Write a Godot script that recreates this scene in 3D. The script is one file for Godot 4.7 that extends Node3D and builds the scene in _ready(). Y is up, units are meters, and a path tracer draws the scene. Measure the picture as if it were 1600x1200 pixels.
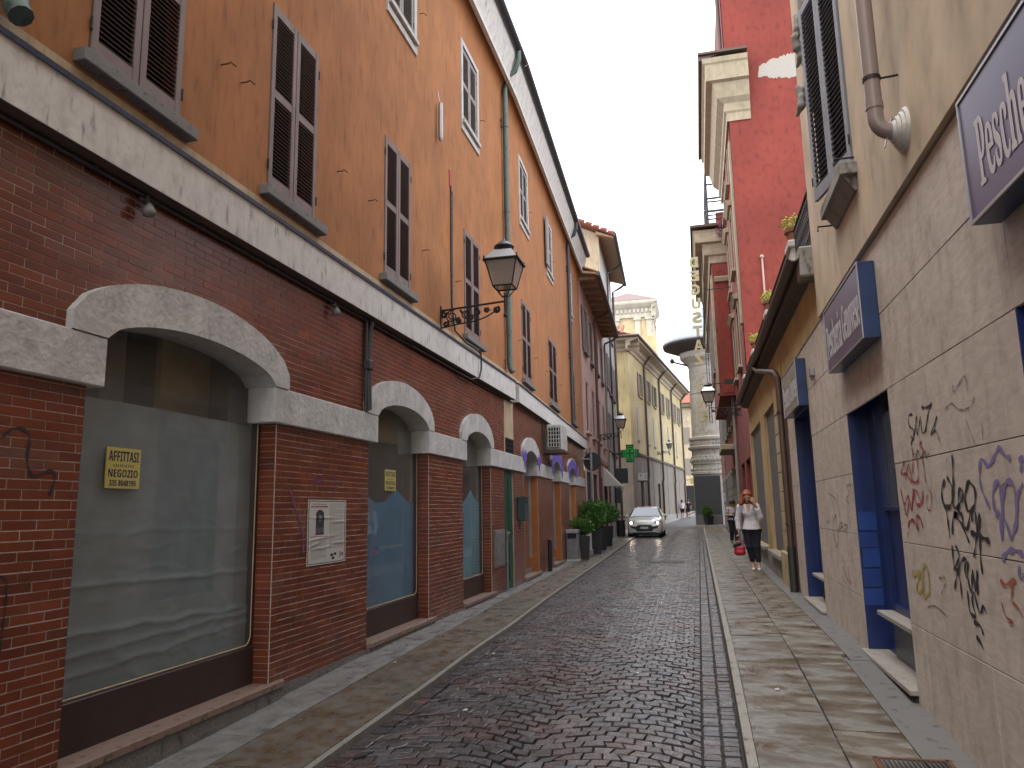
extends Node3D

# ---------- mesh collector ----------
class MB:
	var v := PackedVector3Array()
	var n := PackedVector3Array()
	var c := PackedColorArray()
	var uv := PackedVector2Array()
	var ix := PackedInt32Array()
	var col := Color(1, 1, 1)
	func q(a: Vector3, b: Vector3, d: Vector3, e: Vector3) -> void:
		# corners counter-clockwise as seen from outside
		var nn := (d - a).cross(e - b).normalized()
		var i := v.size()
		v.append(a); v.append(b); v.append(d); v.append(e)
		n.append(nn); n.append(nn); n.append(nn); n.append(nn)
		c.append(col); c.append(col); c.append(col); c.append(col)
		uv.append(Vector2(0, 1)); uv.append(Vector2(1, 1)); uv.append(Vector2(1, 0)); uv.append(Vector2(0, 0))
		ix.append(i); ix.append(i + 2); ix.append(i + 1); ix.append(i); ix.append(i + 3); ix.append(i + 2)
	func t(a: Vector3, b: Vector3, d: Vector3) -> void:
		var nn := (b - a).cross(d - a).normalized()
		var i := v.size()
		v.append(a); v.append(b); v.append(d)
		n.append(nn); n.append(nn); n.append(nn)
		c.append(col); c.append(col); c.append(col)
		uv.append(Vector2(0, 1)); uv.append(Vector2(1, 1)); uv.append(Vector2(1, 0))
		ix.append(i); ix.append(i + 2); ix.append(i + 1)
	# box from corner o along right-handed edge vectors
	func bx(o: Vector3, x: Vector3, y: Vector3, z: Vector3) -> void:
		var s := x + y + z
		q(o + z, o + x + z, o + s, o + y + z)
		q(o + x, o, o + y, o + x + y)
		q(o, o + z, o + y + z, o + y)
		q(o + x + z, o + x, o + x + y, o + s)
		q(o + y + z, o + s, o + x + y, o + y)
		q(o, o + x, o + x + z, o + z)
	# axis-aligned or turned box round a centre
	func box(ctr: Vector3, size: Vector3, b := Basis.IDENTITY) -> void:
		bx(ctr - b * (size * 0.5), b.x * size.x, b.y * size.y, b.z * size.z)
	# box with chamfered edges
	func cbox(ctr: Vector3, size: Vector3, r: float, b := Basis.IDENTITY) -> void:
		var h := size * 0.5
		var p := {}
		for sx in [-1, 1]:
			for sy in [-1, 1]:
				for sz in [-1, 1]:
					var k: int = sx * 9 + sy * 3 + sz
					p[k] = [ctr + b * Vector3(sx * h.x, sy * (h.y - r), sz * (h.z - r)), ctr + b * Vector3(sx * (h.x - r), sy * h.y, sz * (h.z - r)), ctr + b * Vector3(sx * (h.x - r), sy * (h.y - r), sz * h.z)]
		for s in [-1, 1]:
			qo([p[s * 9 - 3 - 1][0], p[s * 9 + 3 - 1][0], p[s * 9 + 3 + 1][0], p[s * 9 - 3 + 1][0]], ctr)
			qo([p[-9 + s * 3 - 1][1], p[9 + s * 3 - 1][1], p[9 + s * 3 + 1][1], p[-9 + s * 3 + 1][1]], ctr)
			qo([p[-9 - 3 + s][2], p[9 - 3 + s][2], p[9 + 3 + s][2], p[-9 + 3 + s][2]], ctr)
			for w in [-1, 1]:
				qo([p[s * 9 + w * 3 - 1][0], p[s * 9 + w * 3 + 1][0], p[s * 9 + w * 3 + 1][1], p[s * 9 + w * 3 - 1][1]], ctr)
				qo([p[s * 9 - 3 + w][0], p[s * 9 + 3 + w][0], p[s * 9 + 3 + w][2], p[s * 9 - 3 + w][2]], ctr)
				qo([p[-9 + s * 3 + w][1], p[9 + s * 3 + w][1], p[9 + s * 3 + w][2], p[-9 + s * 3 + w][2]], ctr)
				for x in [-1, 1]:
					var a: Array = p[s * 9 + w * 3 + x]
					var nn: Vector3 = (a[1] - a[0]).cross(a[2] - a[0])
					if nn.dot(a[0] - ctr) > 0: t(a[0], a[1], a[2])
					else: t(a[0], a[2], a[1])
	func qo(a: Array, ctr: Vector3) -> void:
		var nn: Vector3 = (a[2] - a[0]).cross(a[3] - a[1])
		if nn.dot((a[0] + a[2]) * 0.5 - ctr) > 0: q(a[0], a[1], a[2], a[3])
		else: q(a[3], a[2], a[1], a[0])
	# smooth grid of points [rows][cols]
	func grid(rows: Array, flip := false, wrap := false) -> void:
		var i0 := v.size()
		var nr := rows.size()
		var nc: int = rows[0].size()
		for r in nr:
			for k in nc:
				v.append(rows[r][k]); c.append(col)
				uv.append(Vector2(float(k) / (nc - 1), float(r) / maxf(nr - 1, 1)))
				var k0: int = k - 1; var k1: int = k + 1
				if wrap:
					if k0 < 0: k0 = nc - 2
					if k1 >= nc: k1 = 1
				k0 = maxi(k0, 0); k1 = mini(k1, nc - 1)
				var du: Vector3 = rows[r][k1] - rows[r][k0]
				var dv: Vector3 = rows[mini(r + 1, nr - 1)][k] - rows[maxi(r - 1, 0)][k]
				var nn := du.cross(dv)
				if nn.length_squared() < 1e-14:
					nn = rows[r][k] - rows[nr / 2][k] if r != nr / 2 else Vector3.UP
					if flip: nn = -nn
				nn = nn.normalized()
				n.append(-nn if flip else nn)
		for r in nr - 1:
			for k in nc - 1:
				var a := i0 + r * nc + k
				var b := a + 1
				var d := a + nc + 1
				var e := a + nc
				if flip:
					ix.append_array(PackedInt32Array([a, b, d, a, d, e]))
				else:
					ix.append_array(PackedInt32Array([a, d, b, a, e, d]))
	# round tube along points; radius one number or a list
	func tube(pts: Array, rad, sides := 8, caps := true) -> void:
		var rows := []
		var m := pts.size()
		var side := Vector3.ZERO
		for i in m:
			var d: Vector3 = (pts[mini(i + 1, m - 1)] - pts[maxi(i - 1, 0)]).normalized()
			if side == Vector3.ZERO:
				side = d.cross(Vector3.UP if absf(d.y) < 0.9 else Vector3.RIGHT).normalized()
			else:
				side = (side - d * side.dot(d)).normalized()
			var up := side.cross(d)
			var r: float = rad[i] if rad is Array else rad
			var row := []
			for k in sides + 1:
				var an := TAU * k / sides
				row.append(pts[i] + (side * cos(an) + up * sin(an)) * r)
			rows.append(row)
		grid(rows, true, true)
		if caps:
			for e in 2:
				var row: Array = rows[0] if e == 0 else rows[m - 1]
				var ctr: Vector3 = pts[0] if e == 0 else pts[m - 1]
				var out: Vector3 = pts[0] - pts[1] if e == 0 else pts[m - 1] - pts[m - 2]
				for k in sides:
					var nn: Vector3 = (row[k] - ctr).cross(row[k + 1] - ctr)
					if nn.dot(out) > 0: t(ctr, row[k], row[k + 1])
					else: t(ctr, row[k + 1], row[k])
	func cyl(a: Vector3, b: Vector3, r0: float, r1: float, sides := 12) -> void:
		tube([a, b], [r0, r1], sides)
	# turned profile: list of Vector2(radius, height) round an upright axis at ctr
	func lathe(ctr: Vector3, prof: Array, sides := 20, a0 := 0.0, a1 := TAU) -> void:
		var rows := []
		for p in prof:
			var row := []
			for k in sides + 1:
				var an := lerpf(a0, a1, float(k) / sides)
				row.append(ctr + Vector3(cos(an) * p.x, p.y, -sin(an) * p.x))
			rows.append(row)
		grid(rows, false, is_equal_approx(a1 - a0, TAU))
	# flat-shaded turned profile (sharp mouldings)
	func lathe_flat(ctr: Vector3, prof: Array, sides := 20, a0 := 0.0, a1 := TAU) -> void:
		for i in prof.size() - 1:
			lathe(ctr, [prof[i], prof[i + 1]], sides, a0, a1)
	# ball stretched by size
	func ball(ctr: Vector3, size: Vector3, lat := 8, lon := 12, b := Basis.IDENTITY) -> void:
		var i0 := v.size()
		for r in lat + 1:
			var th := PI * r / lat - PI / 2
			for k in lon + 1:
				var an := TAU * k / lon
				var d := Vector3(cos(th) * cos(an), sin(th), cos(th) * sin(an))
				v.append(ctr + b * (d * size)); n.append((b * (d / size)).normalized()); c.append(col); uv.append(Vector2(float(k) / lon, float(r) / lat))
		for r in lat:
			for k in lon:
				var a := i0 + r * (lon + 1) + k
				ix.append_array(PackedInt32Array([a, a + 1, a + lon + 2, a, a + lon + 2, a + lon + 1]))
	func tri_count() -> int:
		return ix.size() / 3

# ---------- facade frame: u along, y up, d out of the wall; u x y = out ----------
class Fr:
	var o: Vector3
	var U: Vector3
	var N: Vector3
	func _init(oo: Vector3, uu: Vector3):
		o = oo; U = uu.normalized(); N = U.cross(Vector3.UP).normalized()
	func p(u: float, y: float, d := 0.0) -> Vector3:
		return o + U * u + Vector3.UP * y + N * d
	func b() -> Basis:
		return Basis(U, Vector3.UP, N)

func fb(m: MB, f: Fr, u0: float, u1: float, y0: float, y1: float, d0: float, d1: float) -> void:
	m.bx(f.p(u0, y0, d0), f.U * (u1 - u0), Vector3.UP * (y1 - y0), f.N * (d1 - d0))
func fcb(m: MB, f: Fr, u0: float, u1: float, y0: float, y1: float, d0: float, d1: float, r := 0.006) -> void:
	m.cbox(f.p((u0 + u1) / 2, (y0 + y1) / 2, (d0 + d1) / 2), Vector3(u1 - u0, y1 - y0, d1 - d0), r, f.b())
# wall face with rectangular openings [u0,u1,y0,y1], with reveals of the given depth
func wall(m: MB, f: Fr, u0: float, u1: float, y0: float, y1: float, holes: Array, depth := 0.2, d := 0.0) -> void:
	var us := [u0, u1]
	var ys := [y0, y1]
	for h in holes:
		for k in 2:
			if h[k] > u0 and h[k] < u1: us.append(h[k])
			if h[k + 2] > y0 and h[k + 2] < y1: ys.append(h[k + 2])
	us.sort(); ys.sort()
	for i in us.size() - 1:
		if us[i + 1] - us[i] < 1e-5: continue
		for j in ys.size() - 1:
			if ys[j + 1] - ys[j] < 1e-5: continue
			var cu: float = (us[i] + us[i + 1]) / 2
			var cy: float = (ys[j] + ys[j + 1]) / 2
			var open := false
			for h in holes:
				if cu > h[0] and cu < h[1] and cy > h[2] and cy < h[3]:
					open = true
			if not open:
				m.q(f.p(us[i], ys[j], d), f.p(us[i + 1], ys[j], d), f.p(us[i + 1], ys[j + 1], d), f.p(us[i], ys[j + 1], d))
	for h in holes:
		reveal(m, f, h, d, depth)
func reveal(m: MB, f: Fr, h: Array, d: float, depth: float) -> void:
	var b := d - depth
	m.q(f.p(h[0], h[2], b), f.p(h[0], h[3], b), f.p(h[0], h[3], d), f.p(h[0], h[2], d))
	m.q(f.p(h[1], h[2], d), f.p(h[1], h[3], d), f.p(h[1], h[3], b), f.p(h[1], h[2], b))
	m.q(f.p(h[0], h[2], b), f.p(h[0], h[2], d), f.p(h[1], h[2], d), f.p(h[1], h[2], b))
	m.q(f.p(h[0], h[3], b), f.p(h[1], h[3], b), f.p(h[1], h[3], d), f.p(h[0], h[3], d))
# moulding: profile of Vector2(out, y) swept along u
func sweep(m: MB, f: Fr, prof: Array, u0: float, u1: float, closed := true) -> void:
	var k := prof.size()
	for i in (k if closed else k - 1):
		var a: Vector2 = prof[i]
		var b: Vector2 = prof[(i + 1) % k]
		m.q(f.p(u0, a.y, a.x), f.p(u1, a.y, a.x), f.p(u1, b.y, b.x), f.p(u0, b.y, b.x))
	if closed:
		var pv := PackedVector2Array(prof)
		var tr := Geometry2D.triangulate_polygon(pv)
		for i in range(0, tr.size(), 3):
			for e in 2:
				var uu := u0 if e == 0 else u1
				var A := f.p(uu, prof[tr[i]].y, prof[tr[i]].x)
				var B := f.p(uu, prof[tr[i + 1]].y, prof[tr[i + 1]].x)
				var D := f.p(uu, prof[tr[i + 2]].y, prof[tr[i + 2]].x)
				var want := -f.U if e == 0 else f.U
				if (B - A).cross(D - A).dot(want) > 0: m.t(A, B, D)
				else: m.t(A, D, B)
# flat outline (u,y points) extruded from d0 to d1
func plate(m: MB, f: Fr, poly: Array, d0: float, d1: float) -> void:
	var pv := PackedVector2Array(poly)
	if Geometry2D.is_polygon_clockwise(pv): pv.reverse()
	var tr := Geometry2D.triangulate_polygon(pv)
	for i in range(0, tr.size(), 3):
		var a := pv[tr[i]]; var b := pv[tr[i + 1]]; var d := pv[tr[i + 2]]
		if (b - a).cross(d - a) < 0:
			var s := b; b = d; d = s
		m.t(f.p(a.x, a.y, d1), f.p(b.x, b.y, d1), f.p(d.x, d.y, d1))
		m.t(f.p(a.x, a.y, d0), f.p(d.x, d.y, d0), f.p(b.x, b.y, d0))
	for i in pv.size():
		var a := pv[i]; var b := pv[(i + 1) % pv.size()]
		var e := b - a
		var A := f.p(a.x, a.y, d0); var B := f.p(b.x, b.y, d0); var D := f.p(b.x, b.y, d1); var G := f.p(a.x, a.y, d1)
		var want := f.U * e.y - Vector3.UP * e.x
		if (B - A).cross(G - A).dot(want) > 0: m.q(A, B, D, G)
		else: m.q(G, D, B, A)

# ---------- nodes ----------
var taken := {}
func numbered(s: String) -> String:
	if not taken.has(s):
		taken[s] = 0
		return s
	taken[s] += 1
	return "%s_%03d" % [s, taken[s]]
func tag(o: Node, label: String, cat: String, group := "") -> void:
	o.set_meta("label", label); o.set_meta("category", cat)
	if group: o.set_meta("group", group)
func thing(called: String, label: String, cat: String, at: Vector3, turn := 0.0, group := "") -> Node3D:
	var o := Node3D.new(); o.name = numbered(called); add_child(o)
	o.position = at; o.rotation.y = turn
	tag(o, label, cat, group)
	return o
func structure(called: String, at := Vector3.ZERO) -> Node3D:
	var o := Node3D.new(); o.name = numbered(called); add_child(o); o.position = at
	o.set_meta("kind", "structure")
	return o
func am(m: MB) -> ArrayMesh:
	var a := []
	a.resize(Mesh.ARRAY_MAX)
	a[Mesh.ARRAY_VERTEX] = m.v; a[Mesh.ARRAY_NORMAL] = m.n; a[Mesh.ARRAY_COLOR] = m.c; a[Mesh.ARRAY_TEX_UV] = m.uv; a[Mesh.ARRAY_INDEX] = m.ix
	var am_ := ArrayMesh.new()
	am_.add_surface_from_arrays(Mesh.PRIMITIVE_TRIANGLES, a)
	return am_
# part from world-space geometry (moved into the parent's axes)
func part(called: String, m: MB, mt: Material, parent: Node3D, kind := "") -> MeshInstance3D:
	var inv := parent.global_transform.affine_inverse()
	if not inv.is_equal_approx(Transform3D()):
		m.v = inv * m.v
		if not inv.basis.is_equal_approx(Basis.IDENTITY):
			for i in m.n.size(): m.n[i] = inv.basis * m.n[i]
	return lpart(called, m, mt, parent, kind)
# part from geometry already in the parent's axes
func lpart(called: String, m: MB, mt: Material, parent: Node3D, kind := "") -> MeshInstance3D:
	var o := MeshInstance3D.new()
	o.name = called
	o.mesh = am(m)
	o.material_override = mt
	parent.add_child(o, true)
	if kind: o.set_meta("kind", kind)
	return o
# a thing that is one mesh, from world-space geometry
func solo(called: String, m: MB, mt: Material, label: String, cat: String, at: Vector3, group := "") -> MeshInstance3D:
	var o := MeshInstance3D.new()
	o.name = numbered(called)
	for i in m.v.size(): m.v[i] -= at
	o.mesh = am(m); o.material_override = mt
	add_child(o); o.position = at
	tag(o, label, cat, group)
	return o
func sheet(called: String, m: MB, mt: Material) -> MeshInstance3D:
	var o := MeshInstance3D.new()
	o.name = numbered(called); o.mesh = am(m); o.material_override = mt
	add_child(o); o.set_meta("kind", "structure")
	return o
func words(called: String, txt: String, f: Fr, u: float, y: float, d: float, height: float, width: float, mt: Material, parent: Node3D, serif := false, weight := 700, depth := 0.004) -> MeshInstance3D:
	var tm := TextMesh.new()
	var sf := SystemFont.new()
	sf.font_names = PackedStringArray(["Droid Serif" if serif else "Droid Sans"])
	sf.font_weight = weight
	var fv := FontVariation.new(); fv.base_font = sf; fv.variation_embolden = 0.5 if weight >= 900 else 0.0
	tm.font = fv; tm.text = txt; tm.font_size = 64; tm.pixel_size = 0.01; tm.depth = 0.1; tm.curve_step = 2.0
	var bb := tm.get_aabb()
	var o := MeshInstance3D.new(); o.name = called; o.mesh = tm; o.material_override = mt
	parent.add_child(o, true)
	var sc := Vector3(width / maxf(bb.size.x, 0.01), height / maxf(bb.size.y, 0.01), depth / 0.1)
	var cc := bb.get_center()
	var bs := Basis(f.U * sc.x, Vector3.UP * sc.y, f.N * sc.z)
	o.global_transform = Transform3D(bs, f.p(u, y, d + depth / 2) - bs * cc)
	return o

# ---------- materials ----------
var T := {}
var M := {}
var rng := RandomNumberGenerator.new()
func lin(r: float, g: float, b: float) -> Color:
	return Color(r, g, b).linear_to_srgb()
func noise_tex(sd: int, freq: float, lo: float, hi: float, oct := 4, size := 512, kind := FastNoiseLite.TYPE_SIMPLEX_SMOOTH, mid := -1.0, p := 0.5) -> NoiseTexture2D:
	var fn := FastNoiseLite.new()
	fn.seed = sd; fn.frequency = freq; fn.fractal_octaves = oct; fn.noise_type = kind
	var g := Gradient.new()
	g.offsets = PackedFloat32Array([0.0, p, 1.0])
	var md := (lo + hi) / 2 if mid < 0 else mid
	g.colors = PackedColorArray([Color(lo, lo, lo), Color(md, md, md), Color(hi, hi, hi)])
	var t := NoiseTexture2D.new()
	t.width = size; t.height = size; t.seamless = true; t.noise = fn; t.color_ramp = g
	return t
func ramp_tex(sd: int, freq: float, offs: Array, cols: Array, oct := 5, size := 512, kind := FastNoiseLite.TYPE_SIMPLEX_SMOOTH) -> NoiseTexture2D:
	var t := noise_tex(sd, freq, 0, 1, oct, size, kind)
	var g := Gradient.new()
	g.offsets = PackedFloat32Array(offs); g.colors = PackedColorArray(cols)
	t.color_ramp = g
	return t
# plain colour in linear values
func mt(called: String, col: Color, rough := 0.8, metal := 0.0) -> StandardMaterial3D:
	var m := StandardMaterial3D.new()
	m.resource_name = called
	m.albedo_color = col.linear_to_srgb()
	m.roughness = rough; m.metallic = metal
	M[called] = m
	return m
# colour x mottled texture, optional streak layer and relief
func tx(called: String, col: Color, rough: float, tex: String, scale: Vector3, streak := "", sscale := Vector3(1, 1, 1), bump := "", bs := 0.2) -> StandardMaterial3D:
	var m := mt(called, col, rough)
	m.albedo_texture = T[tex]
	m.uv1_triplanar = true; m.uv1_world_triplanar = true; m.uv1_scale = scale
	if streak:
		m.detail_enabled = true; m.detail_albedo = T[streak]; m.detail_blend_mode = BaseMaterial3D.BLEND_MODE_MUL
		m.detail_uv_layer = BaseMaterial3D.DETAIL_UV_2
		m.uv2_triplanar = true; m.uv2_world_triplanar = true; m.uv2_scale = sscale
	if bump:
		m.heightmap_enabled = true; m.heightmap_texture = T[bump]; m.heightmap_scale = bs
	return m
func vc(m: StandardMaterial3D) -> StandardMaterial3D:
	m.vertex_color_use_as_albedo = true
	return m

# ---------- the street: level, kerbs and the left-hand building line ----------
func gy(x: float, z: float) -> float:
	var b := 0.0
	if z > -8.5:
		var k := z + 8.5
		b = -0.012 * k * k if k < 2.0 else -0.048 - 0.042 * (k - 2.0)
	elif z < -42.0:
		var k2 := -42.0 - z
		b = 0.0006 * k2 * k2 if k2 < 25 else 0.375 + 0.03 * (k2 - 25)
		b = minf(b, 2.4)
	return b * (1.0 + 0.3 * clampf(x / 1.45, -1, 1)) if z > -8.5 else b
func pl(a: Array, z: float) -> float:
	for i in a.size() - 1:
		if z <= a[i][0] and z >= a[i + 1][0]:
			return lerpf(a[i][1], a[i + 1][1], (z - a[i][0]) / (a[i + 1][0] - a[i][0]))
	return a[0][1] if z > a[0][0] else a[a.size() - 1][1]
var KL := [[8, -2.2], [-4.5, -2.26], [-6.2, -2.23], [-9, -2.25], [-12.2, -2.38], [-17.4, -2.51], [-37, -3.05], [-46, -3.4], [-52, -3.3], [-80, -0.9], [-110, 2.0]]
var KR := [[8, 0.18], [-50, 0.18], [-58, 0.3], [-80, 2.6], [-110, 6.0]]
func kl(z: float) -> float: return pl(KL, z)
func kr(z: float) -> float: return pl(KR, z)
func lx(z: float) -> float:
	return -3.25 if z > -13.5 else -3.25 - 0.035 * (-z - 13.5)
var F0 := Fr.new(Vector3(-3.25, 0, 0), Vector3(0, 0, -1))
var F1 := Fr.new(Vector3(-3.25, 0, -13.5) - Vector3(-0.035, 0, -1).normalized() * 13.5, Vector3(-0.035, 0, -1))
var FR := Fr.new(Vector3(1.45, 0, 0), Vector3(0, 0, 1))

func _ready() -> void:
	rng.seed = 7
	var cam := Camera3D.new(); cam.name = "camera"
	cam.fov = 53.9; cam.near = 0.05; cam.far = 600.0
	add_child(cam)
	cam.position = Vector3(0, 1.38, 0)
	cam.rotation = Vector3(0.16667, 0.23699, -0.01896)
	cam.current = true
	var we := WorldEnvironment.new(); we.name = "world_environment"
	var env := Environment.new()
	env.background_mode = Environment.BG_SKY
	var sm := ProceduralSkyMaterial.new()
	sm.sky_top_color = Color(0.93, 0.95, 1.0); sm.sky_horizon_color = Color(0.97, 0.98, 1.0); sm.sky_curve = 0.15
	sm.ground_bottom_color = Color(0.3, 0.3, 0.3); sm.ground_horizon_color = Color(0.6, 0.6, 0.6)
	sm.sky_energy_multiplier = 1.0
	var sky := Sky.new(); sky.sky_material = sm
	env.sky = sky
	env.background_energy_multiplier = 1.7
	env.tonemap_mode = Environment.TONE_MAPPER_LINEAR
	env.tonemap_exposure = 2.3
	env.sdfgi_enabled = true; env.ssao_enabled = true; env.ssil_enabled = true
	we.environment = env
	add_child(we)
	var sun := DirectionalLight3D.new(); sun.name = "sun"
	sun.light_energy = 0.42; sun.light_angular_distance = 40.0; sun.light_color = Color(1.0, 0.98, 0.95)
	sun.shadow_enabled = true
	add_child(sun)
	sun.rotation_degrees = Vector3(-66, -48, 0)
	make_materials()
	ground()
	orange_building()
	far_left()
	travertine_building()
	terrace_building()
	red_building()
	far_end()
	street_things()
	people()

func make_materials() -> void:
	T.mottle = noise_tex(1, 0.008, 0.86, 1.0, 5)
	T.patch = noise_tex(2, 0.006, 0.84, 1.0, 3, 512)
	T.fine = noise_tex(3, 0.09, 0.78, 1.0, 4)
	T.streak = noise_tex(4, 0.02, 0.8, 1.0, 4, 512, FastNoiseLite.TYPE_SIMPLEX_SMOOTH, 0.97, 0.42)
	T.grime = noise_tex(5, 0.012, 0.5, 1.0, 5, 512, FastNoiseLite.TYPE_SIMPLEX_SMOOTH, 0.96, 0.3)
	T.soft = noise_tex(15, 0.012, 0.84, 1.0, 5, 512, FastNoiseLite.TYPE_SIMPLEX_SMOOTH, 0.95, 0.4)
	T.streaks = noise_tex(16, 0.03, 0.6, 1.0, 5, 1024, FastNoiseLite.TYPE_SIMPLEX_SMOOTH, 0.97, 0.3)
	T.bump = noise_tex(6, 0.05, 0, 1, 5)
	T.bumpf = noise_tex(7, 0.2, 0, 1, 3)
	T.speck = noise_tex(8, 0.3, 0.55, 1.0, 2)
	T.wet = noise_tex(9, 0.008, 0.12, 0.95, 4)
	T.trav = ramp_tex(10, 0.012, [0.0, 0.3, 0.5, 0.62, 1.0], [Color(0.9, 0.87, 0.85), Color(0.95, 0.93, 0.91), Color(1, 0.98, 0.96), Color(0.94, 0.91, 0.89), Color(1, 1, 0.99)], 6)
	T.flag = ramp_tex(11, 0.009, [0.0, 0.34, 0.46, 0.54, 0.64, 1.0], [Color(0.6, 0.5, 0.39), Color(0.73, 0.65, 0.55), Color(0.8, 0.76, 0.7), Color(0.82, 0.8, 0.77), Color(1.0, 0.99, 0.97), Color(0.78, 0.77, 0.75)], 6)
	T.kerb = ramp_tex(12, 0.02, [0.0, 0.35, 0.5, 0.65, 1.0], [Color(0.72, 0.6, 0.45), Color(0.85, 0.76, 0.63), Color(0.9, 0.87, 0.82), Color(0.84, 0.83, 0.8), Color(0.97, 0.95, 0.92)], 6)
	T.pits = noise_tex(13, 0.06, 0.35, 1.0, 2, 512, FastNoiseLite.TYPE_SIMPLEX_SMOOTH, 1.0, 0.12)
	tx("orange", Color(0.43, 0.175, 0.06), 0.92, "mottle", Vector3(0.35, 0.22, 0.35), "streak", Vector3(1.0, 0.2, 1.0), "bump", 0.25)
	tx("white_render", Color(0.64, 0.62, 0.58), 0.93, "mottle", Vector3(0.6, 0.6, 0.6), "soft", Vector3(1.2, 0.6, 1.2), "bump", 0.5)
	tx("white_band", Color(0.68, 0.65, 0.6), 0.93, "soft", Vector3(0.8, 0.5, 0.8), "streaks", Vector3(0.37, 0.09, 0.37), "bump", 0.3)
	tx("mortar", Color(0.55, 0.45, 0.37), 0.95, "fine", Vector3(1, 1, 1))
	vc(tx("brick", Color(1, 1, 1), 0.34, "mottle", Vector3(1.1, 0.8, 1.1), "patch", Vector3(0.5, 0.6, 0.5), "bumpf", 0.04))
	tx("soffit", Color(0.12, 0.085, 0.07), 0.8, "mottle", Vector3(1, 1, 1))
	tx("flashing", Color(0.05, 0.07, 0.13), 0.5, "mottle", Vector3(2, 2, 2), "grime", Vector3(3, 3, 3))
	tx("cream_trim", Color(0.55, 0.43, 0.27), 0.9, "mottle", Vector3(0.6, 0.6, 0.6), "streak", Vector3(1.5, 0.2, 1.5))
	tx("sill_stone", Color(0.25, 0.24, 0.22), 0.8, "fine", Vector3(2, 2, 2), "grime", Vector3(1.5, 1.5, 1.5), "bumpf", 0.1)
	tx("sill_pink", Color(0.4, 0.27, 0.21), 0.7, "speck", Vector3(2, 2, 2), "grime", Vector3(1.2, 1.2, 1.2))
	tx("plinth", Color(0.22, 0.2, 0.18), 0.92, "fine", Vector3(1, 1, 1), "grime", Vector3(1, 1, 1), "bump", 0.5)
	tx("shutter_brown", Color(0.2, 0.14, 0.122), 0.6, "mottle", Vector3(1.5, 0.7, 1.5))
	tx("shutter_grey", Color(0.3, 0.27, 0.25), 0.7, "mottle", Vector3(1.5, 0.7, 1.5))
	mt("dark", Color(0.012, 0.011, 0.011), 0.9)
	tx("frame_brown", Color(0.05, 0.03, 0.025), 0.5, "mottle", Vector3(1, 1, 1))
	tx("copper", Color(0.12, 0.17, 0.14), 0.55, "mottle", Vector3(2, 0.6, 2), "grime", Vector3(2, 0.7, 2)).metallic = 0.3
	mt("gutter_dark", Color(0.05, 0.05, 0.05), 0.5, 0.3)
	mt("iron", Color(0.025, 0.022, 0.022), 0.55, 0.4)
	tx("rust", Color(0.16, 0.06, 0.03), 0.85, "fine", Vector3(3, 3, 3))
	tx("paper", Color(0.17, 0.215, 0.215), 0.7, "mottle", Vector3(0.8, 0.8, 0.8))
	tx("blue_paper", Color(0.03, 0.14, 0.24), 0.6, "patch", Vector3(0.5, 0.5, 0.5))
	tx("teal_paper", Color(0.06, 0.24, 0.3), 0.6, "patch", Vector3(0.5, 0.5, 0.5))
	tx("room_ochre", Color(0.5, 0.38, 0.18), 0.9, "mottle", Vector3(0.5, 0.5, 0.5))
	tx("room_pale", Color(0.6, 0.58, 0.52), 0.9, "mottle", Vector3(0.5, 0.5, 0.5))
	tx("room_floor", Color(0.2, 0.18, 0.16), 0.7, "mottle", Vector3(0.5, 0.5, 0.5))
	var gl := mt("glass", Color(0.9, 0.95, 0.95), 0.03)
	gl.transparency = BaseMaterial3D.TRANSPARENCY_ALPHA; gl.albedo_color.a = 0.06; gl.metallic_specular = 0.6
	tx("travertine", Color(0.6, 0.555, 0.51), 0.75, "trav", Vector3(0.3, 1.1, 0.3), "soft", Vector3(0.8, 0.4, 0.8), "bumpf", 0.04)
	tx("travertine_b", Color(0.62, 0.575, 0.53), 0.75, "trav", Vector3(0.3, 1.1, 0.3), "soft", Vector3(0.8, 0.4, 0.8), "bumpf", 0.04)
	tx("travertine_c", Color(0.585, 0.54, 0.495), 0.75, "trav", Vector3(0.3, 1.1, 0.3), "soft", Vector3(0.8, 0.4, 0.8), "bumpf", 0.04)
	tx("beige", Color(0.66, 0.545, 0.4), 0.93, "mottle", Vector3(0.3, 0.2, 0.3), "soft", Vector3(0.5, 0.3, 0.5), "bump", 0.2)
	tx("blue_paint", Color(0.013, 0.03, 0.135), 0.35, "mottle", Vector3(1, 1, 1))
	tx("blue_light", Color(0.017, 0.065, 0.29), 0.4, "mottle", Vector3(1, 1, 1))
	tx("sign_blue", Color(0.022, 0.05, 0.14), 0.3, "mottle", Vector3(1, 1, 1))
	tx("sign_violet", Color(0.055, 0.036, 0.13), 0.32, "mottle", Vector3(0.8, 0.8, 0.8))
	tx("sign_faded", Color(0.16, 0.13, 0.12), 0.25, "mottle", Vector3(1, 1, 1))
	mt("alu", Color(0.35, 0.35, 0.36), 0.4, 0.7)
	mt("letter_grey", Color(0.5, 0.48, 0.5), 0.5)
	tx("yellow_wall", Color(0.52, 0.38, 0.18), 0.92, "mottle", Vector3(0.3, 0.3, 0.3), "streak", Vector3(1.2, 0.2, 1.2), "bump", 0.2)
	tx("yellow_block", Color(0.5, 0.4, 0.22), 0.9, "mottle", Vector3(0.5, 0.5, 0.5), "grime", Vector3(1, 0.4, 1))
	tx("red_wall", Color(0.27, 0.05, 0.035), 0.92, "mottle", Vector3(0.14, 0.1, 0.14), "streak", Vector3(0.5, 0.3, 0.5), "bump", 0.15)
	tx("red_street", Color(0.25, 0.055, 0.045), 0.92, "mottle", Vector3(0.3, 0.2, 0.3), "grime", Vector3(0.5, 0.2, 0.5))
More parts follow.
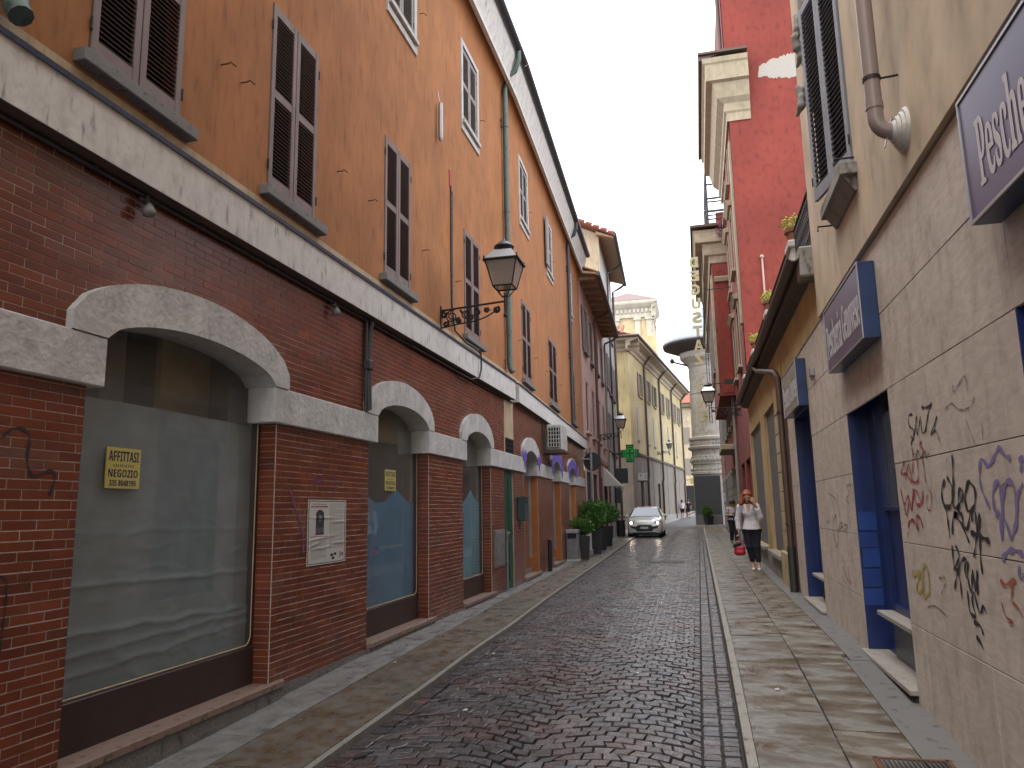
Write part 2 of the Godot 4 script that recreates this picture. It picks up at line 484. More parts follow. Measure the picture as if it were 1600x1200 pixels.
	tx("cream_stone", Color(0.46, 0.39, 0.27), 0.9, "mottle", Vector3(0.5, 0.5, 0.5), "soft", Vector3(1, 0.4, 1))
	tx("grey_stone", Color(0.33, 0.31, 0.28), 0.9, "mottle", Vector3(0.5, 0.5, 0.5), "grime", Vector3(1, 0.5, 1), "bump", 0.3)
	tx("granite", Color(0.2, 0.2, 0.21), 0.6, "speck", Vector3(1.5, 1.5, 1.5))
	tx("patch_plaster", Color(0.5, 0.46, 0.4), 0.95, "fine", Vector3(0.6, 0.6, 0.6))
	mt("pipe_brown", Color(0.1, 0.065, 0.05), 0.5, 0.3)
	mt("pipe_plastic", Color(0.24, 0.19, 0.17), 0.35)
	tx("wood_soffit", Color(0.4, 0.28, 0.18), 0.8, "mottle", Vector3(1, 1, 1))
	tx("roof_tile", Color(0.36, 0.12, 0.07), 0.9, "fine", Vector3(1, 1, 1), "grime", Vector3(1, 1, 1))
	tx("pink_wall", Color(0.68, 0.47, 0.415), 0.92, "mottle", Vector3(0.3, 0.2, 0.3), "streak", Vector3(1, 0.15, 1))
	tx("grey_wall", Color(0.45, 0.43, 0.4), 0.92, "mottle", Vector3(0.3, 0.2, 0.3), "streak", Vector3(1, 0.15, 1))
	tx("cream_wall", Color(0.58, 0.48, 0.32), 0.92, "mottle", Vector3(0.3, 0.2, 0.3), "streak", Vector3(1, 0.15, 1))
	tx("yellow_far", Color(0.52, 0.42, 0.215), 0.92, "mottle", Vector3(0.15, 0.1, 0.15), "streak", Vector3(0.6, 0.1, 0.6))
	tx("tower_wall", Color(0.62, 0.5, 0.28), 0.92, "mottle", Vector3(0.15, 0.1, 0.15))
	tx("tower_white", Color(0.64, 0.59, 0.47), 0.92, "mottle", Vector3(0.15, 0.1, 0.15))
	tx("taupe_wall", Color(0.24, 0.2, 0.158), 0.92, "mottle", Vector3(0.2, 0.1, 0.2), "soft", Vector3(0.4, 0.2, 0.4))
	tx("pale_stone", Color(0.56, 0.53, 0.47), 0.88, "mottle", Vector3(0.3, 0.3, 0.3), "grime", Vector3(0.6, 0.3, 0.6))
	mt("slate", Color(0.045, 0.05, 0.055), 0.5)
	tx("lead", Color(0.3, 0.33, 0.36), 0.5, "mottle", Vector3(0.5, 0.5, 0.5))
	# ground
	vc(tx("cobble", Color(1, 1, 1), 0.6, "fine", Vector3(2.2, 2.2, 2.2), "mottle", Vector3(0.6, 0.6, 0.6), "bumpf", 0.12))
	M.cobble.roughness = 0.66; M.cobble.roughness_texture = T.wet
	tx("road_bed", Color(0.045, 0.04, 0.037), 0.9, "fine", Vector3(1, 1, 1), "", Vector3.ONE, "bump", 0.6)
	for k in 4:
		var f := tx("flag_%d" % k, [Color(0.36, 0.345, 0.315), Color(0.385, 0.365, 0.325), Color(0.335, 0.32, 0.29), Color(0.365, 0.34, 0.3)][k], 0.85, "flag", Vector3(0.36 + 0.06 * k, 1, 0.75 + 0.07 * k), "speck", Vector3(2.5, 2.5, 2.5), "bump", 0.35)
		f.uv1_offset = Vector3(0.31 * k, 0.2, 0.47 * k)
		f.roughness = 0.8; f.roughness_texture = T.wet
	for k in 3:
		var f := tx("kerb_%d" % k, [Color(0.285, 0.265, 0.235), Color(0.27, 0.255, 0.23), Color(0.295, 0.27, 0.232)][k], 0.9, "kerb", Vector3(0.8, 1, 0.6 + 0.1 * k), "speck", Vector3(2.5, 2.5, 2.5), "bumpf", 0.2)
		f.uv1_offset = Vector3(0.31 * k, 0.2, 0.47 * k)
	tx("cement", Color(0.255, 0.245, 0.23), 0.9, "mottle", Vector3(0.8, 0.8, 0.8), "grime", Vector3(0.45, 0.45, 0.45), "bump", 0.25)
	M.cement.roughness_texture = T.wet
	for k in 3: M["kerb_%d" % k].roughness_texture = T.wet
	tx("kerb_worn", Color(0.32, 0.3, 0.265), 0.9, "fine", Vector3(1, 1, 1), "soft", Vector3(1, 1, 1))
	tx("threshold_stone", Color(0.42, 0.39, 0.35), 0.85, "fine", Vector3(1, 1, 1), "soft", Vector3(1, 1, 1))
	tx("kerb_edge", Color(0.42, 0.4, 0.36), 0.9, "fine", Vector3(1, 1, 1), "grime", Vector3(1, 1, 1))
	tx("asphalt_far", Color(0.16, 0.15, 0.145), 0.75, "fine", Vector3(1, 1, 1), "mottle", Vector3(0.5, 0.5, 0.5))
	tx("granite_strip", Color(0.26, 0.25, 0.24), 0.7, "speck", Vector3(2, 2, 2), "grime", Vector3(0.8, 0.8, 0.8))
	vc(mt("leaf", Color(1, 1, 1), 0.5))
	M.leaf.backlight_enabled = true; M.leaf.backlight = Color(0.5, 0.55, 0.3)
	mt("grate", Color(0.06, 0.055, 0.05), 0.6, 0.5)

# ---------- ground ----------
func strip(m: MB, fa: Callable, fbb: Callable, z0: float, z1: float, lift: float, step := 0.5) -> void:
	var k := int(ceil((z0 - z1) / step))
	for i in k:
		var a := lerpf(z0, z1, float(i) / k)
		var b := lerpf(z0, z1, float(i + 1) / k)
		var xa: float = fa.call(a); var xb: float = fa.call(b); var ya: float = fbb.call(a); var yb: float = fbb.call(b)
		m.q(Vector3(xa, gy(xa, a) + lift, a), Vector3(ya, gy(ya, a) + lift, a), Vector3(yb, gy(yb, b) + lift, b), Vector3(xb, gy(xb, b) + lift, b))
# slab with four top corners, chamfered edge
func slab(m: MB, a: Vector3, b: Vector3, d: Vector3, e: Vector3, th: float, ch := 0.006) -> void:
	var ctr := (a + b + d + e) / 4
	var top := []
	var low := []
	for p in [a, b, d, e]:
		var w: Vector3 = (ctr - p); w.y = 0; w = w.normalized()
		top.append(p + w * ch * 1.4)
		low.append(p - Vector3(0, ch, 0))
	m.q(top[0], top[1], top[2], top[3])
	for i in 4:
		var j := (i + 1) % 4
		m.q(low[i], low[j], top[j], top[i])
		m.q(low[i] - Vector3(0, th, 0), low[j] - Vector3(0, th, 0), low[j], low[i])

func ground() -> void:
	# one sheet to the horizon
	var g := MB.new()
	var zs := [60.0, 8.0, 4.0, 0.0, -2.0, -4.0, -5.0, -6.0, -7.0, -8.0, -9.0, -12.0, -20.0, -42.0, -50.0, -60.0, -67.0, -80.0, -100.0, -130.0, -400.0]
	var xs := [-300.0, -20.0, -5.0, -3.0, -1.0, 0.5, 1.5, 4.0, 20.0, 300.0]
	for i in zs.size() - 1:
		for j in xs.size() - 1:
			var p := func(x: float, z: float) -> Vector3: return Vector3(x, gy(x, z) - 0.1, z)
			g.q(p.call(xs[j], zs[i]), p.call(xs[j + 1], zs[i]), p.call(xs[j + 1], zs[i + 1]), p.call(xs[j], zs[i + 1]))
	sheet("ground", g, M.asphalt_far)
	# road: dark bed under the setts
	var road := structure("road")
	var rb := MB.new()
	strip(rb, func(z): return kl(z) + 0.0, func(z): return kr(z), 6.0, -50.0, -0.016)
	part("bed", rb, M.road_bed, road)
	var far := MB.new()
	strip(far, func(z): return kl(z), func(z): return kr(z), -50.0, -110.0, -0.004, 2.0)
	part("far_surface", far, M.asphalt_far, road)
	# setts: jittered grid bent into arcs, straight rows along both kerbs
	sett_noise.seed = 4; sett_noise.frequency = 0.8
	var cells := []
	rng.seed = 11
	var rows := 490
	var nc := 17
	var pts := []
	for r in rows + 1:
		var z0 := 1.2 - r * 0.1045
		var row := []
		for k in nc + 1:
			var s := float(k) / nc
			var p := fposmod(s * 2.0, 1.0)
			var arc := (1.0 - (2 * p - 1) * (2 * p - 1)) * 0.2
			if k == 0 or k == nc: arc = 0.0
			var z := z0 - arc
			var xa := kl(z) + 0.12; var xb := kr(z) - 0.25
			var off := 0.5 if (r % 2) == 0 else 0.0
			var x := lerpf(xa, xb, s)
			row.append(Vector2(x + (rng.randf_range(-0.024, 0.024) if k > 0 and k < nc else 0.0), z + rng.randf_range(-0.016, 0.016)))
		pts.append(row)
	for r in rows:
		# running bond: every second row is shifted half a stone by joining the midpoints
		if r % 2 == 0:
			for k in nc:
				cells.append([pts[r][k], pts[r][k + 1], pts[r + 1][k + 1], pts[r + 1][k]])
		else:
			for k in nc + 1:
				var a: Vector2 = pts[r][k] if k == 0 else (pts[r][k - 1] + pts[r][k]) * 0.5
				var b: Vector2 = pts[r][k] if k == nc else (pts[r][k] + pts[r][k + 1]) * 0.5
				var d: Vector2 = pts[r + 1][k] if k == nc else (pts[r + 1][k] + pts[r + 1][k + 1]) * 0.5
				var e: Vector2 = pts[r + 1][k] if k == 0 else (pts[r + 1][k - 1] + pts[r + 1][k]) * 0.5
				cells.append([a, b, d, e])
	for side in 3:
		var z := 1.0
		while z > -49.8:
			var ln := rng.randf_range(0.075, 0.11) if side > 0 else rng.randf_range(0.11, 0.19)
			var x0: float = [kl(z) + 0.004, kr(z) - 0.248, kr(z) - 0.127][side]
			var x1: float = [kl(z) + 0.118, kr(z) - 0.127, kr(z) - 0.012][side]
			var y0: float = x0 + kl(z - ln) - kl(z) if side == 0 else x0
			var y1: float = x1 + kl(z - ln) - kl(z) if side == 0 else x1
			cells.append([Vector2(x0 + rng.randf() * 0.006, z), Vector2(x1 - rng.randf() * 0.008, z), Vector2(y1 - rng.randf() * 0.008, z - ln), Vector2(y0 + rng.randf() * 0.006, z - ln)])
			z -= ln
	# the 300 that show largest are stones of their own
	var near := []
	for i in cells.size():
		var zc: float = (cells[i][0].y + cells[i][2].y) / 2
		if zc < -4.15: near.append([-zc, i])
	near.sort()
	var single := {}
	for i in mini(300, near.size()): single[near[i][1]] = true
	var rest := MB.new()
	for i in cells.size():
		var m := MB.new() if single.has(i) else rest
		sett(m, cells[i])
		if single.has(i):
			part("sett", m, M.cobble, road)
	part("setts", rest, M.cobble, road, "stuff")
	# pavements
	var lp := structure("pavement_left")
	var z := 4.0
	var n := 0
	while z > -46.0:
		var ln := rng.randf_range(1.15, 1.75)
		if z < -5.0 and z > -6.2: ln = 1.2
		var m := MB.new()
		var zb := z - ln + 0.008
		var dz := 0.62
		slab_run(m, func(q): return kl(q) - dz, func(q): return kl(q) - 0.05, z, zb, 0.045)
		part("kerb_slab", m, M["kerb_%d" % (n % 3)], lp)
		var e := MB.new()
		slab_run(e, func(q): return kl(q) - 0.047, func(q): return kl(q) + 0.0, z, zb, 0.042)
		part("kerb_edge", e, M.kerb_worn, lp)
		z -= ln; n += 1
	z = 4.0
	while z > -46.0:
		var ln := rng.randf_range(2.6, 3.6)
		var m := MB.new()
		slab_run(m, func(q): return lx(q) - 0.02, func(q): return kl(q) - 0.626, z, z - ln + 0.006, 0.048)
		part("cement_panel", m, M.cement, lp)
		z -= ln
	var rp := structure("pavement_right")
	var xs2 := [[0.246, 0.752], [0.755, 1.17], [1.173, 1.452]]
	for k in 3:
		z = 4.0 - 0.3 * k
		while z > -52.0:
			var ln: float = [1.42, 1.95, 2.3][k] * rng.randf_range(0.8, 1.15)
			var m := MB.new()
			var x0: float = xs2[k][0] + rng.randf() * 0.006
			var x1: float = xs2[k][1] - rng.randf() * 0.006
			if k == 2 and z < -7: x0 = 1.22
			if k == 1 and z < -7: x1 = 1.212
			var lf := 0.046 + rng.randf_range(-0.004, 0.004)
			slab_run(m, func(q): return x0, func(q): return x1 + (0.06 if k == 2 and q < -13 else 0.0), z, z - ln + 0.007, lf)
			part("flagstone" if k < 2 else "granite_strip", m, M["flag_%d" % rng.randi_range(0, 3)] if k < 2 else M.granite_strip, rp)
			z -= ln
	z = 4.0
	while z > -52.0:
		var ln := rng.randf_range(1.2, 1.9)
		var m := MB.new()
		slab_run(m, func(q): return 0.185, func(q): return 0.244, z, z - ln + 0.006, 0.043)
		part("kerb_edge", m, M.kerb_edge, rp)
		z -= ln
	var bedr := MB.new()
	strip(bedr, func(q): return 0.19, func(q): return 1.5, 4.0, -52.0, 0.02)
	strip(bedr, func(q): return lx(q), func(q): return kl(q) - 0.01, 4.0, -46.0, 0.02)
	part("bedding", bedr, M.granite_strip, rp)
	# far pavement on the left after the bend
	var fp := MB.new()
	strip(fp, func(q): return kl(q) - 3.0, func(q): return kl(q), -46.0, -110.0, 0.05, 2.0)
	sheet("far_pavement", fp, M.cement)
	# drain grating beside the travertine wall and a manhole in the road
	var gr := thing("drain_grating", "rusty slotted iron drain grating in the pavement below the graffiti wall", "grating", Vector3(1.1, gy(1.1, -4.9), -4.9))
	var fm := MB.new()
	for i in 15:
		fm.box(Vector3(0.93 + 0.025 * i, gy(1.1, -4.9) + 0.056, -4.86), Vector3(0.012, 0.012, 0.42))
	part("bars", fm, M.grate, gr)
	fm = MB.new()
	for e in [[Vector3(1.105, 0, -4.64), Vector3(0.4, 0.016, 0.025)], [Vector3(1.105, 0, -5.08), Vector3(0.4, 0.016, 0.025)], [Vector3(0.91, 0, -4.86), Vector3(0.025, 0.016, 0.46)], [Vector3(1.3, 0, -4.86), Vector3(0.025, 0.016, 0.46)]]:
		fm.box(e[0] + Vector3(0, gy(1.1, -4.9) + 0.056, 0), e[1])
	part("frame", fm, M.rust, gr)
	var mh := thing("manhole_cover", "square iron manhole cover set in the dark setts", "manhole", Vector3(-0.9, 0, -20.5))
	fm = MB.new(); fm.cbox(Vector3(-0.9, 0.006, -20.5), Vector3(0.9, 0.012, 0.8), 0.004); part("lid", fm, M.grate, mh)
	fm = MB.new()
	for i in 6: fm.box(Vector3(-1.25 + 0.14 * i, 0.0145, -20.5), Vector3(0.05, 0.005, 0.66))
	part("tread_ribs", fm, M.grate, mh)

func slab_run(m: MB, fa: Callable, fbb: Callable, z0: float, z1: float, lift: float) -> void:
	var k := 1 if z0 < -10 else 3
	for i in k:
		var a := lerpf(z0, z1, float(i) / k); var b := lerpf(z0, z1, float(i + 1) / k)
		var xa: float = fa.call(a); var xb: float = fa.call(b); var ya: float = fbb.call(a); var yb: float = fbb.call(b)
		var A := Vector3(xa, gy(xa, a) + lift, a); var B := Vector3(ya, gy(ya, a) + lift, a); var D := Vector3(yb, gy(yb, b) + lift, b); var E := Vector3(xb, gy(xb, b) + lift, b)
		if k == 1:
			slab(m, A, B, D, E, 0.06, 0.003)
		else:
			m.q(A, B, D, E)
			var dn := Vector3(0, -0.06, 0)
			m.q(B + dn, D + dn, D, B); m.q(E + dn, A + dn, A, E)
			if i == 0: m.q(A + dn, B + dn, B, A)
			if i == k - 1: m.q(D + dn, E + dn, E, D)

var sett_noise := FastNoiseLite.new()
func sett(m: MB, q: Array) -> void:
	var ctr: Vector2 = (q[0] + q[1] + q[2] + q[3]) / 4
	var base := gy(ctr.x, ctr.y)
	var cs := [Color(0.105, 0.084, 0.087), Color(0.12, 0.083, 0.08), Color(0.1, 0.094, 0.1), Color(0.084, 0.069, 0.071), Color(0.13, 0.102, 0.1)]
	var cc: Color = cs[rng.randi_range(0, 4)]
	# patches of redder, greyer and newer stones
	var pn := sett_noise.get_noise_2d(ctr.x, ctr.y)
	cc = cc.lerp(Color(0.135, 0.085, 0.078), clampf(pn * 1.6, 0, 0.6)) if pn > 0 else cc.lerp(Color(0.1, 0.102, 0.11), clampf(-pn * 1.6, 0, 0.6))
	m.col = cc * rng.randf_range(0.68, 1.32)
	var h := rng.randf_range(-0.005, 0.004)
	var tx_ := rng.randf_range(-0.03, 0.03); var tz := rng.randf_range(-0.03, 0.03)
	var top := []; var mid := []; var low := []
	for p in q:
		var w: Vector2 = (ctr - p)
		var l := w.length()
		var a: Vector2 = p + w / l * 0.0055 + Vector2(rng.randf_range(-0.003, 0.003), rng.randf_range(-0.003, 0.003))
		var b: Vector2 = p + w / l * 0.012
		var dy: float = h + (a.x - ctr.x) * tx_ + (a.y - ctr.y) * tz
		top.append(Vector3(b.x, base + dy, b.y)); mid.append(Vector3(a.x, base + dy - 0.0035, a.y)); low.append(Vector3(a.x, base - 0.02, a.y))
	m.q(top[0], top[1], top[2], top[3])
	for i in 4:
		var j := (i + 1) % 4
		m.q(mid[i], mid[j], top[j], top[i])
		if ctr.y > -16: m.q(low[i], low[j], mid[j], mid[i])
	m.col = Color(1, 1, 1)

# ---------- orange building ----------
func FL(u: float) -> Fr:
	return F0 if u < 13.5 else F1
# shutter of two leaves; own = slats as parts of their own where y is below that height
func shutter(parent: Node3D, f: Fr, u0: float, u1: float, y0: float, y1: float, mat: Material, own := -1.0, d := 0.012, panels := 2, sp := 0.033) -> void:
	var gap := 0.008
	for k in 2:
		var a := u0 if k == 0 else (u0 + u1) / 2 + gap / 2
		var b := (u0 + u1) / 2 - gap / 2 if k == 0 else u1
		var m := MB.new()
		var st := 0.055
		var th := 0.035
		fcb(m, f, a, a + st, y0, y1, d - th, d, 0.004)
		fcb(m, f, b - st, b, y0, y1, d - th, d, 0.004)
		var cuts := [y0, y1]
		if panels == 2: cuts = [y0, lerpf(y0, y1, 0.52), y1]
		for i in cuts.size():
			var lo: float = cuts[i] - 0.035; var hi: float = cuts[i] + 0.035
			if i == 0: lo = y0; hi = y0 + 0.12
			if i == cuts.size() - 1: lo = y1 - 0.075; hi = y1
			fb(m, f, a + st, b - st, lo, hi, d - th + 0.002, d - 0.004)
		var leaf := part("shutter", m, mat, parent)
		var w := b - a - 2 * st
		var sl := MB.new()
		sl.box(Vector3.ZERO, Vector3(w, 0.006, 0.036))
		var slm := am(sl)
		var rest := MB.new()
		for i in cuts.size() - 1:
			var lo: float = cuts[i] + (0.12 if i == 0 else 0.035)
			var hi: float = cuts[i + 1] - (0.075 if i == cuts.size() - 2 else 0.035)
			var cnt := int((hi - lo) / sp)
			for s in cnt:
				var y := lo + (s + 0.5) * (hi - lo) / cnt
				var bs := f.b() * Basis(Vector3.RIGHT, 0.62)
				if y < own:
					var o := MeshInstance3D.new(); o.name = "slat"; o.mesh = slm; o.material_override = mat
					leaf.add_child(o, true)
					o.global_transform = Transform3D(bs, f.p((a + b) / 2, y, d - th / 2))
				else:
					rest.box(f.p((a + b) / 2, y, d - th / 2), Vector3(w, 0.006, 0.036), bs)
		if rest.v.size(): part("slats", rest, mat, leaf, "stuff")
		# hinges
		var hg := MB.new()
		for yy in [y0 + 0.2, y1 - 0.2]:
			var hu := a - 0.008 if k == 0 else b + 0.008
			hg.cyl(f.p(hu, yy - 0.04, d), f.p(hu, yy + 0.04, d), 0.008, 0.008, 6)
		part("hinge", hg, M.iron, leaf)

# height of a surround curve over its span
func arch_y(u: float, a: float, b: float, spring: float, apex: float) -> float:
	var t := clampf((u - a) / (b - a) * 2 - 1, -1, 1)
	return spring + (apex - spring) * pow(maxf(0.0, 1 - t * t), 0.62)

var OPEN := [[3.44, 5.40], [7.16, 8.94], [10.36, 11.85], [14.35, 15.95], [17.98, 19.38], [21.0, 22.6]]
var ARCH := [[3.53, 5.29, 3.27, 5.5], [7.30, 8.84, 7.02, 9.03], [10.44, 11.74, 10.2, 11.92], [14.45, 15.8, 14.15, 16.1], [18.06, 19.28, 17.76, 19.6], [21.1, 22.5, 20.8, 22.8]]
const DOOR := [12.74, 13.42]

func orange_building() -> void:
	var B := thing("orange_building", "long orange plastered building with brown shutters above a glazed red brick shopfront", "building", Vector3(-3.25, 0, -8))
	# --- upper wall with window openings ---
	var W := [[3.27, 4.06], [5.13, 5.92], [7.49, 8.28], [10.5, 11.33], [14.52, 15.5], [18.0, 19.3], [22.3, 23.2], [0.6, 1.4]]
	var UW := [[7.58, 8.38], [10.49, 11.29], [14.6, 15.45], [18.1, 18.95], [22.3, 23.1], [4.9, 5.7]]
	for k in 2:
		var f := F0 if k == 0 else F1
		var a := -8.0 if k == 0 else 13.5
		var b := 13.5 if k == 0 else 25.4
		var holes := []
		for w in W:
			if w[0] > a and w[0] < b: holes.append([w[0], w[1], 3.99, 5.66])
		for w in UW:
			if w[0] > a and w[0] < b: holes.append([w[0], w[1], 7.42, 8.72])
		var m := MB.new()
		wall(m, f, a, b, 3.83, 9.2, holes, 0.16)
		# cove up to the eaves
		var pr := []
		for i in 7:
			var an := PI / 2 * i / 6
			pr.append(Vector2(0.14 * (1 - cos(an)), 9.2 + 0.34 * sin(an)))
		sweep(m, f, pr, a, b, false)
		part("upper_wall", m, M.orange, B)
		for h in holes:
			m = MB.new()
			m.q(f.p(h[0], h[2], -0.15), f.p(h[1], h[2], -0.15), f.p(h[1], h[3], -0.15), f.p(h[0], h[3], -0.15))
			part("window_back", m, M.dark, B)
		# eaves board, fascia and gutter
		m = MB.new()
		sweep(m, f, [Vector2(0.145, 9.5), Vector2(0.175, 9.5), Vector2(0.185, 9.6), Vector2(0.3, 10.02), Vector2(0.3, 10.12), Vector2(0.1, 10.12)], a, b)
		sweep(m, f, [Vector2(0.13, 9.46), Vector2(0.2, 9.46), Vector2(0.2, 9.53), Vector2(0.13, 9.53)], a, b)
		part("eaves_board", m, M.white_band, B)
		m = MB.new()
		var gp := []
		for i in 9:
			var an := PI + PI * i / 8
			gp.append(Vector2(0.36 + 0.085 * cos(an), 10.2 + 0.085 * sin(an)))
		for i in 9:
			var an := TAU - PI * i / 8
			gp.append(Vector2(0.36 + 0.078 * cos(an), 10.2 + 0.078 * sin(an)))
		sweep(m, f, gp, a, b)
		part("gutter", m, M.gutter_dark, B)
		m = MB.new()
		sweep(m, f, [Vector2(0.34, 10.2), Vector2(0.34, 10.26), Vector2(-4, 11.7), Vector2(-4, 11.6)], a, b)
		part("roof", m, M.roof_tile, B)
		# canopy band, flashing and the strip over it
		m = MB.new()
		sweep(m, f, [Vector2(-0.05, 3.37), Vector2(0.125, 3.37), Vector2(0.125, 3.7), Vector2(-0.05, 3.74)], a, b - 0.3)
		part("canopy_band", m, M.white_band, B)
		m = MB.new()
		sweep(m, f, [Vector2(0.09, 3.7055), Vector2(0.14, 3.685), Vector2(0.145, 3.715), Vector2(0.0, 3.775), Vector2(0.0, 3.75)], a, b - 0.3)
		part("flashing", m, M.flashing, B)
		m = MB.new()
		sweep(m, f, [Vector2(-0.02, 3.74), Vector2(0.006, 3.74), Vector2(0.006, 3.87), Vector2(-0.02, 3.87)], a, b)
		part("base_strip", m, M.cream_trim, B)
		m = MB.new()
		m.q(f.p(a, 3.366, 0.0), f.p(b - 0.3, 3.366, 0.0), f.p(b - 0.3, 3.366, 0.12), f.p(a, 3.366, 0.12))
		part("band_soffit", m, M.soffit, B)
	# end wall towards the next house and the back
	var bk := MB.new()
	bk.box(Vector3(-7.0, 5.0, -8), Vector3(0.3, 11, 36))
	bk.box(Vector3(-5.2, 5.0, 8.0), Vector3(3.8, 10.5, 0.2))
	part("rear_wall", bk, M.orange, B)
	var ew := MB.new()
	plate(ew, Fr.new(F1.p(25.4, 0, 0), Vector3(-1, 0, 0)), [Vector2(-0.3, 9.6), Vector2(0, 9.2), Vector2(0, 3.0), Vector2(3.5, 3.0), Vector2(3.5, 11.4), Vector2(-0.2, 10.1)], -0.02, 0.02)
	part("end_wall", ew, M.pink_wall, B)
	# --- shutters, sills and hooks ---
	for i in 7:
		var w: Array = W[i]
		var f := FL(w[0])
		shutter(B, f, w[0] + 0.006, w[1] - 0.006, 4.0, 5.65, M.shutter_brown, [4.95, 9.0, 9.0, -1.0, -1.0, -1.0, -1.0][i])
		var m := MB.new()
		fcb(m, f, w[0] - 0.1, w[1] + 0.1, 3.9, 3.985, -0.1, 0.085, 0.006)
		part("window_sill", m, M.sill_stone, B)
		for e in [w[0] - 0.42 if i != 1 else w[0] - 0.4, w[1] + 0.42]:
			m = MB.new()
			m.tube([f.p(e, 4.68, -0.02), f.p(e, 4.68, 0.06), f.p(e, 4.69, 0.075), f.p(e + 0.07, 4.695, 0.078)], 0.006, 5)
			part("shutter_hook", m, M.rust, B)
	for i in 5:
		var w: Array = UW[i]
		var f := FL(w[0])
		shutter(B, f, w[0] + 0.005, w[1] - 0.005, 7.43, 8.71, M.shutter_grey, -1.0, 0.0, 2, 0.05)
		var m := MB.new()
		for r in [[w[0] - 0.085, w[0], 7.33, 8.8], [w[1], w[1] + 0.085, 7.33, 8.8], [w[0], w[1], 8.72, 8.8]]:
			fb(m, f, r[0], r[1], r[2], r[3], -0.02, 0.018)
		fb(m, f, w[0] - 0.085, w[1] + 0.085, 7.24, 7.33, -0.02, 0.022)
		part("window_surround", m, M.white_render, B)
		m = MB.new()
		fcb(m, f, w[0] - 0.06, w[1] + 0.06, 7.36, 7.42, -0.05, 0.06, 0.005)
		part("window_sill", m, M.white_render, B)
		m = MB.new()
		m.tube([f.p(w[1] + 0.22, 7.95, -0.02), f.p(w[1] + 0.22, 7.95, 0.06), f.p(w[1] + 0.29, 7.96, 0.07)], 0.006, 5)
		part("shutter_hook", m, M.rust, B)
	# an open shutter leaf of the fourth upper window
	var ol := MB.new()
	fb(ol, F1, 17.72, 18.1, 7.43, 8.71, 0.05, 0.085)
	part("open_shutter", ol, M.shutter_grey, B)
	# --- brick ground floor ---
	var mo := MB.new()
	for k in 2:
		var f := F0 if k == 0 else F1
		var holes := []
		for i in 6:
			if (i < 3) == (k == 0):
				holes.append([OPEN[i][0], OPEN[i][1], -0.5, 2.63])
		if k == 0: holes.append([DOOR[0], DOOR[1], -0.5, 2.12])
		wall(mo, f, -8.0 if k == 0 else 13.5, 13.5 if k == 0 else 25.1, -0.6, 3.45, holes, 0.24, -0.003)
	part("brick_backing", mo, M.mortar, B)
	var cells := []
	rng.seed = 21
	brick_noise.seed = 8; brick_noise.frequency = 0.9
	var course := 0.0505
	for r in 67:
		var y := 0.02 + r * course
		if y + course > 3.4: break
		var blocks := [[12.74, 13.42, -1, 3.5] if y < 2.15 else [12.78, 13.45, 0, 0]]
		for i in 6:
			if y < 2.12: blocks.append(OPEN[i])
			else:
				var A: Array = ARCH[i]
				# span of the surround at this height, a little inside its outer edge
				var lo := 99.0; var hi := -99.0
				for s in 41:
					var u: float = lerpf(A[2], A[3], s / 40.0)
					if arch_y(u, A[2], A[3], 2.5, 2.84) - 0.06 > y + course:
						lo = minf(lo, u); hi = maxf(hi, u)
				if hi > lo: blocks.append([lo + 0.05, hi - 0.05])
		var u := -1.0 + (0.1 if r % 2 else 0.0) + rng.randf_range(-0.012, 0.012)
		while u < 25.0:
			var u2 := u + 0.2
			var segs := [[u, u2 - 0.006]]
			if u < 13.5 and u2 > 13.5: segs = [[u, 13.498], [13.502, u2 - 0.006]]
			for b in blocks:
				var out := []
				for s in segs:
					if s[1] <= b[0] or s[0] >= b[1]: out.append(s)
					else:
						if s[0] < b[0]: out.append([s[0], b[0]])
						if s[1] > b[1]: out.append([b[1], s[1]])
				segs = out
			for s in segs:
				if s[1] - s[0] > 0.012: cells.append([s[0], s[1], y, y + course - 0.0055])
			u = u2
	var order := []
	for i in cells.size():
		var cc: Array = cells[i]
		if cc[0] > 2.85 and cc[1] - cc[0] > 0.07:
			order.append([Vector3(3.25, 1.38 - cc[2], cc[0]).length() / (cc[1] - cc[0]), i])
	order.sort()
	var own := {}
	for i in mini(300, order.size()): own[order[i][1]] = true
	var bw := MB.new()
	for i in cells.size():
		var cc: Array = cells[i]
		var m := MB.new() if own.has(i) else bw
		brick(m, FL(cc[0]), cc[0], cc[1], cc[2], cc[3])
		if own.has(i): part("brick", m, M.brick, B)
	# brick jambs of the openings
	for i in 6:
		var f := FL(OPEN[i][0])
		for r in 42:
			var y := 0.02 + r * course
			var e: float = OPEN[i][1]
			bw.col = brick_col()
			bw.q(f.p(e - 0.004, y, -0.004), f.p(e - 0.004, y + course - 0.004, -0.004), f.p(e - 0.004, y + course - 0.004, -0.2), f.p(e - 0.004, y, -0.2))
			var e2: float = OPEN[i][0]
			bw.q(f.p(e2 + 0.004, y, -0.2), f.p(e2 + 0.004, y + course - 0.004, -0.2), f.p(e2 + 0.004, y + course - 0.004, -0.004), f.p(e2 + 0.004, y, -0.004))
	bw.col = Color(1, 1, 1)
	part("bricks", bw, M.brick, B, "stuff")
	for i in 6:
		var f := FL(OPEN[i][0])
		var m := MB.new(); m.tube([f.p(OPEN[i][1] + 0.0, 0.09, 0.0), f.p(OPEN[i][1] + 0.0, 2.1, 0.0)], 0.0045, 5)
		part("corner_joint", m, M.mortar, B)
	# --- white impost band and arched surrounds ---
	var last := -8.0
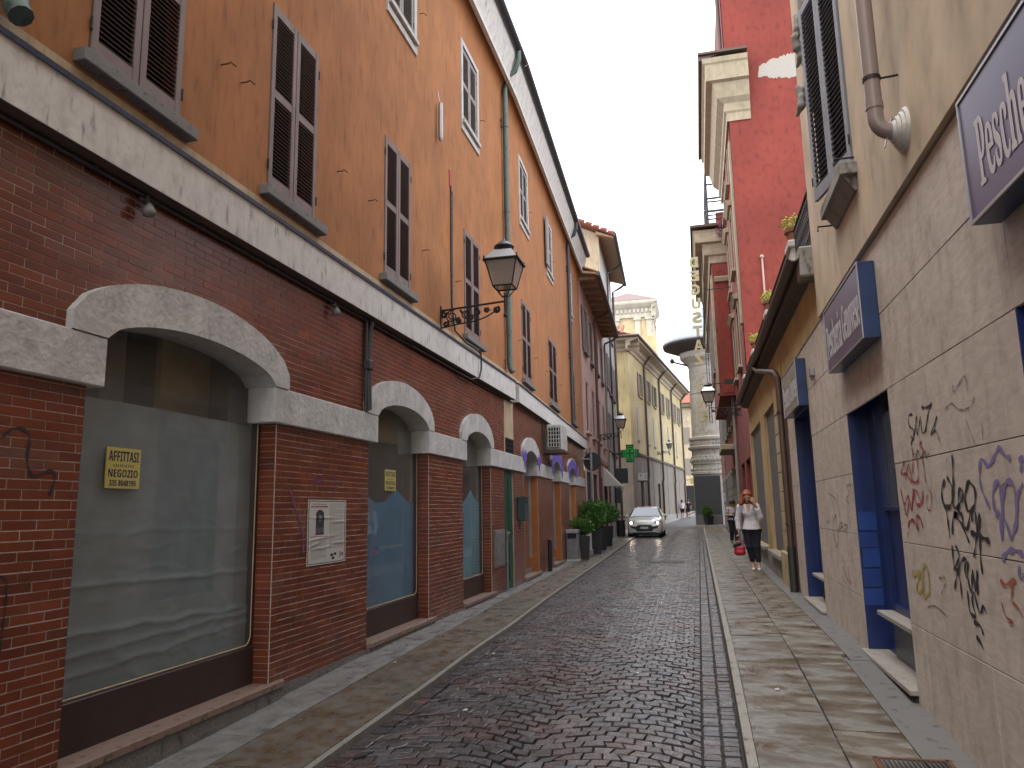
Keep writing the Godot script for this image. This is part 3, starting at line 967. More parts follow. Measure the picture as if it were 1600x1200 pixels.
	for i in 7:
		var stop: float = ARCH[i][0] if i < 6 else 24.9
		# band from last to the opening
		for k in 2:
			var f := F0 if k == 0 else F1
			var a := maxf(last, -8.0 if k == 0 else 13.5); var b := minf(stop, 13.5 if k == 0 else 99.0)
			if b > a:
				var m := MB.new()
				fcb(m, f, a, b, 2.105, 2.39, -0.2, 0.045, 0.008)
				part("impost_band", m, M.white_render, B)
		if i < 6:
			var A: Array = ARCH[i]
			var f := FL(A[0])
			var outer := []; var inner := []
			for s in 25:
				var t := s / 24.0
				outer.append(Vector2(lerpf(A[2], A[3], t), arch_y(lerpf(A[2], A[3], t), A[2], A[3], 2.5, 2.85)))
				inner.append(Vector2(lerpf(A[0], A[1], t), arch_y(lerpf(A[0], A[1], t), A[0], A[1], 2.4, 2.58)))
			var m := MB.new()
			var d1 := 0.05
			var bo := [Vector2(A[2], 2.391)] + outer + [Vector2(A[3], 2.391)]
			var bi := [Vector2(A[0], 2.391)] + inner + [Vector2(A[1], 2.391)]
			for s in bo.size() - 1:
				var a0: Vector2 = bo[s]; var a1: Vector2 = bo[s + 1]; var i0: Vector2 = bi[s]; var i1: Vector2 = bi[s + 1]
				m.q(f.p(i0.x, i0.y, d1), f.p(i1.x, i1.y, d1), f.p(a1.x, a1.y, d1), f.p(a0.x, a0.y, d1))
				m.q(f.p(a0.x, a0.y, d1), f.p(a1.x, a1.y, d1), f.p(a1.x, a1.y, -0.02), f.p(a0.x, a0.y, -0.02))
				m.q(f.p(i0.x, i0.y, -0.22), f.p(i1.x, i1.y, -0.22), f.p(i1.x, i1.y, d1), f.p(i0.x, i0.y, d1))
			part("arch_surround", m, M.white_render, B)
			last = A[1]
	# --- shop windows ---
	shop_windows(B)
	# --- plinths and sills ---
	var edges := [-8.0]
	for o in [OPEN[0], OPEN[1], OPEN[2], DOOR, OPEN[3], OPEN[4], OPEN[5]]: edges.append_array(o)
	edges.append(25.1)
	for i in range(0, edges.size(), 2):
		for k in 2:
			var f := F0 if k == 0 else F1
			var a := maxf(edges[i], -8.0 if k == 0 else 13.5); var b := minf(edges[i + 1], 13.5 if k == 0 else 99.0)
			if b - a > 0.05:
				var m := MB.new(); fb(m, f, a + 0.002, b - 0.002, -0.6, 0.075, -0.1, 0.006); part("plinth", m, M.plinth, B)
	for i in 6:
		var f := FL(OPEN[i][0])
		var m := MB.new(); fcb(m, f, OPEN[i][0] - 0.0, OPEN[i][1] + 0.16, 0.075, 0.125, -0.2, 0.05, 0.006); part("shop_sill", m, M.sill_pink, B)
		m = MB.new(); fb(m, f, OPEN[i][0], OPEN[i][1] + 0.14, -0.6, 0.075, -0.2, 0.035); part("shop_plinth", m, M.plinth, B)
	# --- door bay: green door, grating and plaster panel ---
	var dm := MB.new()
	fcb(dm, F0, DOOR[0], DOOR[0] + 0.33, 0.06, 2.1, -0.1, -0.035, 0.006); fcb(dm, F0, DOOR[0] + 0.34, DOOR[1], 0.06, 2.1, -0.1, -0.035, 0.006)
	for e in [0.05, 0.39]:
		for yy in [[0.2, 0.85], [0.95, 1.95]]: fcb(dm, F0, DOOR[0] + e, DOOR[0] + e + 0.24, yy[0], yy[1], -0.04, -0.02, 0.008)
	mt("green_door", Color(0.012, 0.07, 0.042), 0.4)
	var dr := part("door", dm, M.green_door, B)
	dm = MB.new(); dm.ball(F0.p(DOOR[0] + 0.3, 1.0, -0.01), Vector3(0.022, 0.022, 0.022), 6, 8); part("handle", dm, M.alu, dr)
	dm = MB.new(); fb(dm, F0, DOOR[0] - 0.0, DOOR[1] + 0.02, -0.5, 0.055, -0.2, 0.03); part("door_step", dm, M.granite, B)
	dm = MB.new(); fb(dm, F0, 12.78, 13.45, 2.39, 3.366, -0.05, 0.008); part("plaster_panel", dm, M.cream_trim, B)
	dm = MB.new()
	fb(dm, F0, 12.83, 13.4, 2.4, 2.66, -0.04, 0.012)
	part("fanlight_dark", dm, M.dark, B)
	dm = MB.new()
	for i in 9:
		dm.tube([F0.p(12.86 + i * 0.064, 2.4, 0.02), F0.p(12.86 + i * 0.064, 2.66, 0.02)], 0.006, 4)
		for j in 3:
			var ring := []
			for s in 9: ring.append(F0.p(12.89 + i * 0.064 + 0.026 * cos(TAU * s / 8), 2.44 + 0.085 * j + 0.036 * sin(TAU * s / 8), 0.022))
			if i < 8: dm.tube(ring, 0.004, 4, false)
	part("fanlight_grille", dm, M.iron, B)
	# --- pipes ---
	for u in [13.0, 2.72, 22.0]:
		var f := FL(u)
		var m := MB.new()
		m.tube([f.p(u, 10.14, 0.36), f.p(u, 9.95, 0.36), f.p(u, 9.72, 0.28), f.p(u, 9.62, 0.1), f.p(u, 9.45, 0.075), f.p(u, 6.0, 0.075), f.p(u, 4.02, 0.075), f.p(u, 3.9, 0.09), f.p(u, 3.84, 0.13)], 0.052 if u > 5 else 0.06, 10)
		for yy in [8.6, 6.9, 5.9, 4.6]: m.cyl(f.p(u, yy - 0.012, 0.075), f.p(u, yy + 0.012, 0.075), 0.062, 0.062, 10)
		part("downpipe", m, M.copper if u < 20 else M.gutter_dark, B)
		for yy in [5.92, 3.98, 8.62]:
			if u > 20 and yy < 4: continue
			m = MB.new()
			for s in [-1, 1]:
				var sp := []
				for k in 18:
					var an := k * 0.55
					var rr := 0.052 * (1 - k / 22.0)
					sp.append(f.p(u - 0.13 + rr * cos(an), yy + s * (0.055 + rr * sin(an)), 0.03))
				m.tube(sp, 0.006, 4)
			m.tube([f.p(u - 0.2, yy, 0.03), f.p(u - 0.06, yy, 0.05)], 0.007, 4)
			part("scroll_bracket", m, M.rust if yy < 7 else M.iron, B)
	# conduit under the canopy and cables
	var cm := MB.new()
	cm.tube([F0.p(-3, 3.34, 0.03), F0.p(6.0, 3.34, 0.03), F0.p(13.4, 3.34, 0.03)], 0.014, 6)
	for i in 14: cm.box(F0.p(0.5 + i * 0.95, 3.345, 0.03), Vector3(0.03, 0.04, 0.03))
	part("soffit_conduit", cm, M.gutter_dark, B)
	cm = MB.new()
	cm.tube([F0.p(7.0, 3.34, 0.03), F0.p(7.0, 3.2, 0.03), F0.p(7.0, 2.4, 0.035)], 0.018, 6)
	cm.tube([F0.p(7.06, 3.34, 0.06), F0.p(7.05, 3.25, 0.05), F0.p(7.04, 2.95, 0.04), F0.p(7.03, 2.42, 0.06)], 0.028, 6)
	cm.cbox(F0.p(7.02, 2.88, 0.05), Vector3(0.1, 0.1, 0.07), 0.01, F0.b())
	part("wall_conduit", cm, M.gutter_dark, B)
	cm = MB.new()
	cm.tube([F0.p(9.86, 6.06, 0.012), F0.p(9.85, 5.2, 0.014), F0.p(9.87, 4.3, 0.012), F0.p(9.9, 3.9, 0.05), F0.p(10.2, 3.79, 0.12), F0.p(10.72, 3.78, 0.15), F0.p(10.8, 3.72, 0.17), F0.p(10.81, 3.5, 0.165), F0.p(10.76, 3.37, 0.15), F0.p(10.5, 3.3, 0.1), F0.p(10.0, 3.33, 0.05), F0.p(8.2, 3.335, 0.055)], 0.014, 6)
	for i in 7: cm.box(F0.p(9.857, 4.45 + i * 0.25, 0.012), Vector3(0.05, 0.012, 0.02))
	part("cable", cm, M.gutter_dark, B)
	cm = MB.new()
	cm.tube([F0.p(9.93, 6.0, 0.01), F0.p(9.915, 5.0, 0.012), F0.p(9.92, 4.0, 0.01)], 0.007, 5)
	part("thin_cable", cm, M.pipe_brown, B)
	cm = MB.new(); fb(cm, F0, 9.8, 9.9, 6.04, 6.28, -0.01, 0.012); mt("red_paint", Color(0.35, 0.05, 0.035), 0.7); part("paint_mark", cm, M.red_paint, B)
	cm = MB.new()
	cm.cyl(F0.p(9.27, 6.5, 0.06), F0.p(9.27, 7.02, 0.06), 0.032, 0.032, 10); cm.cyl(F0.p(9.27, 6.46, 0.06), F0.p(9.27, 6.5, 0.06), 0.02, 0.032, 8); cm.tube([F0.p(9.27, 7.02, 0.05), F0.p(9.26, 7.2, 0.02)], 0.008, 5)
	part("vent_tube", cm, M.alu, B)

var brick_noise := FastNoiseLite.new()
func brick_col() -> Color:
	var cs := [Color(0.215, 0.049, 0.02), Color(0.235, 0.054, 0.021), Color(0.195, 0.046, 0.021), Color(0.21, 0.054, 0.026), Color(0.245, 0.061, 0.025), Color(0.19, 0.05, 0.026)]
	var c: Color = cs[rng.randi_range(0, 5)]
	return c * rng.randf_range(0.88, 1.12)
func brick(m: MB, f: Fr, u0: float, u1: float, y0: float, y1: float) -> void:
	var dust := clampf(brick_noise.get_noise_2d(u0 * 1.3, y0 * 2.0) * 2.2 - 0.5, 0, 0.55) * rng.randf_range(0.4, 1.0)
	m.col = brick_col().lerp(Color(0.24, 0.14, 0.1), dust)
	var h := rng.randf_range(-0.0015, 0.0015)
	var b := 0.0015
	var A := [f.p(u0, y0, -0.004), f.p(u1, y0, -0.004), f.p(u1, y1, -0.004), f.p(u0, y1, -0.004)]
	var D := [f.p(u0, y0, h - b), f.p(u1, y0, h - b), f.p(u1, y1, h - b), f.p(u0, y1, h - b)]
	var E := [f.p(u0 + b, y0 + b, h), f.p(u1 - b, y0 + b, h), f.p(u1 - b, y1 - b, h), f.p(u0 + b, y1 - b, h)]
	m.q(E[0], E[1], E[2], E[3])
	for i in 4:
		var j := (i + 1) % 4
		m.q(D[i], D[j], E[j], E[i])
		m.q(A[i], A[j], D[j], D[i])
	m.col = Color(1, 1, 1)

# taped-up paper: nearly flat, with a few long creases and puckers low down
func paper(m: MB, f: Fr, u0: float, u1: float, y0: float, tops: Array, d: float, amp: float, sd: int, nu := 40, ny := 44, creases := []) -> void:
	var fn := FastNoiseLite.new(); fn.seed = sd; fn.frequency = 0.55; fn.fractal_octaves = 2
	var fr := FastNoiseLite.new(); fr.seed = sd + 9; fr.frequency = 1.3; fr.fractal_type = FastNoiseLite.FRACTAL_RIDGED; fr.fractal_octaves = 2
	var rows := []
	for r in ny + 1:
		var row := []
		for k in nu + 1:
			var u := lerpf(u0, u1, float(k) / nu)
			var tp: float = tops[0]
			if tops.size() > 1:
				var x := float(k) / nu * (tops.size() - 1)
				var i := mini(int(x), tops.size() - 2)
				tp = lerpf(tops[i], tops[i + 1], x - i)
			var t := float(r) / ny
			var y := lerpf(y0, tp, t)
			var sag: float = fn.get_noise_2d(u * 1.2, y * 1.3) * amp
			sag += maxf(0.0, fr.get_noise_2d(u * 1.0, y * 2.6) - 0.35) * amp * 0.9 * clampf(1.25 - t * 1.3, 0.15, 1.0)
			for c in creases:
				var yc: float = c[0] + c[1] * (u - u0) + 0.02 * fn.get_noise_2d(u * 4.0, c[0] * 30.0)
				var q := (y - yc) / 0.018
				sag += amp * c[2] * (exp(-q * q) + (0.35 * exp(-absf(q) * 0.25) if q < 0 else 0.0))
			row.append(f.p(u, y, d + sag))
		rows.append(row)
	m.grid(rows)

func shop_windows(B: Node3D) -> void:
	for i in 6:
		var o: Array = OPEN[i]
		var f := FL(o[0])
		var a: float = o[0]; var b: float = o[1]
		# kick panel, frame
		var m := MB.new()
		fcb(m, f, a, b, 0.12, 0.4, -0.2, -0.13, 0.006)
		if i < 3: part("kick_panel", m, M.frame_brown, B)
		m = MB.new()
		for e in [[a, a + 0.03, 0.4, 2.66], [b - 0.035, b, 0.4, 2.66]]: fb(m, f, e[0], e[1], e[2], e[3], -0.2, -0.14)
		fb(m, f, a + 0.03, b - 0.035, 2.61, 2.66, -0.2, -0.14)
		if i >= 3: fb(m, f, (a + b) / 2 - 0.03, (a + b) / 2 + 0.03, 0.12, 2.56, -0.21, -0.145)
		if i >= 3: fb(m, f, a + 0.03, b - 0.035, 0.12, 0.2, -0.2, -0.14)
		part("window_frame", m, M.frame_brown if i < 3 else M.alu, B)
		if i < 3:
			# pale bead with a rounded corner round the pane
			m = MB.new()
			var y0 := 0.415
			var pts := [f.p(a + 0.04, y0, -0.138), f.p(b - 0.12, y0, -0.138)]
			for s in 6:
				var an := -PI / 2 + PI / 2 * s / 5
				pts.append(f.p(b - 0.12 + 0.075 * cos(an), y0 + 0.075 + 0.075 * sin(an), -0.138))
			pts.append(f.p(b - 0.045, 2.1, -0.138))
			m.tube(pts, 0.006, 4)
			part("bead", m, M.cream_trim, B)
		m = MB.new()
		m.q(f.p(a + 0.03, 0.4 if i < 3 else 0.2, -0.165), f.p(b - 0.035, 0.4 if i < 3 else 0.2, -0.165), f.p(b - 0.035, 2.63, -0.165), f.p(a + 0.03, 2.63, -0.165))
		part("pane", m, M.glass, B)
		# room behind
		var dp := -1.9 if i == 0 else -1.15
		m = MB.new()
		m.q(f.p(a - 0.3, 0.1, dp), f.p(b + 0.3, 0.1, dp), f.p(b + 0.3, 2.9, dp), f.p(a - 0.3, 2.9, dp))
		m.q(f.p(a - 0.3, 0.1, -0.24), f.p(a - 0.3, 0.1, dp), f.p(a - 0.3, 2.9, dp), f.p(a - 0.3, 2.9, -0.24))
		m.q(f.p(b + 0.3, 0.1, dp), f.p(b + 0.3, 0.1, -0.24), f.p(b + 0.3, 2.9, -0.24), f.p(b + 0.3, 2.9, dp))
		m.q(f.p(a - 0.3, 2.9, -0.24), f.p(a - 0.3, 2.9, dp), f.p(b + 0.3, 2.9, dp), f.p(b + 0.3, 2.9, -0.24))
		fb(m, f, a + 0.75, a + 0.97, 0.1, 2.9, -0.85, -0.6)
		part("shop_room", m, M.room_ochre if i != 0 else M.room_floor, B)
		m = MB.new()
		m.q(f.p(a - 0.3, 0.1, -0.2), f.p(b + 0.3, 0.1, -0.2), f.p(b + 0.3, 0.1, dp), f.p(a - 0.3, 0.1, dp))
		part("shop_floor", m, M.room_floor, B)
	# paper behind the first three panes
	var m := MB.new(); paper(m, F0, 3.46, 5.38, 0.405, [2.09], -0.195, 0.011, 5, 90, 150, [[0.62, 0.02, 0.8], [0.75, -0.03, 0.9], [1.02, -0.03, 0.8], [0.5, 0.05, 0.7], [1.3, 0.0, 0.3]]); part("paper_cover", m, M.paper, B)
	m = MB.new(); fb(m, F0, 3.46, 3.62, 2.06, 2.56, -0.5, -0.46); part("inner_post", m, M.room_ochre, B)
	m = MB.new(); fb(m, F0, 4.9, 5.5, 0.4, 2.85, -0.75, -0.7); part("inner_wall", m, M.room_ochre, B)
	m = MB.new(); paper(m, F0, 7.18, 8.92, 0.405, [1.42, 1.6, 1.66, 1.55, 1.5, 1.5, 1.52, 1.6, 1.66, 1.6, 1.55, 1.5, 1.5], -0.19, 0.012, 6, 48, 20); part("blue_cover", m, M.blue_paper, B)
	m = MB.new(); paper(m, F0, 10.38, 11.83, 0.405, [1.58, 1.5, 1.5, 1.52, 1.54, 1.62, 1.72, 1.62, 1.55, 1.52], -0.19, 0.01, 7, 36, 20); part("teal_cover", m, M.teal_paper, B)
	# orange timber linings of the far shop
	tx("shop_orange", Color(0.42, 0.13, 0.02), 0.6, "mottle", Vector3(1, 0.5, 1))
	tx("shop_amber", Color(0.4, 0.23, 0.06), 0.6, "mottle", Vector3(1, 0.5, 1))
	for i in range(3, 6):
		var o: Array = OPEN[i]
		var f := F1
		m = MB.new(); fb(m, f, o[1] - 0.03, o[1] - 0.008, 0.13, 2.1, -0.6, -0.004); part("jamb_lining", m, M.shop_orange, B)
		m = MB.new(); fb(m, f, o[0] + 0.05, (o[0] + o[1]) / 2 - 0.06, 0.2, 2.5, -0.3, -0.22); part("display_back", m, M.shop_amber, B)

func letter_sign(B: Node3D, f: Fr, u0: float, u1: float, y0: float, y1: float, d: float) -> void:
	var w := u1 - u0; var h := y1 - y0
	var u := (u0 + u1) / 2
	words("lettering", "AFFITTASI", f, u, y0 + h * 0.79, d, h * 0.26, w * 0.88, M.sign_ink, B, false, 800, 0.001)
	words("lettering", "QUESTO", f, u, y0 + h * 0.55, d, h * 0.08, w * 0.6, M.sign_ink, B, false, 400, 0.001)
	words("lettering", "NEGOZIO", f, u, y0 + h * 0.37, d, h * 0.19, w * 0.86, M.sign_ink, B, false, 800, 0.001)
	words("lettering", "335 8048195", f, u, y0 + h * 0.13, d, h * 0.15, w * 0.78, M.sign_ink, B, false, 800, 0.001)

# simple window with two open or closed shutters on a frame
func plain_window(B: Node3D, f: Fr, u0: float, u1: float, y0: float, y1: float, trim: Material, leafmat: Material, open := false, slats := true) -> void:
	var m := MB.new()
	m.q(f.p(u0, y0, -0.1), f.p(u1, y0, -0.1), f.p(u1, y1, -0.1), f.p(u0, y1, -0.1))
	var w := part("window", m, M.dark, B)
	m = MB.new()
	fb(m, f, u0 - 0.09, u0, y0, y1 + 0.09, -0.02, 0.03); fb(m, f, u1, u1 + 0.09, y0, y1 + 0.09, -0.02, 0.03); fb(m, f, u0, u1, y1, y1 + 0.09, -0.02, 0.03)
	part("frame", m, trim, w)
	m = MB.new(); fcb(m, f, u0 - 0.14, u1 + 0.14, y0 - 0.09, y0 - 0.003, -0.05, 0.12, 0.01); part("sill", m, trim, w)
	var c := (u0 + u1) / 2
	if open:
		for e in [[u0 - 0.04 - (c - u0), u0 - 0.04], [u1 + 0.04, u1 + 0.04 + (c - u0)]]:
			m = MB.new()
			fb(m, f, e[0], e[1], y0, y1, 0.035, 0.07)
			var k := int((y1 - y0) / 0.09)
			for i in k: fb(m, f, e[0] + 0.05, e[1] - 0.05, y0 + 0.05 + i * 0.09, y0 + 0.09 + i * 0.09, 0.069, 0.082)
			part("shutter", m, leafmat, w)
	else:
		for e in [[u0 + 0.005, c - 0.004], [c + 0.004, u1 - 0.005]]:
			m = MB.new()
			fb(m, f, e[0], e[1], y0, y1, -0.05, -0.02)
			if slats:
				var k := int((y1 - y0 - 0.1) / 0.07)
				for i in k: m.box(f.p((e[0] + e[1]) / 2, y0 + 0.08 + i * 0.07, -0.012), Vector3(e[1] - e[0] - 0.1, 0.008, 0.045), f.b() * Basis(Vector3.RIGHT, 0.6))
			part("shutter", m, leafmat, w)

func pipe(called: String, pts: Array, r: float, mat: Material, B: Node3D, f: Fr, clips: Array) -> void:
	var m := MB.new()
	m.tube(pts, r, 10)
	for c in clips: m.cyl(c - Vector3(0, 0.015, 0), c + Vector3(0, 0.015, 0), r * 1.2, r * 1.2, 10)
	part(called, m, mat, B)

func far_left() -> void:
	var f := F1
	# --- pink house ---
	var P := thing("pink_house", "dusty pink house with purple-brown shutters and deep timber eaves", "building", f.p(30, 0, 0))
	var wins := [[26.3, 27.1], [28.6, 29.4], [31.0, 31.8], [33.3, 34.1]]
	var holes := []
	for w in wins:
		holes.append([w[0], w[1], 4.1, 5.9]); holes.append([w[0], w[1], 7.0, 8.6])
	for e in [[26.0, 27.4], [28.2, 29.8], [30.6, 32.2], [33.0, 34.5]]: holes.append([e[0], e[1], 0.1, 2.7])
	var m := MB.new(); wall(m, f, 25.4, 35.0, -0.3, 9.5, holes, 0.12); part("wall", m, M.pink_wall, P)
	for w in wins:
		plain_window(P, f, w[0], w[1], 4.1, 5.9, M.pink_wall, M.shutter_grey, false)
		plain_window(P, f, w[0], w[1], 7.0, 8.6, M.grey_stone, M.shutter_brown, w[0] < 28)
	for e in [[26.0, 27.4], [28.2, 29.8], [30.6, 32.2], [33.0, 34.5]]:
		m = MB.new(); m.q(f.p(e[0], 0.1, -0.11), f.p(e[1], 0.1, -0.11), f.p(e[1], 2.7, -0.11), f.p(e[0], 2.7, -0.11))
		var sw := part("shop_window", m, M.dark, P)
		m = MB.new(); m.q(f.p(e[0], 0.4, -0.07), f.p(e[1], 0.4, -0.07), f.p(e[1], 2.65, -0.07), f.p(e[0], 2.65, -0.07)); part("pane", m, M.glass, sw)
		m = MB.new()
		for x in [e[0], (e[0] + e[1]) / 2 - 0.03, e[1] - 0.06]: fb(m, f, x, x + 0.06, 0.1, 2.7, -0.1, -0.03)
		fb(m, f, e[0], e[1], 0.1, 0.4, -0.1, -0.025)
		part("frame", m, M.gutter_dark, sw)
	m = MB.new(); sweep(m, f, [Vector2(0, 3.3), Vector2(0.05, 3.3), Vector2(0.08, 3.42), Vector2(0, 3.46)], 25.4, 35.0); part("string_course", m, M.pink_wall, P)
	m = MB.new(); sweep(m, f, [Vector2(-0.2, 9.5), Vector2(0.68, 9.38), Vector2(0.68, 9.44), Vector2(-0.2, 9.62)], 25.0, 35.0); part("eaves_soffit", m, M.wood_soffit, P)
	for i in 12:
		m = MB.new(); sweep(m, f, [Vector2(-0.1, 9.3), Vector2(0.6, 9.3), Vector2(0.62, 9.385), Vector2(-0.1, 9.485)], 25.3 + i * 0.84, 25.38 + i * 0.84); part("rafter_end", m, M.wood_soffit, P)
	m = MB.new(); m.tube([f.p(25.0, 9.4, 0.72), f.p(35.0, 9.4, 0.72)], 0.08, 10); part("gutter", m, M.pipe_brown, P)
	m = MB.new(); sweep(m, f, [Vector2(0.68, 9.44), Vector2(0.68, 9.5), Vector2(-3.5, 11.2), Vector2(-3.5, 11.1)], 25.0, 35.0); part("roof", m, M.roof_tile, P)
	pipe("downpipe", [f.p(30.0, 9.35, 0.7), f.p(30, 9.2, 0.5), f.p(30, 9.05, 0.12), f.p(30, 8.9, 0.09), f.p(30, 0.1, 0.09)], 0.05, M.pipe_brown, P, f, [f.p(30, 7, 0.09), f.p(30, 4, 0.09)])
	pipe("downpipe", [f.p(34.8, 9.35, 0.7), f.p(34.8, 9.2, 0.5), f.p(34.8, 9.05, 0.12), f.p(34.8, 8.9, 0.09), f.p(34.8, 0.1, 0.09)], 0.05, M.shutter_grey, P, f, [f.p(34.8, 7, 0.09), f.p(34.8, 4, 0.09)])
	# --- tall gabled house ---
	var Gh := thing("gabled_house", "tall narrow cream and grey house with tiled gable and wide timber eaves", "building", f.p(38.5, 0, 0))
	holes = []
	for y in [4.2, 7.2, 10.4]:
		for u in [35.8, 38.2, 40.6]: holes.append([u, u + 0.9, y, y + 1.8])
	m = MB.new(); wall(m, f, 35.0, 42.6, -0.3, 14.6, holes, 0.12); part("front_wall", m, M.grey_wall, Gh)
	for h in holes: plain_window(Gh, f, h[0], h[1], h[2], h[3], M.grey_stone, M.shutter_grey, true)
	var gf := Fr.new(f.p(35.0, 0, 0), Vector3(1, 0, 0.02))
	m = MB.new(); plate(m, gf, [Vector2(-4.5, 8.5), Vector2(0, 8.5), Vector2(0, 14.4), Vector2(0.1, 14.5), Vector2(-2.4, 15.75), Vector2(-4.9, 14.5), Vector2(-4.5, 14.4)], -0.2, 0.0); part("gable_wall", m, M.cream_wall, Gh)
	m = MB.new(); fb(m, gf, -4.5, 0, 0, 8.5, -0.2, -0.05); part("side_wall", m, M.cream_wall, Gh)
	m = MB.new(); sweep(m, f, [Vector2(-0.1, 14.45), Vector2(0.75, 14.18), Vector2(0.75, 14.26), Vector2(-0.1, 14.6)], 34.7, 42.6); part("eaves_soffit", m, M.wood_soffit, Gh)
	m = MB.new(); sweep(m, f, [Vector2(0.78, 14.26), Vector2(0.78, 14.34), Vector2(-2.4, 15.95), Vector2(-2.4, 15.85)], 34.6, 42.7); part("roof", m, M.roof_tile, Gh)
	for i in 9:
		m = MB.new()
		var t0 := i / 9.0; var t1 := (i + 0.8) / 9.0
		var a := Vector2(lerpf(0.78, -2.4, t0), lerpf(14.34, 15.95, t0)); var b := Vector2(lerpf(0.78, -2.4, t1), lerpf(14.34, 15.95, t1))
		m.tube([f.p(34.64, a.y + 0.05, a.x), f.p(34.64, b.y + 0.02, b.x)], [0.12, 0.09], 8); part("verge_tile", m, M.roof_tile, Gh)
	m = MB.new(); m.tube([f.p(34.2, 14.2, 0.83), f.p(42.7, 14.2, 0.83)], 0.09, 10); part("gutter", m, M.gutter_dark, Gh)
	pipe("downpipe", [f.p(38.6, 14.1, 0.8), f.p(38.6, 13.9, 0.5), f.p(38.6, 13.7, 0.1), f.p(38.6, 0.1, 0.09)], 0.05, M.gutter_dark, Gh, f, [f.p(38.6, 9, 0.09)])
	pipe("downpipe", [f.p(42.3, 14.1, 0.8), f.p(42.3, 13.9, 0.5), f.p(42.3, 13.7, 0.12), f.p(42.3, 0.1, 0.12)], 0.07, M.pipe_brown, Gh, f, [f.p(42.3, 9, 0.12)])
	m = MB.new(); plate(m, Fr.new(f.p(42.6, 0, 0), Vector3(-1, 0, 0)), [Vector2(0, 0), Vector2(4, 0), Vector2(4, 14.4), Vector2(0, 14.4)], 0.0, 0.1); part("back_wall", m, M.grey_wall, Gh)
	# awning of the shop under the pink house
	var aw := thing("shop_awning", "white folding awning sticking out over the shrubs", "awning", f.p(33.0, 2.6, 0))
	m = MB.new()
	m.q(f.p(32.3, 2.35, 0.75), f.p(34.2, 2.35, 0.75), f.p(34.2, 3.15, 0.02), f.p(32.3, 3.15, 0.02))
	m.q(f.p(32.3, 2.15, 0.755), f.p(34.2, 2.15, 0.755), f.p(34.2, 2.35, 0.755), f.p(32.3, 2.35, 0.755))
	mt("canvas", Color(0.6, 0.58, 0.53), 0.9)
	M.canvas.backlight_enabled = true; M.canvas.backlight = Color(0.4, 0.4, 0.38)
	part("cloth", m, M.canvas, aw)
	m = MB.new(); m.t(f.p(32.3, 2.35, 0.75), f.p(32.3, 3.15, 0.02), f.p(32.3, 2.35, 0.02)); part("side_flap", m, M.canvas, aw)
	m = MB.new(); m.tube([f.p(32.32, 2.5, 0.02), f.p(32.32, 2.3, 0.5), f.p(32.32, 2.34, 0.73)], 0.02, 6); m.tube([f.p(34.18, 2.5, 0.02), f.p(34.18, 2.3, 0.5), f.p(34.18, 2.34, 0.73)], 0.02, 6); m.tube([f.p(32.3, 2.34, 0.74), f.p(34.2, 2.34, 0.74)], 0.02, 6); part("arms", m, M.alu, aw)

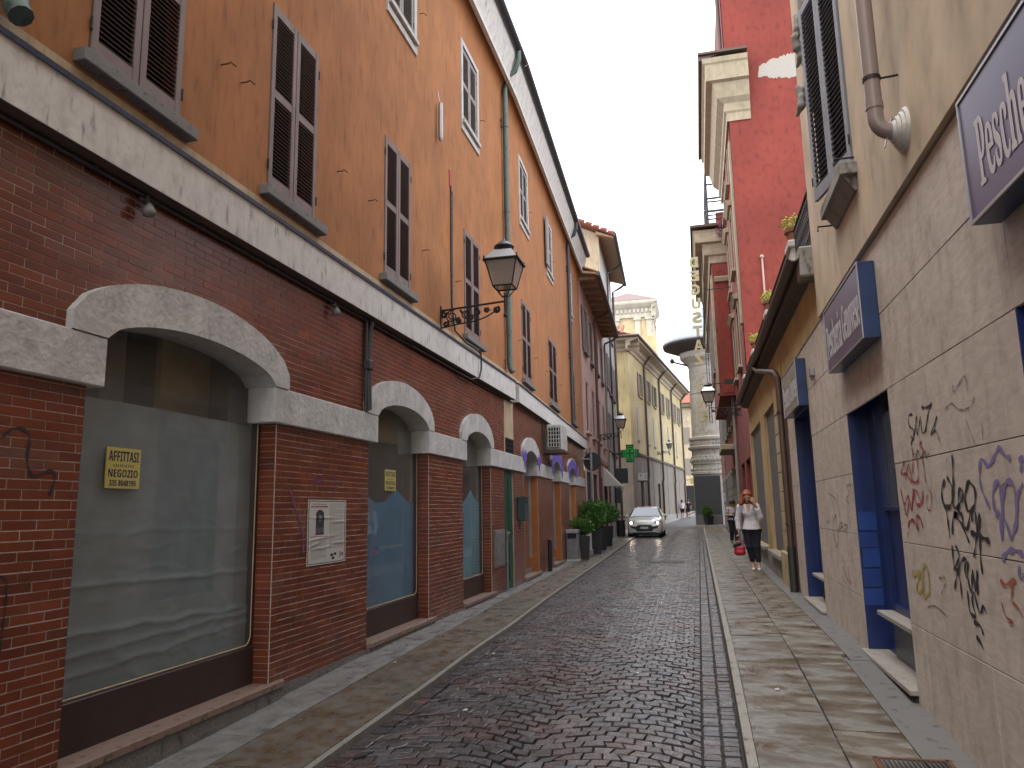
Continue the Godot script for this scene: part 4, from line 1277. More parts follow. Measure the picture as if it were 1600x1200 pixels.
# ---------- travertine-faced shop with the beige storeys above ----------
func travertine_building() -> void:
	var f := FR
	var B := thing("travertine_shop_building", "beige house over a travertine-faced ground floor covered in graffiti with blue shop bays", "building", Vector3(1.45, 0, -6))
	var bays := [[-3.8, -1.6], [-7.9, -6.24], [-11.9, -10.3]]
	var holes := []
	for b in bays: holes.append([b[0], b[1], -0.5, 2.66])
	var m := MB.new(); wall(m, f, -12.75, 8.0, -0.6, 3.46, holes, 0.02, -0.025); part("cladding_backing", m, M.road_bed, B)
	m = MB.new(); fb(m, f, -12.752, -12.75, -0.5, 3.4, -0.2, 0.0); part("cladding_end", m, M.travertine, B)
	# slabs
	rng.seed = 31
	var ys := [-0.5, 0.522, 1.1, 1.675, 2.25, 2.84, 3.43]
	for r in 6:
		var u := -12.75
		var k := 0
		while u < 8.0:
			var w := rng.randf_range(0.5, 0.75)
			var u2 := minf(u + w, 8.0)
			var segs := [[u, u2]]
			for b in bays:
				if ys[r] < 2.6:
					var out := []
					for s in segs:
						if s[1] <= b[0] or s[0] >= b[1]: out.append([s[0], s[1], ys[r], ys[r + 1]])
						else:
							if s[0] < b[0] - 0.02: out.append([s[0], b[0], ys[r], ys[r + 1]])
							if s[1] > b[1] + 0.02: out.append([b[1], s[1], ys[r], ys[r + 1]])
							if ys[r + 1] > 2.67: out.append([maxf(s[0], b[0]), minf(s[1], b[1]), 2.662, ys[r + 1]])
					segs = out
			for s in segs:
				if s[1] - s[0] < 0.03: continue
				var y0: float = s[2] if s.size() > 2 else ys[r]
				m = MB.new()
				fcb(m, f, s[0] + 0.0012, s[1] - 0.0012, y0 + 0.003, ys[r + 1] - 0.003, -0.022, rng.randf_range(-0.001, 0.001), 0.0015)
				part("travertine_slab", m, M[["travertine", "travertine_b", "travertine_c"][rng.randi_range(0, 2)]], B)
			u = u2
	# beige storeys
	holes = [[-7.25, -6.4, 4.16, 6.2], [-3.6, -2.7, 4.16, 6.2], [-7.25, -6.4, 7.6, 9.2], [1.0, 1.9, 4.16, 6.2]]
	m = MB.new(); wall(m, f, -8.8, 8.0, 3.46, 11.5, holes, 0.16, 0.04)
	fb(m, f, -8.8, 8.0, 3.445, 3.46, -0.1, 0.04)
	part("upper_wall", m, M.beige, B)
	m = MB.new(); m.q(Vector3(1.41, 3.45, -8.8), Vector3(1.41, 11.5, -8.8), Vector3(8, 11.5, -8.8), Vector3(8, 3.45, -8.8)); m.box(Vector3(4.5, 5.5, 8.0), Vector3(6.2, 12, 0.2)); part("end_wall", m, M.beige, B)
	for h in holes:
		m = MB.new(); m.q(f.p(h[0], h[2], -0.11), f.p(h[1], h[2], -0.11), f.p(h[1], h[3], -0.11), f.p(h[0], h[3], -0.11)); part("window_dark", m, M.dark, B)
	tx("shutter_blue", Color(0.27, 0.285, 0.33), 0.6, "mottle", Vector3(1.5, 0.7, 1.5))
	var fsh := Fr.new(f.p(-6.42, 0, 0.06), Vector3(sin(0.2), 0, cos(0.2)))
	shutter(B, fsh, -0.84, 0.0, 4.2, 6.18, M.shutter_blue, 9.0, 0.0, 1, 0.05)
	m = MB.new(); fb(m, fsh, -0.8, -0.04, 4.25, 6.12, -0.06, -0.05); part("shutter_backing", m, M.dark, B)
	for w in [[-7.25, -6.4]]:
		m = MB.new()
		fcb(m, f, w[0] - 0.1, w[1] + 0.1, 4.05, 4.16, -0.05, 0.17, 0.008)
		sweep(m, f, [Vector2(0.03, 3.93), Vector2(0.06, 3.93), Vector2(0.14, 4.05), Vector2(0.03, 4.05)], w[0] - 0.04, w[1] + 0.04)
		part("window_sill", m, M.grey_stone, B)
		for e in [w[0] - 0.12, w[1] + 0.02]:
			m = MB.new(); m.tube([f.p(e, 4.22 if e > -7 else 4.0, 0.03), f.p(e, 4.22 if e > -7 else 4.0, 0.2), f.p(e, 4.17 if e > -7 else 3.95, 0.2)], 0.009, 5); part("shutter_stop", m, M.iron, B)
		# carved stucco surround beside and over the shutter
		m = MB.new()
		rng.seed = 5
		var bones := []
		for i in 15:
			var y := 5.25 + i * 0.09
			var a := f.p(w[0] - 0.1 - 0.03 * sin(i * 1.3), y, 0.2 + 0.05 * cos(i * 0.8))
			bones.append([a, a + f.p(0, 0.06 + rng.randf() * 0.05, 0.04 * sin(i * 2.1)) - f.p(0, 0, 0) + f.U * rng.randf_range(-0.05, 0.03), 0.045 * rng.randf_range(0.7, 1.25), 0.025])
			if i % 3 == 0: bones.append([a, a + f.U * -0.06 + Vector3(0, -0.07, 0) + f.N * 0.04, 0.035, 0.018])
		merge(m, sdf(bones, 0.016, 0.025))
		fb(m, f, w[0] - 0.14, w[0] - 0.06, 5.2, 6.5, 0.03, 0.2)
		part("carved_surround", m, M.grey_stone, B)
	# plastic downpipe that turns into the wall
	m = MB.new()
	var pp := [f.p(-4.97, 9, 0.2), f.p(-4.97, 3.9, 0.2)]
	for i in 7:
		var an := PI / 2 * i / 6
		pp.append(f.p(-4.97, 3.84 - 0.11 * sin(an), 0.09 + 0.11 * cos(an)))
	pp.append(f.p(-4.97, 3.73, 0.02))
	m.tube(pp, 0.05, 16)
	m.cyl(f.p(-4.97, 3.9, 0.2), f.p(-4.97, 3.95, 0.2), 0.055, 0.055, 16)
	part("downpipe", m, M.pipe_plastic, B)
	m = MB.new(); m.cyl(f.p(-4.97, 4.1, 0.2), f.p(-4.97, 4.125, 0.2), 0.056, 0.056, 14); m.tube([f.p(-4.97, 4.112, 0.15), f.p(-4.97, 4.12, 0.03)], 0.008, 5); part("pipe_clamp", m, M.iron, B)
	m = MB.new(); m.bx(f.p(-4.985, 3.63, 0.16), f.U * 0.03, Vector3(0, 0.2, 0) + f.N * -0.06, f.N * 0.008); part("pipe_strap", m, M.pipe_plastic, B)
	m = MB.new()
	for e in [[0.118, 0.1, 0.062, 0.076], [0.1, 0.08, 0.09, 0.1], [0.08, 0.06, 0.115, 0.122], [0.06, 0.04, 0.138, 0.148]]:
		m.cyl(f.p(-4.97, 3.73, e[1]), f.p(-4.97, 3.73, e[0]), e[3], e[2], 24)
	part("plaster_collar", m, M.white_render, B)
	# shop bays
	for i in 3: blue_bay(B, f, bays[i][0], bays[i][1], i)
	graffiti(B, f)
	m = MB.new(); fcb(m, f, -9.75, -9.62, 2.93, 3.03, 0.0, 0.05, 0.008); m.cyl(f.p(-9.69, 2.88, 0.03), f.p(-9.69, 2.93, 0.03), 0.012, 0.02, 6); part("junction_box", m, M.alu, B)

func blue_bay(B: Node3D, f: Fr, a: float, b: float, i: int) -> void:
	var dp := 0.18
	var m := MB.new()
	# jambs and head, lined in blue
	fb(m, f, a, a + 0.012, -0.4, 2.66, -dp, -0.002); fb(m, f, b - 0.012, b, -0.4, 2.66, -dp, -0.002); fb(m, f, a + 0.012, b - 0.012, 2.645, 2.66, -dp, -0.002)
	part("bay_lining", m, M.blue_paint, B)
	var ga := gy(1.45, (a + b) / 2)
	m = MB.new()
	fb(m, f, a + 0.012, a + 0.4, ga + 0.05, 2.64, -dp - 0.04, -dp); part("side_door", m, M.blue_paint, B)
	m = MB.new(); fb(m, f, a + 0.4, b - 0.012, ga + 0.05, 0.42, -dp - 0.04, -dp + 0.03)
	part("lower_panel", m, M.slate_blue if M.has("slate_blue") else mt("slate_blue", Color(0.045, 0.055, 0.085), 0.35), B)
	m = MB.new(); fcb(m, f, a + 0.38, b - 0.014, 0.415, 0.455, -dp - 0.02, -0.03, 0.005); part("window_ledge", m, M.threshold_stone, B)
	m = MB.new(); fcb(m, f, a - 0.03, b + 0.02, ga + 0.05, ga + 0.09, -dp, 0.06, 0.006); part("threshold", m, M.threshold_stone, B)
	m = MB.new(); fb(m, f, a, b, ga - 0.3, ga + 0.03, -dp, 0.02); part("threshold_base", m, M.road_bed, B)
	# frame and panes
	m = MB.new()
	for u in [a + 0.4, (a + b) / 2 + 0.17, b - 0.06]: fcb(m, f, u, u + 0.05, 0.455, 2.64, -dp - 0.03, -dp + 0.03, 0.005)
	fcb(m, f, a + 0.45, b - 0.06, 1.32, 1.36, -dp - 0.03, -dp + 0.02, 0.004); fcb(m, f, a + 0.45, b - 0.06, 0.456, 0.52, -dp - 0.03, -dp + 0.025, 0.004)
	part("shop_frame", m, M.blue_paint, B)
	m = MB.new(); fb(m, f, a + 0.45, b - 0.06, 0.52, 1.32, -dp - 0.02, -dp - 0.01); part("lower_blind", m, M.blue_paint, B)
	m = MB.new(); m.q(f.p(a + 0.45, 1.36, -dp - 0.005), f.p(b - 0.06, 1.36, -dp - 0.005), f.p(b - 0.06, 2.63, -dp - 0.005), f.p(a + 0.45, 2.63, -dp - 0.005)); part("pane", m, M.glass, B)
	m = MB.new()
	m.q(f.p(a, 0.4, -1.6), f.p(b, 0.4, -1.6), f.p(b, 2.7, -1.6), f.p(a, 2.7, -1.6))
	m.q(f.p(a, 2.7, -dp), f.p(a, 2.7, -1.6), f.p(b, 2.7, -1.6), f.p(b, 2.7, -dp))
	m.q(f.p(a, 0.4, -dp - 0.05), f.p(a, 2.7, -dp - 0.05), f.p(a, 2.7, -1.6), f.p(a, 0.4, -1.6))
	m.q(f.p(b, 0.4, -1.6), f.p(b, 2.7, -1.6), f.p(b, 2.7, -dp - 0.05), f.p(b, 0.4, -dp - 0.05))
	part("shop_room", m, M.room_floor, B)
	if i == 1:
		# bright blue sheets taped on the far jamb
		rng.seed = 8
		for k in 5:
			m = MB.new()
			var y0: float = [0.45, 0.62, 0.8, 0.98, 1.14][k]
			var y1: float = [0.6, 0.78, 0.97, 1.12, 1.31][k]
			fb(m, f, a + 0.012, a + 0.016 + 0.002 * k, y0, y1, -0.17 + 0.006 * (k % 2), -0.006 - 0.01 * (k % 3))
			part("blue_sheet", m, M.blue_light if k % 2 == 0 else M.blue_mid if M.has("blue_mid") else tx("blue_mid", Color(0.014, 0.05, 0.24), 0.4, "mottle", Vector3(1, 1, 1)), B)
	elif i == 2:
		m = MB.new()
		for k in 7: fb(m, f, a + 0.5 + k * 0.1, a + 0.56 + k * 0.1, 0.12, 0.38, -dp + 0.03, -dp + 0.04)
		part("vent_slots", m, M.dark, B)
	# projecting box sign
	var s := thing("box_sign", ["large violet box sign with pale lettering over the bay cut by the picture edge", "violet box sign with blue side over the middle blue bay", "small faded box sign with blue side over the far blue bay"][i], "sign", f.p((a + b) / 2, 2.66, 0), 0, "shop box signs")
	m = MB.new(); fcb(m, f, a, b, 2.66, 3.28, 0.004, 0.125, 0.004); part("casing", m, M.sign_blue, s)
	m = MB.new(); fb(m, f, a + 0.015, b - 0.015, 2.675, 3.265, 0.125, 0.13); part("face", m, M.sign_violet if i < 2 else M.sign_faded, s)
	m = MB.new()
	for r in [[a, b, 2.66, 2.675], [a, b, 3.265, 3.28], [a, a + 0.015, 2.675, 3.265], [b - 0.015, b, 2.675, 3.265]]: fb(m, f, r[0], r[1], r[2], r[3], 0.126, 0.136)
	part("trim", m, M.alu, s)
	words("lettering", "Pescheria", f, a + 0.56 if i == 0 else lerpf(a, b, 0.275), 2.945, 0.131, 0.34, 0.77 if i == 0 else (b - a) * 0.45, M.letter_grey, s, true, 800, 0.002)
	words("lettering", "Genovese", f, a + 1.4 if i == 0 else lerpf(a, b, 0.75), 2.945, 0.131, 0.33, 0.72 if i == 0 else (b - a) * 0.43, M.letter_grey, s, true, 800, 0.002)

func ribbon(m: MB, f: Fr, pts: Array, w: float, d: float) -> void:
	# smooth the stroke, then lay a thin flat band on the wall
	var cv := Curve2D.new()
	for i in pts.size():
		var p := Vector2(pts[i][0], pts[i][1])
		var t := Vector2.ZERO
		if i > 0 and i < pts.size() - 1: t = (Vector2(pts[i + 1][0], pts[i + 1][1]) - Vector2(pts[i - 1][0], pts[i - 1][1])) * 0.17
		cv.add_point(p, -t, t)
	cv.bake_interval = 0.02
	var bp := cv.get_baked_points()
	var n := bp.size()
	var L := []; var R := []
	for i in n:
		var dr := (bp[mini(i + 1, n - 1)] - bp[maxi(i - 1, 0)]).normalized()
		var pn := Vector2(-dr.y, dr.x) * w * 0.5 * (0.75 + 0.35 * sin(i * 0.7)) * (0.6 if i == 0 or i == n - 1 else 1.0)
		L.append(bp[i] + pn); R.append(bp[i] - pn)
	for i in n - 1:
		var a: Vector2 = R[i]; var b: Vector2 = R[i + 1]; var c: Vector2 = L[i + 1]; var e: Vector2 = L[i]
		m.q(f.p(a.x, a.y, d), f.p(b.x, b.y, d), f.p(c.x, c.y, d), f.p(e.x, e.y, d))

func graffiti(B: Node3D, f: Fr) -> void:
	var cols := {"k": Color(0.02, 0.018, 0.022), "r": Color(0.3, 0.035, 0.04), "v": Color(0.2, 0.16, 0.34), "y": Color(0.42, 0.33, 0.06), "o": Color(0.36, 0.1, 0.06), "g": Color(0.16, 0.14, 0.13), "d": Color(0.11, 0.09, 0.12), "R": Color(0.4, 0.14, 0.12)}
	for k in cols: tx("spray_" + k, cols[k], 0.6, "pits", Vector3(1.5, 1.5, 1.5))
	var i := 0
	for g in GRAF:
		var m := MB.new()
		ribbon(m, f, g[2], g[1], 0.003 + 0.0002 * (i % 9))
		part("graffiti_stroke", m, M["spray_" + g[0]], B)
		i += 1

# ---------- low yellow building with roof terrace ----------
func terrace_building() -> void:
	var f := FR
	var B := thing("terrace_building", "low ochre yellow building with dark gutter and roof terrace", "building", Vector3(1.45, 0, -15))
	var m := MB.new()
	wall(m, f, -12.75, -8.8, 3.46, 4.2, [], 0.1, 0.0)
	var holes := [[-16.9, -14.5, 0.5, 3.3], [-21.2, -18.0, 0.5, 3.3]]
	wall(m, f, -21.6, -12.75, -0.4, 4.2, holes, 0.1, 0.0)
	part("wall", m, M.yellow_wall, B)
	# rusticated corner pier, course by course
	for i in 7:
		m = MB.new(); fcb(m, f, -14.35, -13.25, 0.62 + i * 0.335, 0.62 + i * 0.335 + 0.325, -0.05, 0.045, 0.008); part("pier_block", m, M.yellow_block, B)
	m = MB.new(); fcb(m, f, -14.45, -13.15, -0.2, 0.61, -0.05, 0.09, 0.02); part("pier_base", m, M.yellow_block, B)
	m = MB.new(); fb(m, f, -14.42, -13.0, 3.0, 3.9, -0.05, 0.03); part("pier_head", m, M.yellow_wall, B)
	for h in holes:
		m = MB.new(); fb(m, f, h[0], h[1], h[2], h[3], -0.2, -0.06)
		var w := part("window_panel", m, M.granite, B)
		for u in [h[0], h[1] - 0.08]:
			m = MB.new(); fb(m, f, u, u + 0.08, h[2], h[3], -0.06, -0.03); part("mullion", m, M.cream_trim, w)
		m = MB.new(); fcb(m, f, h[0] - 0.05, h[1] + 0.05, h[2] - 0.08, h[2] - 0.002, -0.1, 0.12, 0.008); part("sill", m, M.grey_stone, w)
		m = MB.new(); fb(m, f, h[0] + 0.1, h[1] - 0.1, 0.08, 0.42, -0.02, 0.004); part("cellar_opening", m, M.dark, w)
	m = MB.new(); fb(m, f, -21.6, -14.5, -0.3, 0.46, -0.05, 0.03); part("plinth", m, M.grey_stone, B)
	# soffit, gutter and brackets
	m = MB.new(); sweep(m, f, [Vector2(-0.1, 4.02), Vector2(0.16, 4.08), Vector2(0.18, 4.14), Vector2(0.18, 4.24), Vector2(-0.1, 4.24)], -21.6, -8.81); part("eaves_soffit", m, M.wood_grey if M.has("wood_grey") else tx("wood_grey", Color(0.14, 0.11, 0.08), 0.85, "mottle", Vector3(1, 1, 1)), B)
	m = MB.new()
	var gp := []
	for i in 9:
		var an := PI + PI * i / 8
		gp.append(Vector2(0.245 + 0.072 * cos(an), 4.2 + 0.075 * sin(an)))
	for i in 9:
		var an := TAU - PI * i / 8
		gp.append(Vector2(0.245 + 0.062 * cos(an), 4.2 + 0.062 * sin(an)))
	sweep(m, f, gp, -21.6, -8.8)
	part("gutter", m, M.pipe_brown, B)
	m = MB.new(); fcb(m, f, -9.1, -8.79, 3.94, 4.3, -0.1, 0.185, 0.02); part("eaves_end", m, M.grey_stone, B)
	pipe("downpipe", [f.p(-15.5, 4.1, 0.24), f.p(-15.2, 3.98, 0.2), f.p(-13.2, 3.6, 0.1), f.p(-12.9, 3.45, 0.08), f.p(-12.88, 0.9, 0.08), f.p(-12.88, 0.0, 0.08)], 0.05, M.pipe_brown, B, f, [f.p(-12.88, 2.9, 0.08), f.p(-12.88, 1.1, 0.08)])
	m = MB.new(); m.cyl(f.p(-12.88, 0.0, 0.08), f.p(-12.88, 0.75, 0.08), 0.062, 0.062, 10); part("downpipe_shoe", m, M.gutter_dark, B)
	m = MB.new(); fb(m, f, -13.1, -12.76, -0.3, 3.46, -0.03, 0.01); part("rough_strip", m, M.brick_rough if M.has("brick_rough") else tx("brick_rough", Color(0.16, 0.08, 0.06), 0.95, "fine", Vector3(1.5, 3, 1.5), "grime", Vector3(1, 1, 1), "bump", 0.8), B)
	# terrace: floor, posts, railing
	m = MB.new(); m.box(Vector3(4.4, 4.19, -15.2), Vector3(6, 0.09, 12.8)); part("terrace_floor", m, M.cement, B)
	for z in [-10.4, -14.1, -17.6, -21.0]:
		m = MB.new()
		m.cbox(Vector3(1.48, 4.5, z), Vector3(0.2, 0.55, 0.3), 0.01); m.cbox(Vector3(1.48, 4.82, z), Vector3(0.27, 0.1, 0.4), 0.015)
		part("terrace_post", m, M.white_render, B)
	for seg in [[-10.2, -8.85], [-13.9, -10.6], [-17.4, -14.3], [-20.8, -17.8]]:
		m = MB.new()
		m.tube([Vector3(1.43, 4.98, seg[0]), Vector3(1.43, 4.98, seg[1])], 0.018, 6); m.tube([Vector3(1.43, 4.32, seg[0]), Vector3(1.43, 4.32, seg[1])], 0.014, 6)
		var k := int((seg[1] - seg[0]) / 0.09)
		for i in k:
			var z: float = seg[0] + (i + 0.5) * (seg[1] - seg[0]) / k
			m.tube([Vector3(1.43, 4.32, z), Vector3(1.43, 4.98, z)], 0.007, 4)
			for y in [4.45, 4.65, 4.85]:
				var sp := []
				for s in 9: sp.append(Vector3(1.43, y + 0.04 * sin(TAU * s / 8), z + 0.045 + 0.035 * cos(TAU * s / 8)))
				m.tube(sp, 0.005, 4, false)
		part("railing", m, M.iron, B)
	rng.seed = 77
	for z in [-10.4, -14.1, -17.6]:
		var p := thing("flower_pot", "terracotta pot of yellow-green flowers on the %s terrace post" % ("nearest" if z > -11 else "middle" if z > -15 else "third"), "flower pot", Vector3(1.48, 4.87, z), 0, "pots along the terrace")
		m = MB.new(); m.lathe_flat(Vector3.ZERO, [Vector2(0.001, 0), Vector2(0.1, 0), Vector2(0.13, 0.15), Vector2(0.15, 0.15), Vector2(0.15, 0.2), Vector2(0.12, 0.2), Vector2(0.001, 0.17)], 16); lpart("pot", m, M.terracotta if M.has("terracotta") else tx("terracotta", Color(0.3, 0.13, 0.08), 0.9, "fine", Vector3(2, 2, 2)), p)
		m = MB.new(); leaves(m, Vector3(0, 0.27, 0), Vector3(0.17, 0.1, 0.19), 420, 0.035, [Color(0.3, 0.38, 0.04), Color(0.38, 0.42, 0.06), Color(0.2, 0.3, 0.04)])
		lpart("foliage", m, M.leaf, p)
		m = MB.new()
		for i in 26: m.ball(Vector3(rng.randf_range(-0.15, 0.15), rng.randf_range(0.28, 0.38), rng.randf_range(-0.17, 0.17)), Vector3(0.014, 0.014, 0.014), 4, 6)
		lpart("blossom", m, M.bloom if M.has("bloom") else mt("bloom", Color(0.55, 0.45, 0.1), 0.8), p, "stuff")

# small folded leaves spread through an ellipsoid, denser towards its outside
func leaves(m: MB, ctr: Vector3, size: Vector3, cnt: int, l: float, cols: Array, bumpy := 0.0) -> void:
	var fn := FastNoiseLite.new(); fn.seed = 3; fn.frequency = 1.4
	for i in cnt:
		var d := Vector3(rng.randfn(), rng.randfn(), rng.randfn()).normalized()
		var r := pow(rng.randf(), 0.36) * (1.0 + bumpy * fn.get_noise_3dv(d * 1.6 + ctr * 0.7))
		var p := ctr + d * size * r
		var up := (d + Vector3(rng.randfn(), rng.randfn() + 0.4, rng.randfn()) * 0.6).normalized()
		var sd := up.cross(Vector3(rng.randfn(), rng.randfn(), rng.randfn())).normalized()
		var ll := l * rng.randf_range(0.7, 1.3)
		var c: Color = cols[rng.randi_range(0, cols.size() - 1)]
		m.col = c * rng.randf_range(0.75, 1.25)
		var tip := p + up * ll
		var w := sd * ll * 0.28
		var mid := p + up * ll * 0.45
		m.t(p, mid + w, tip); m.t(p, tip, mid - w)
	m.col = Color(1, 1, 1)
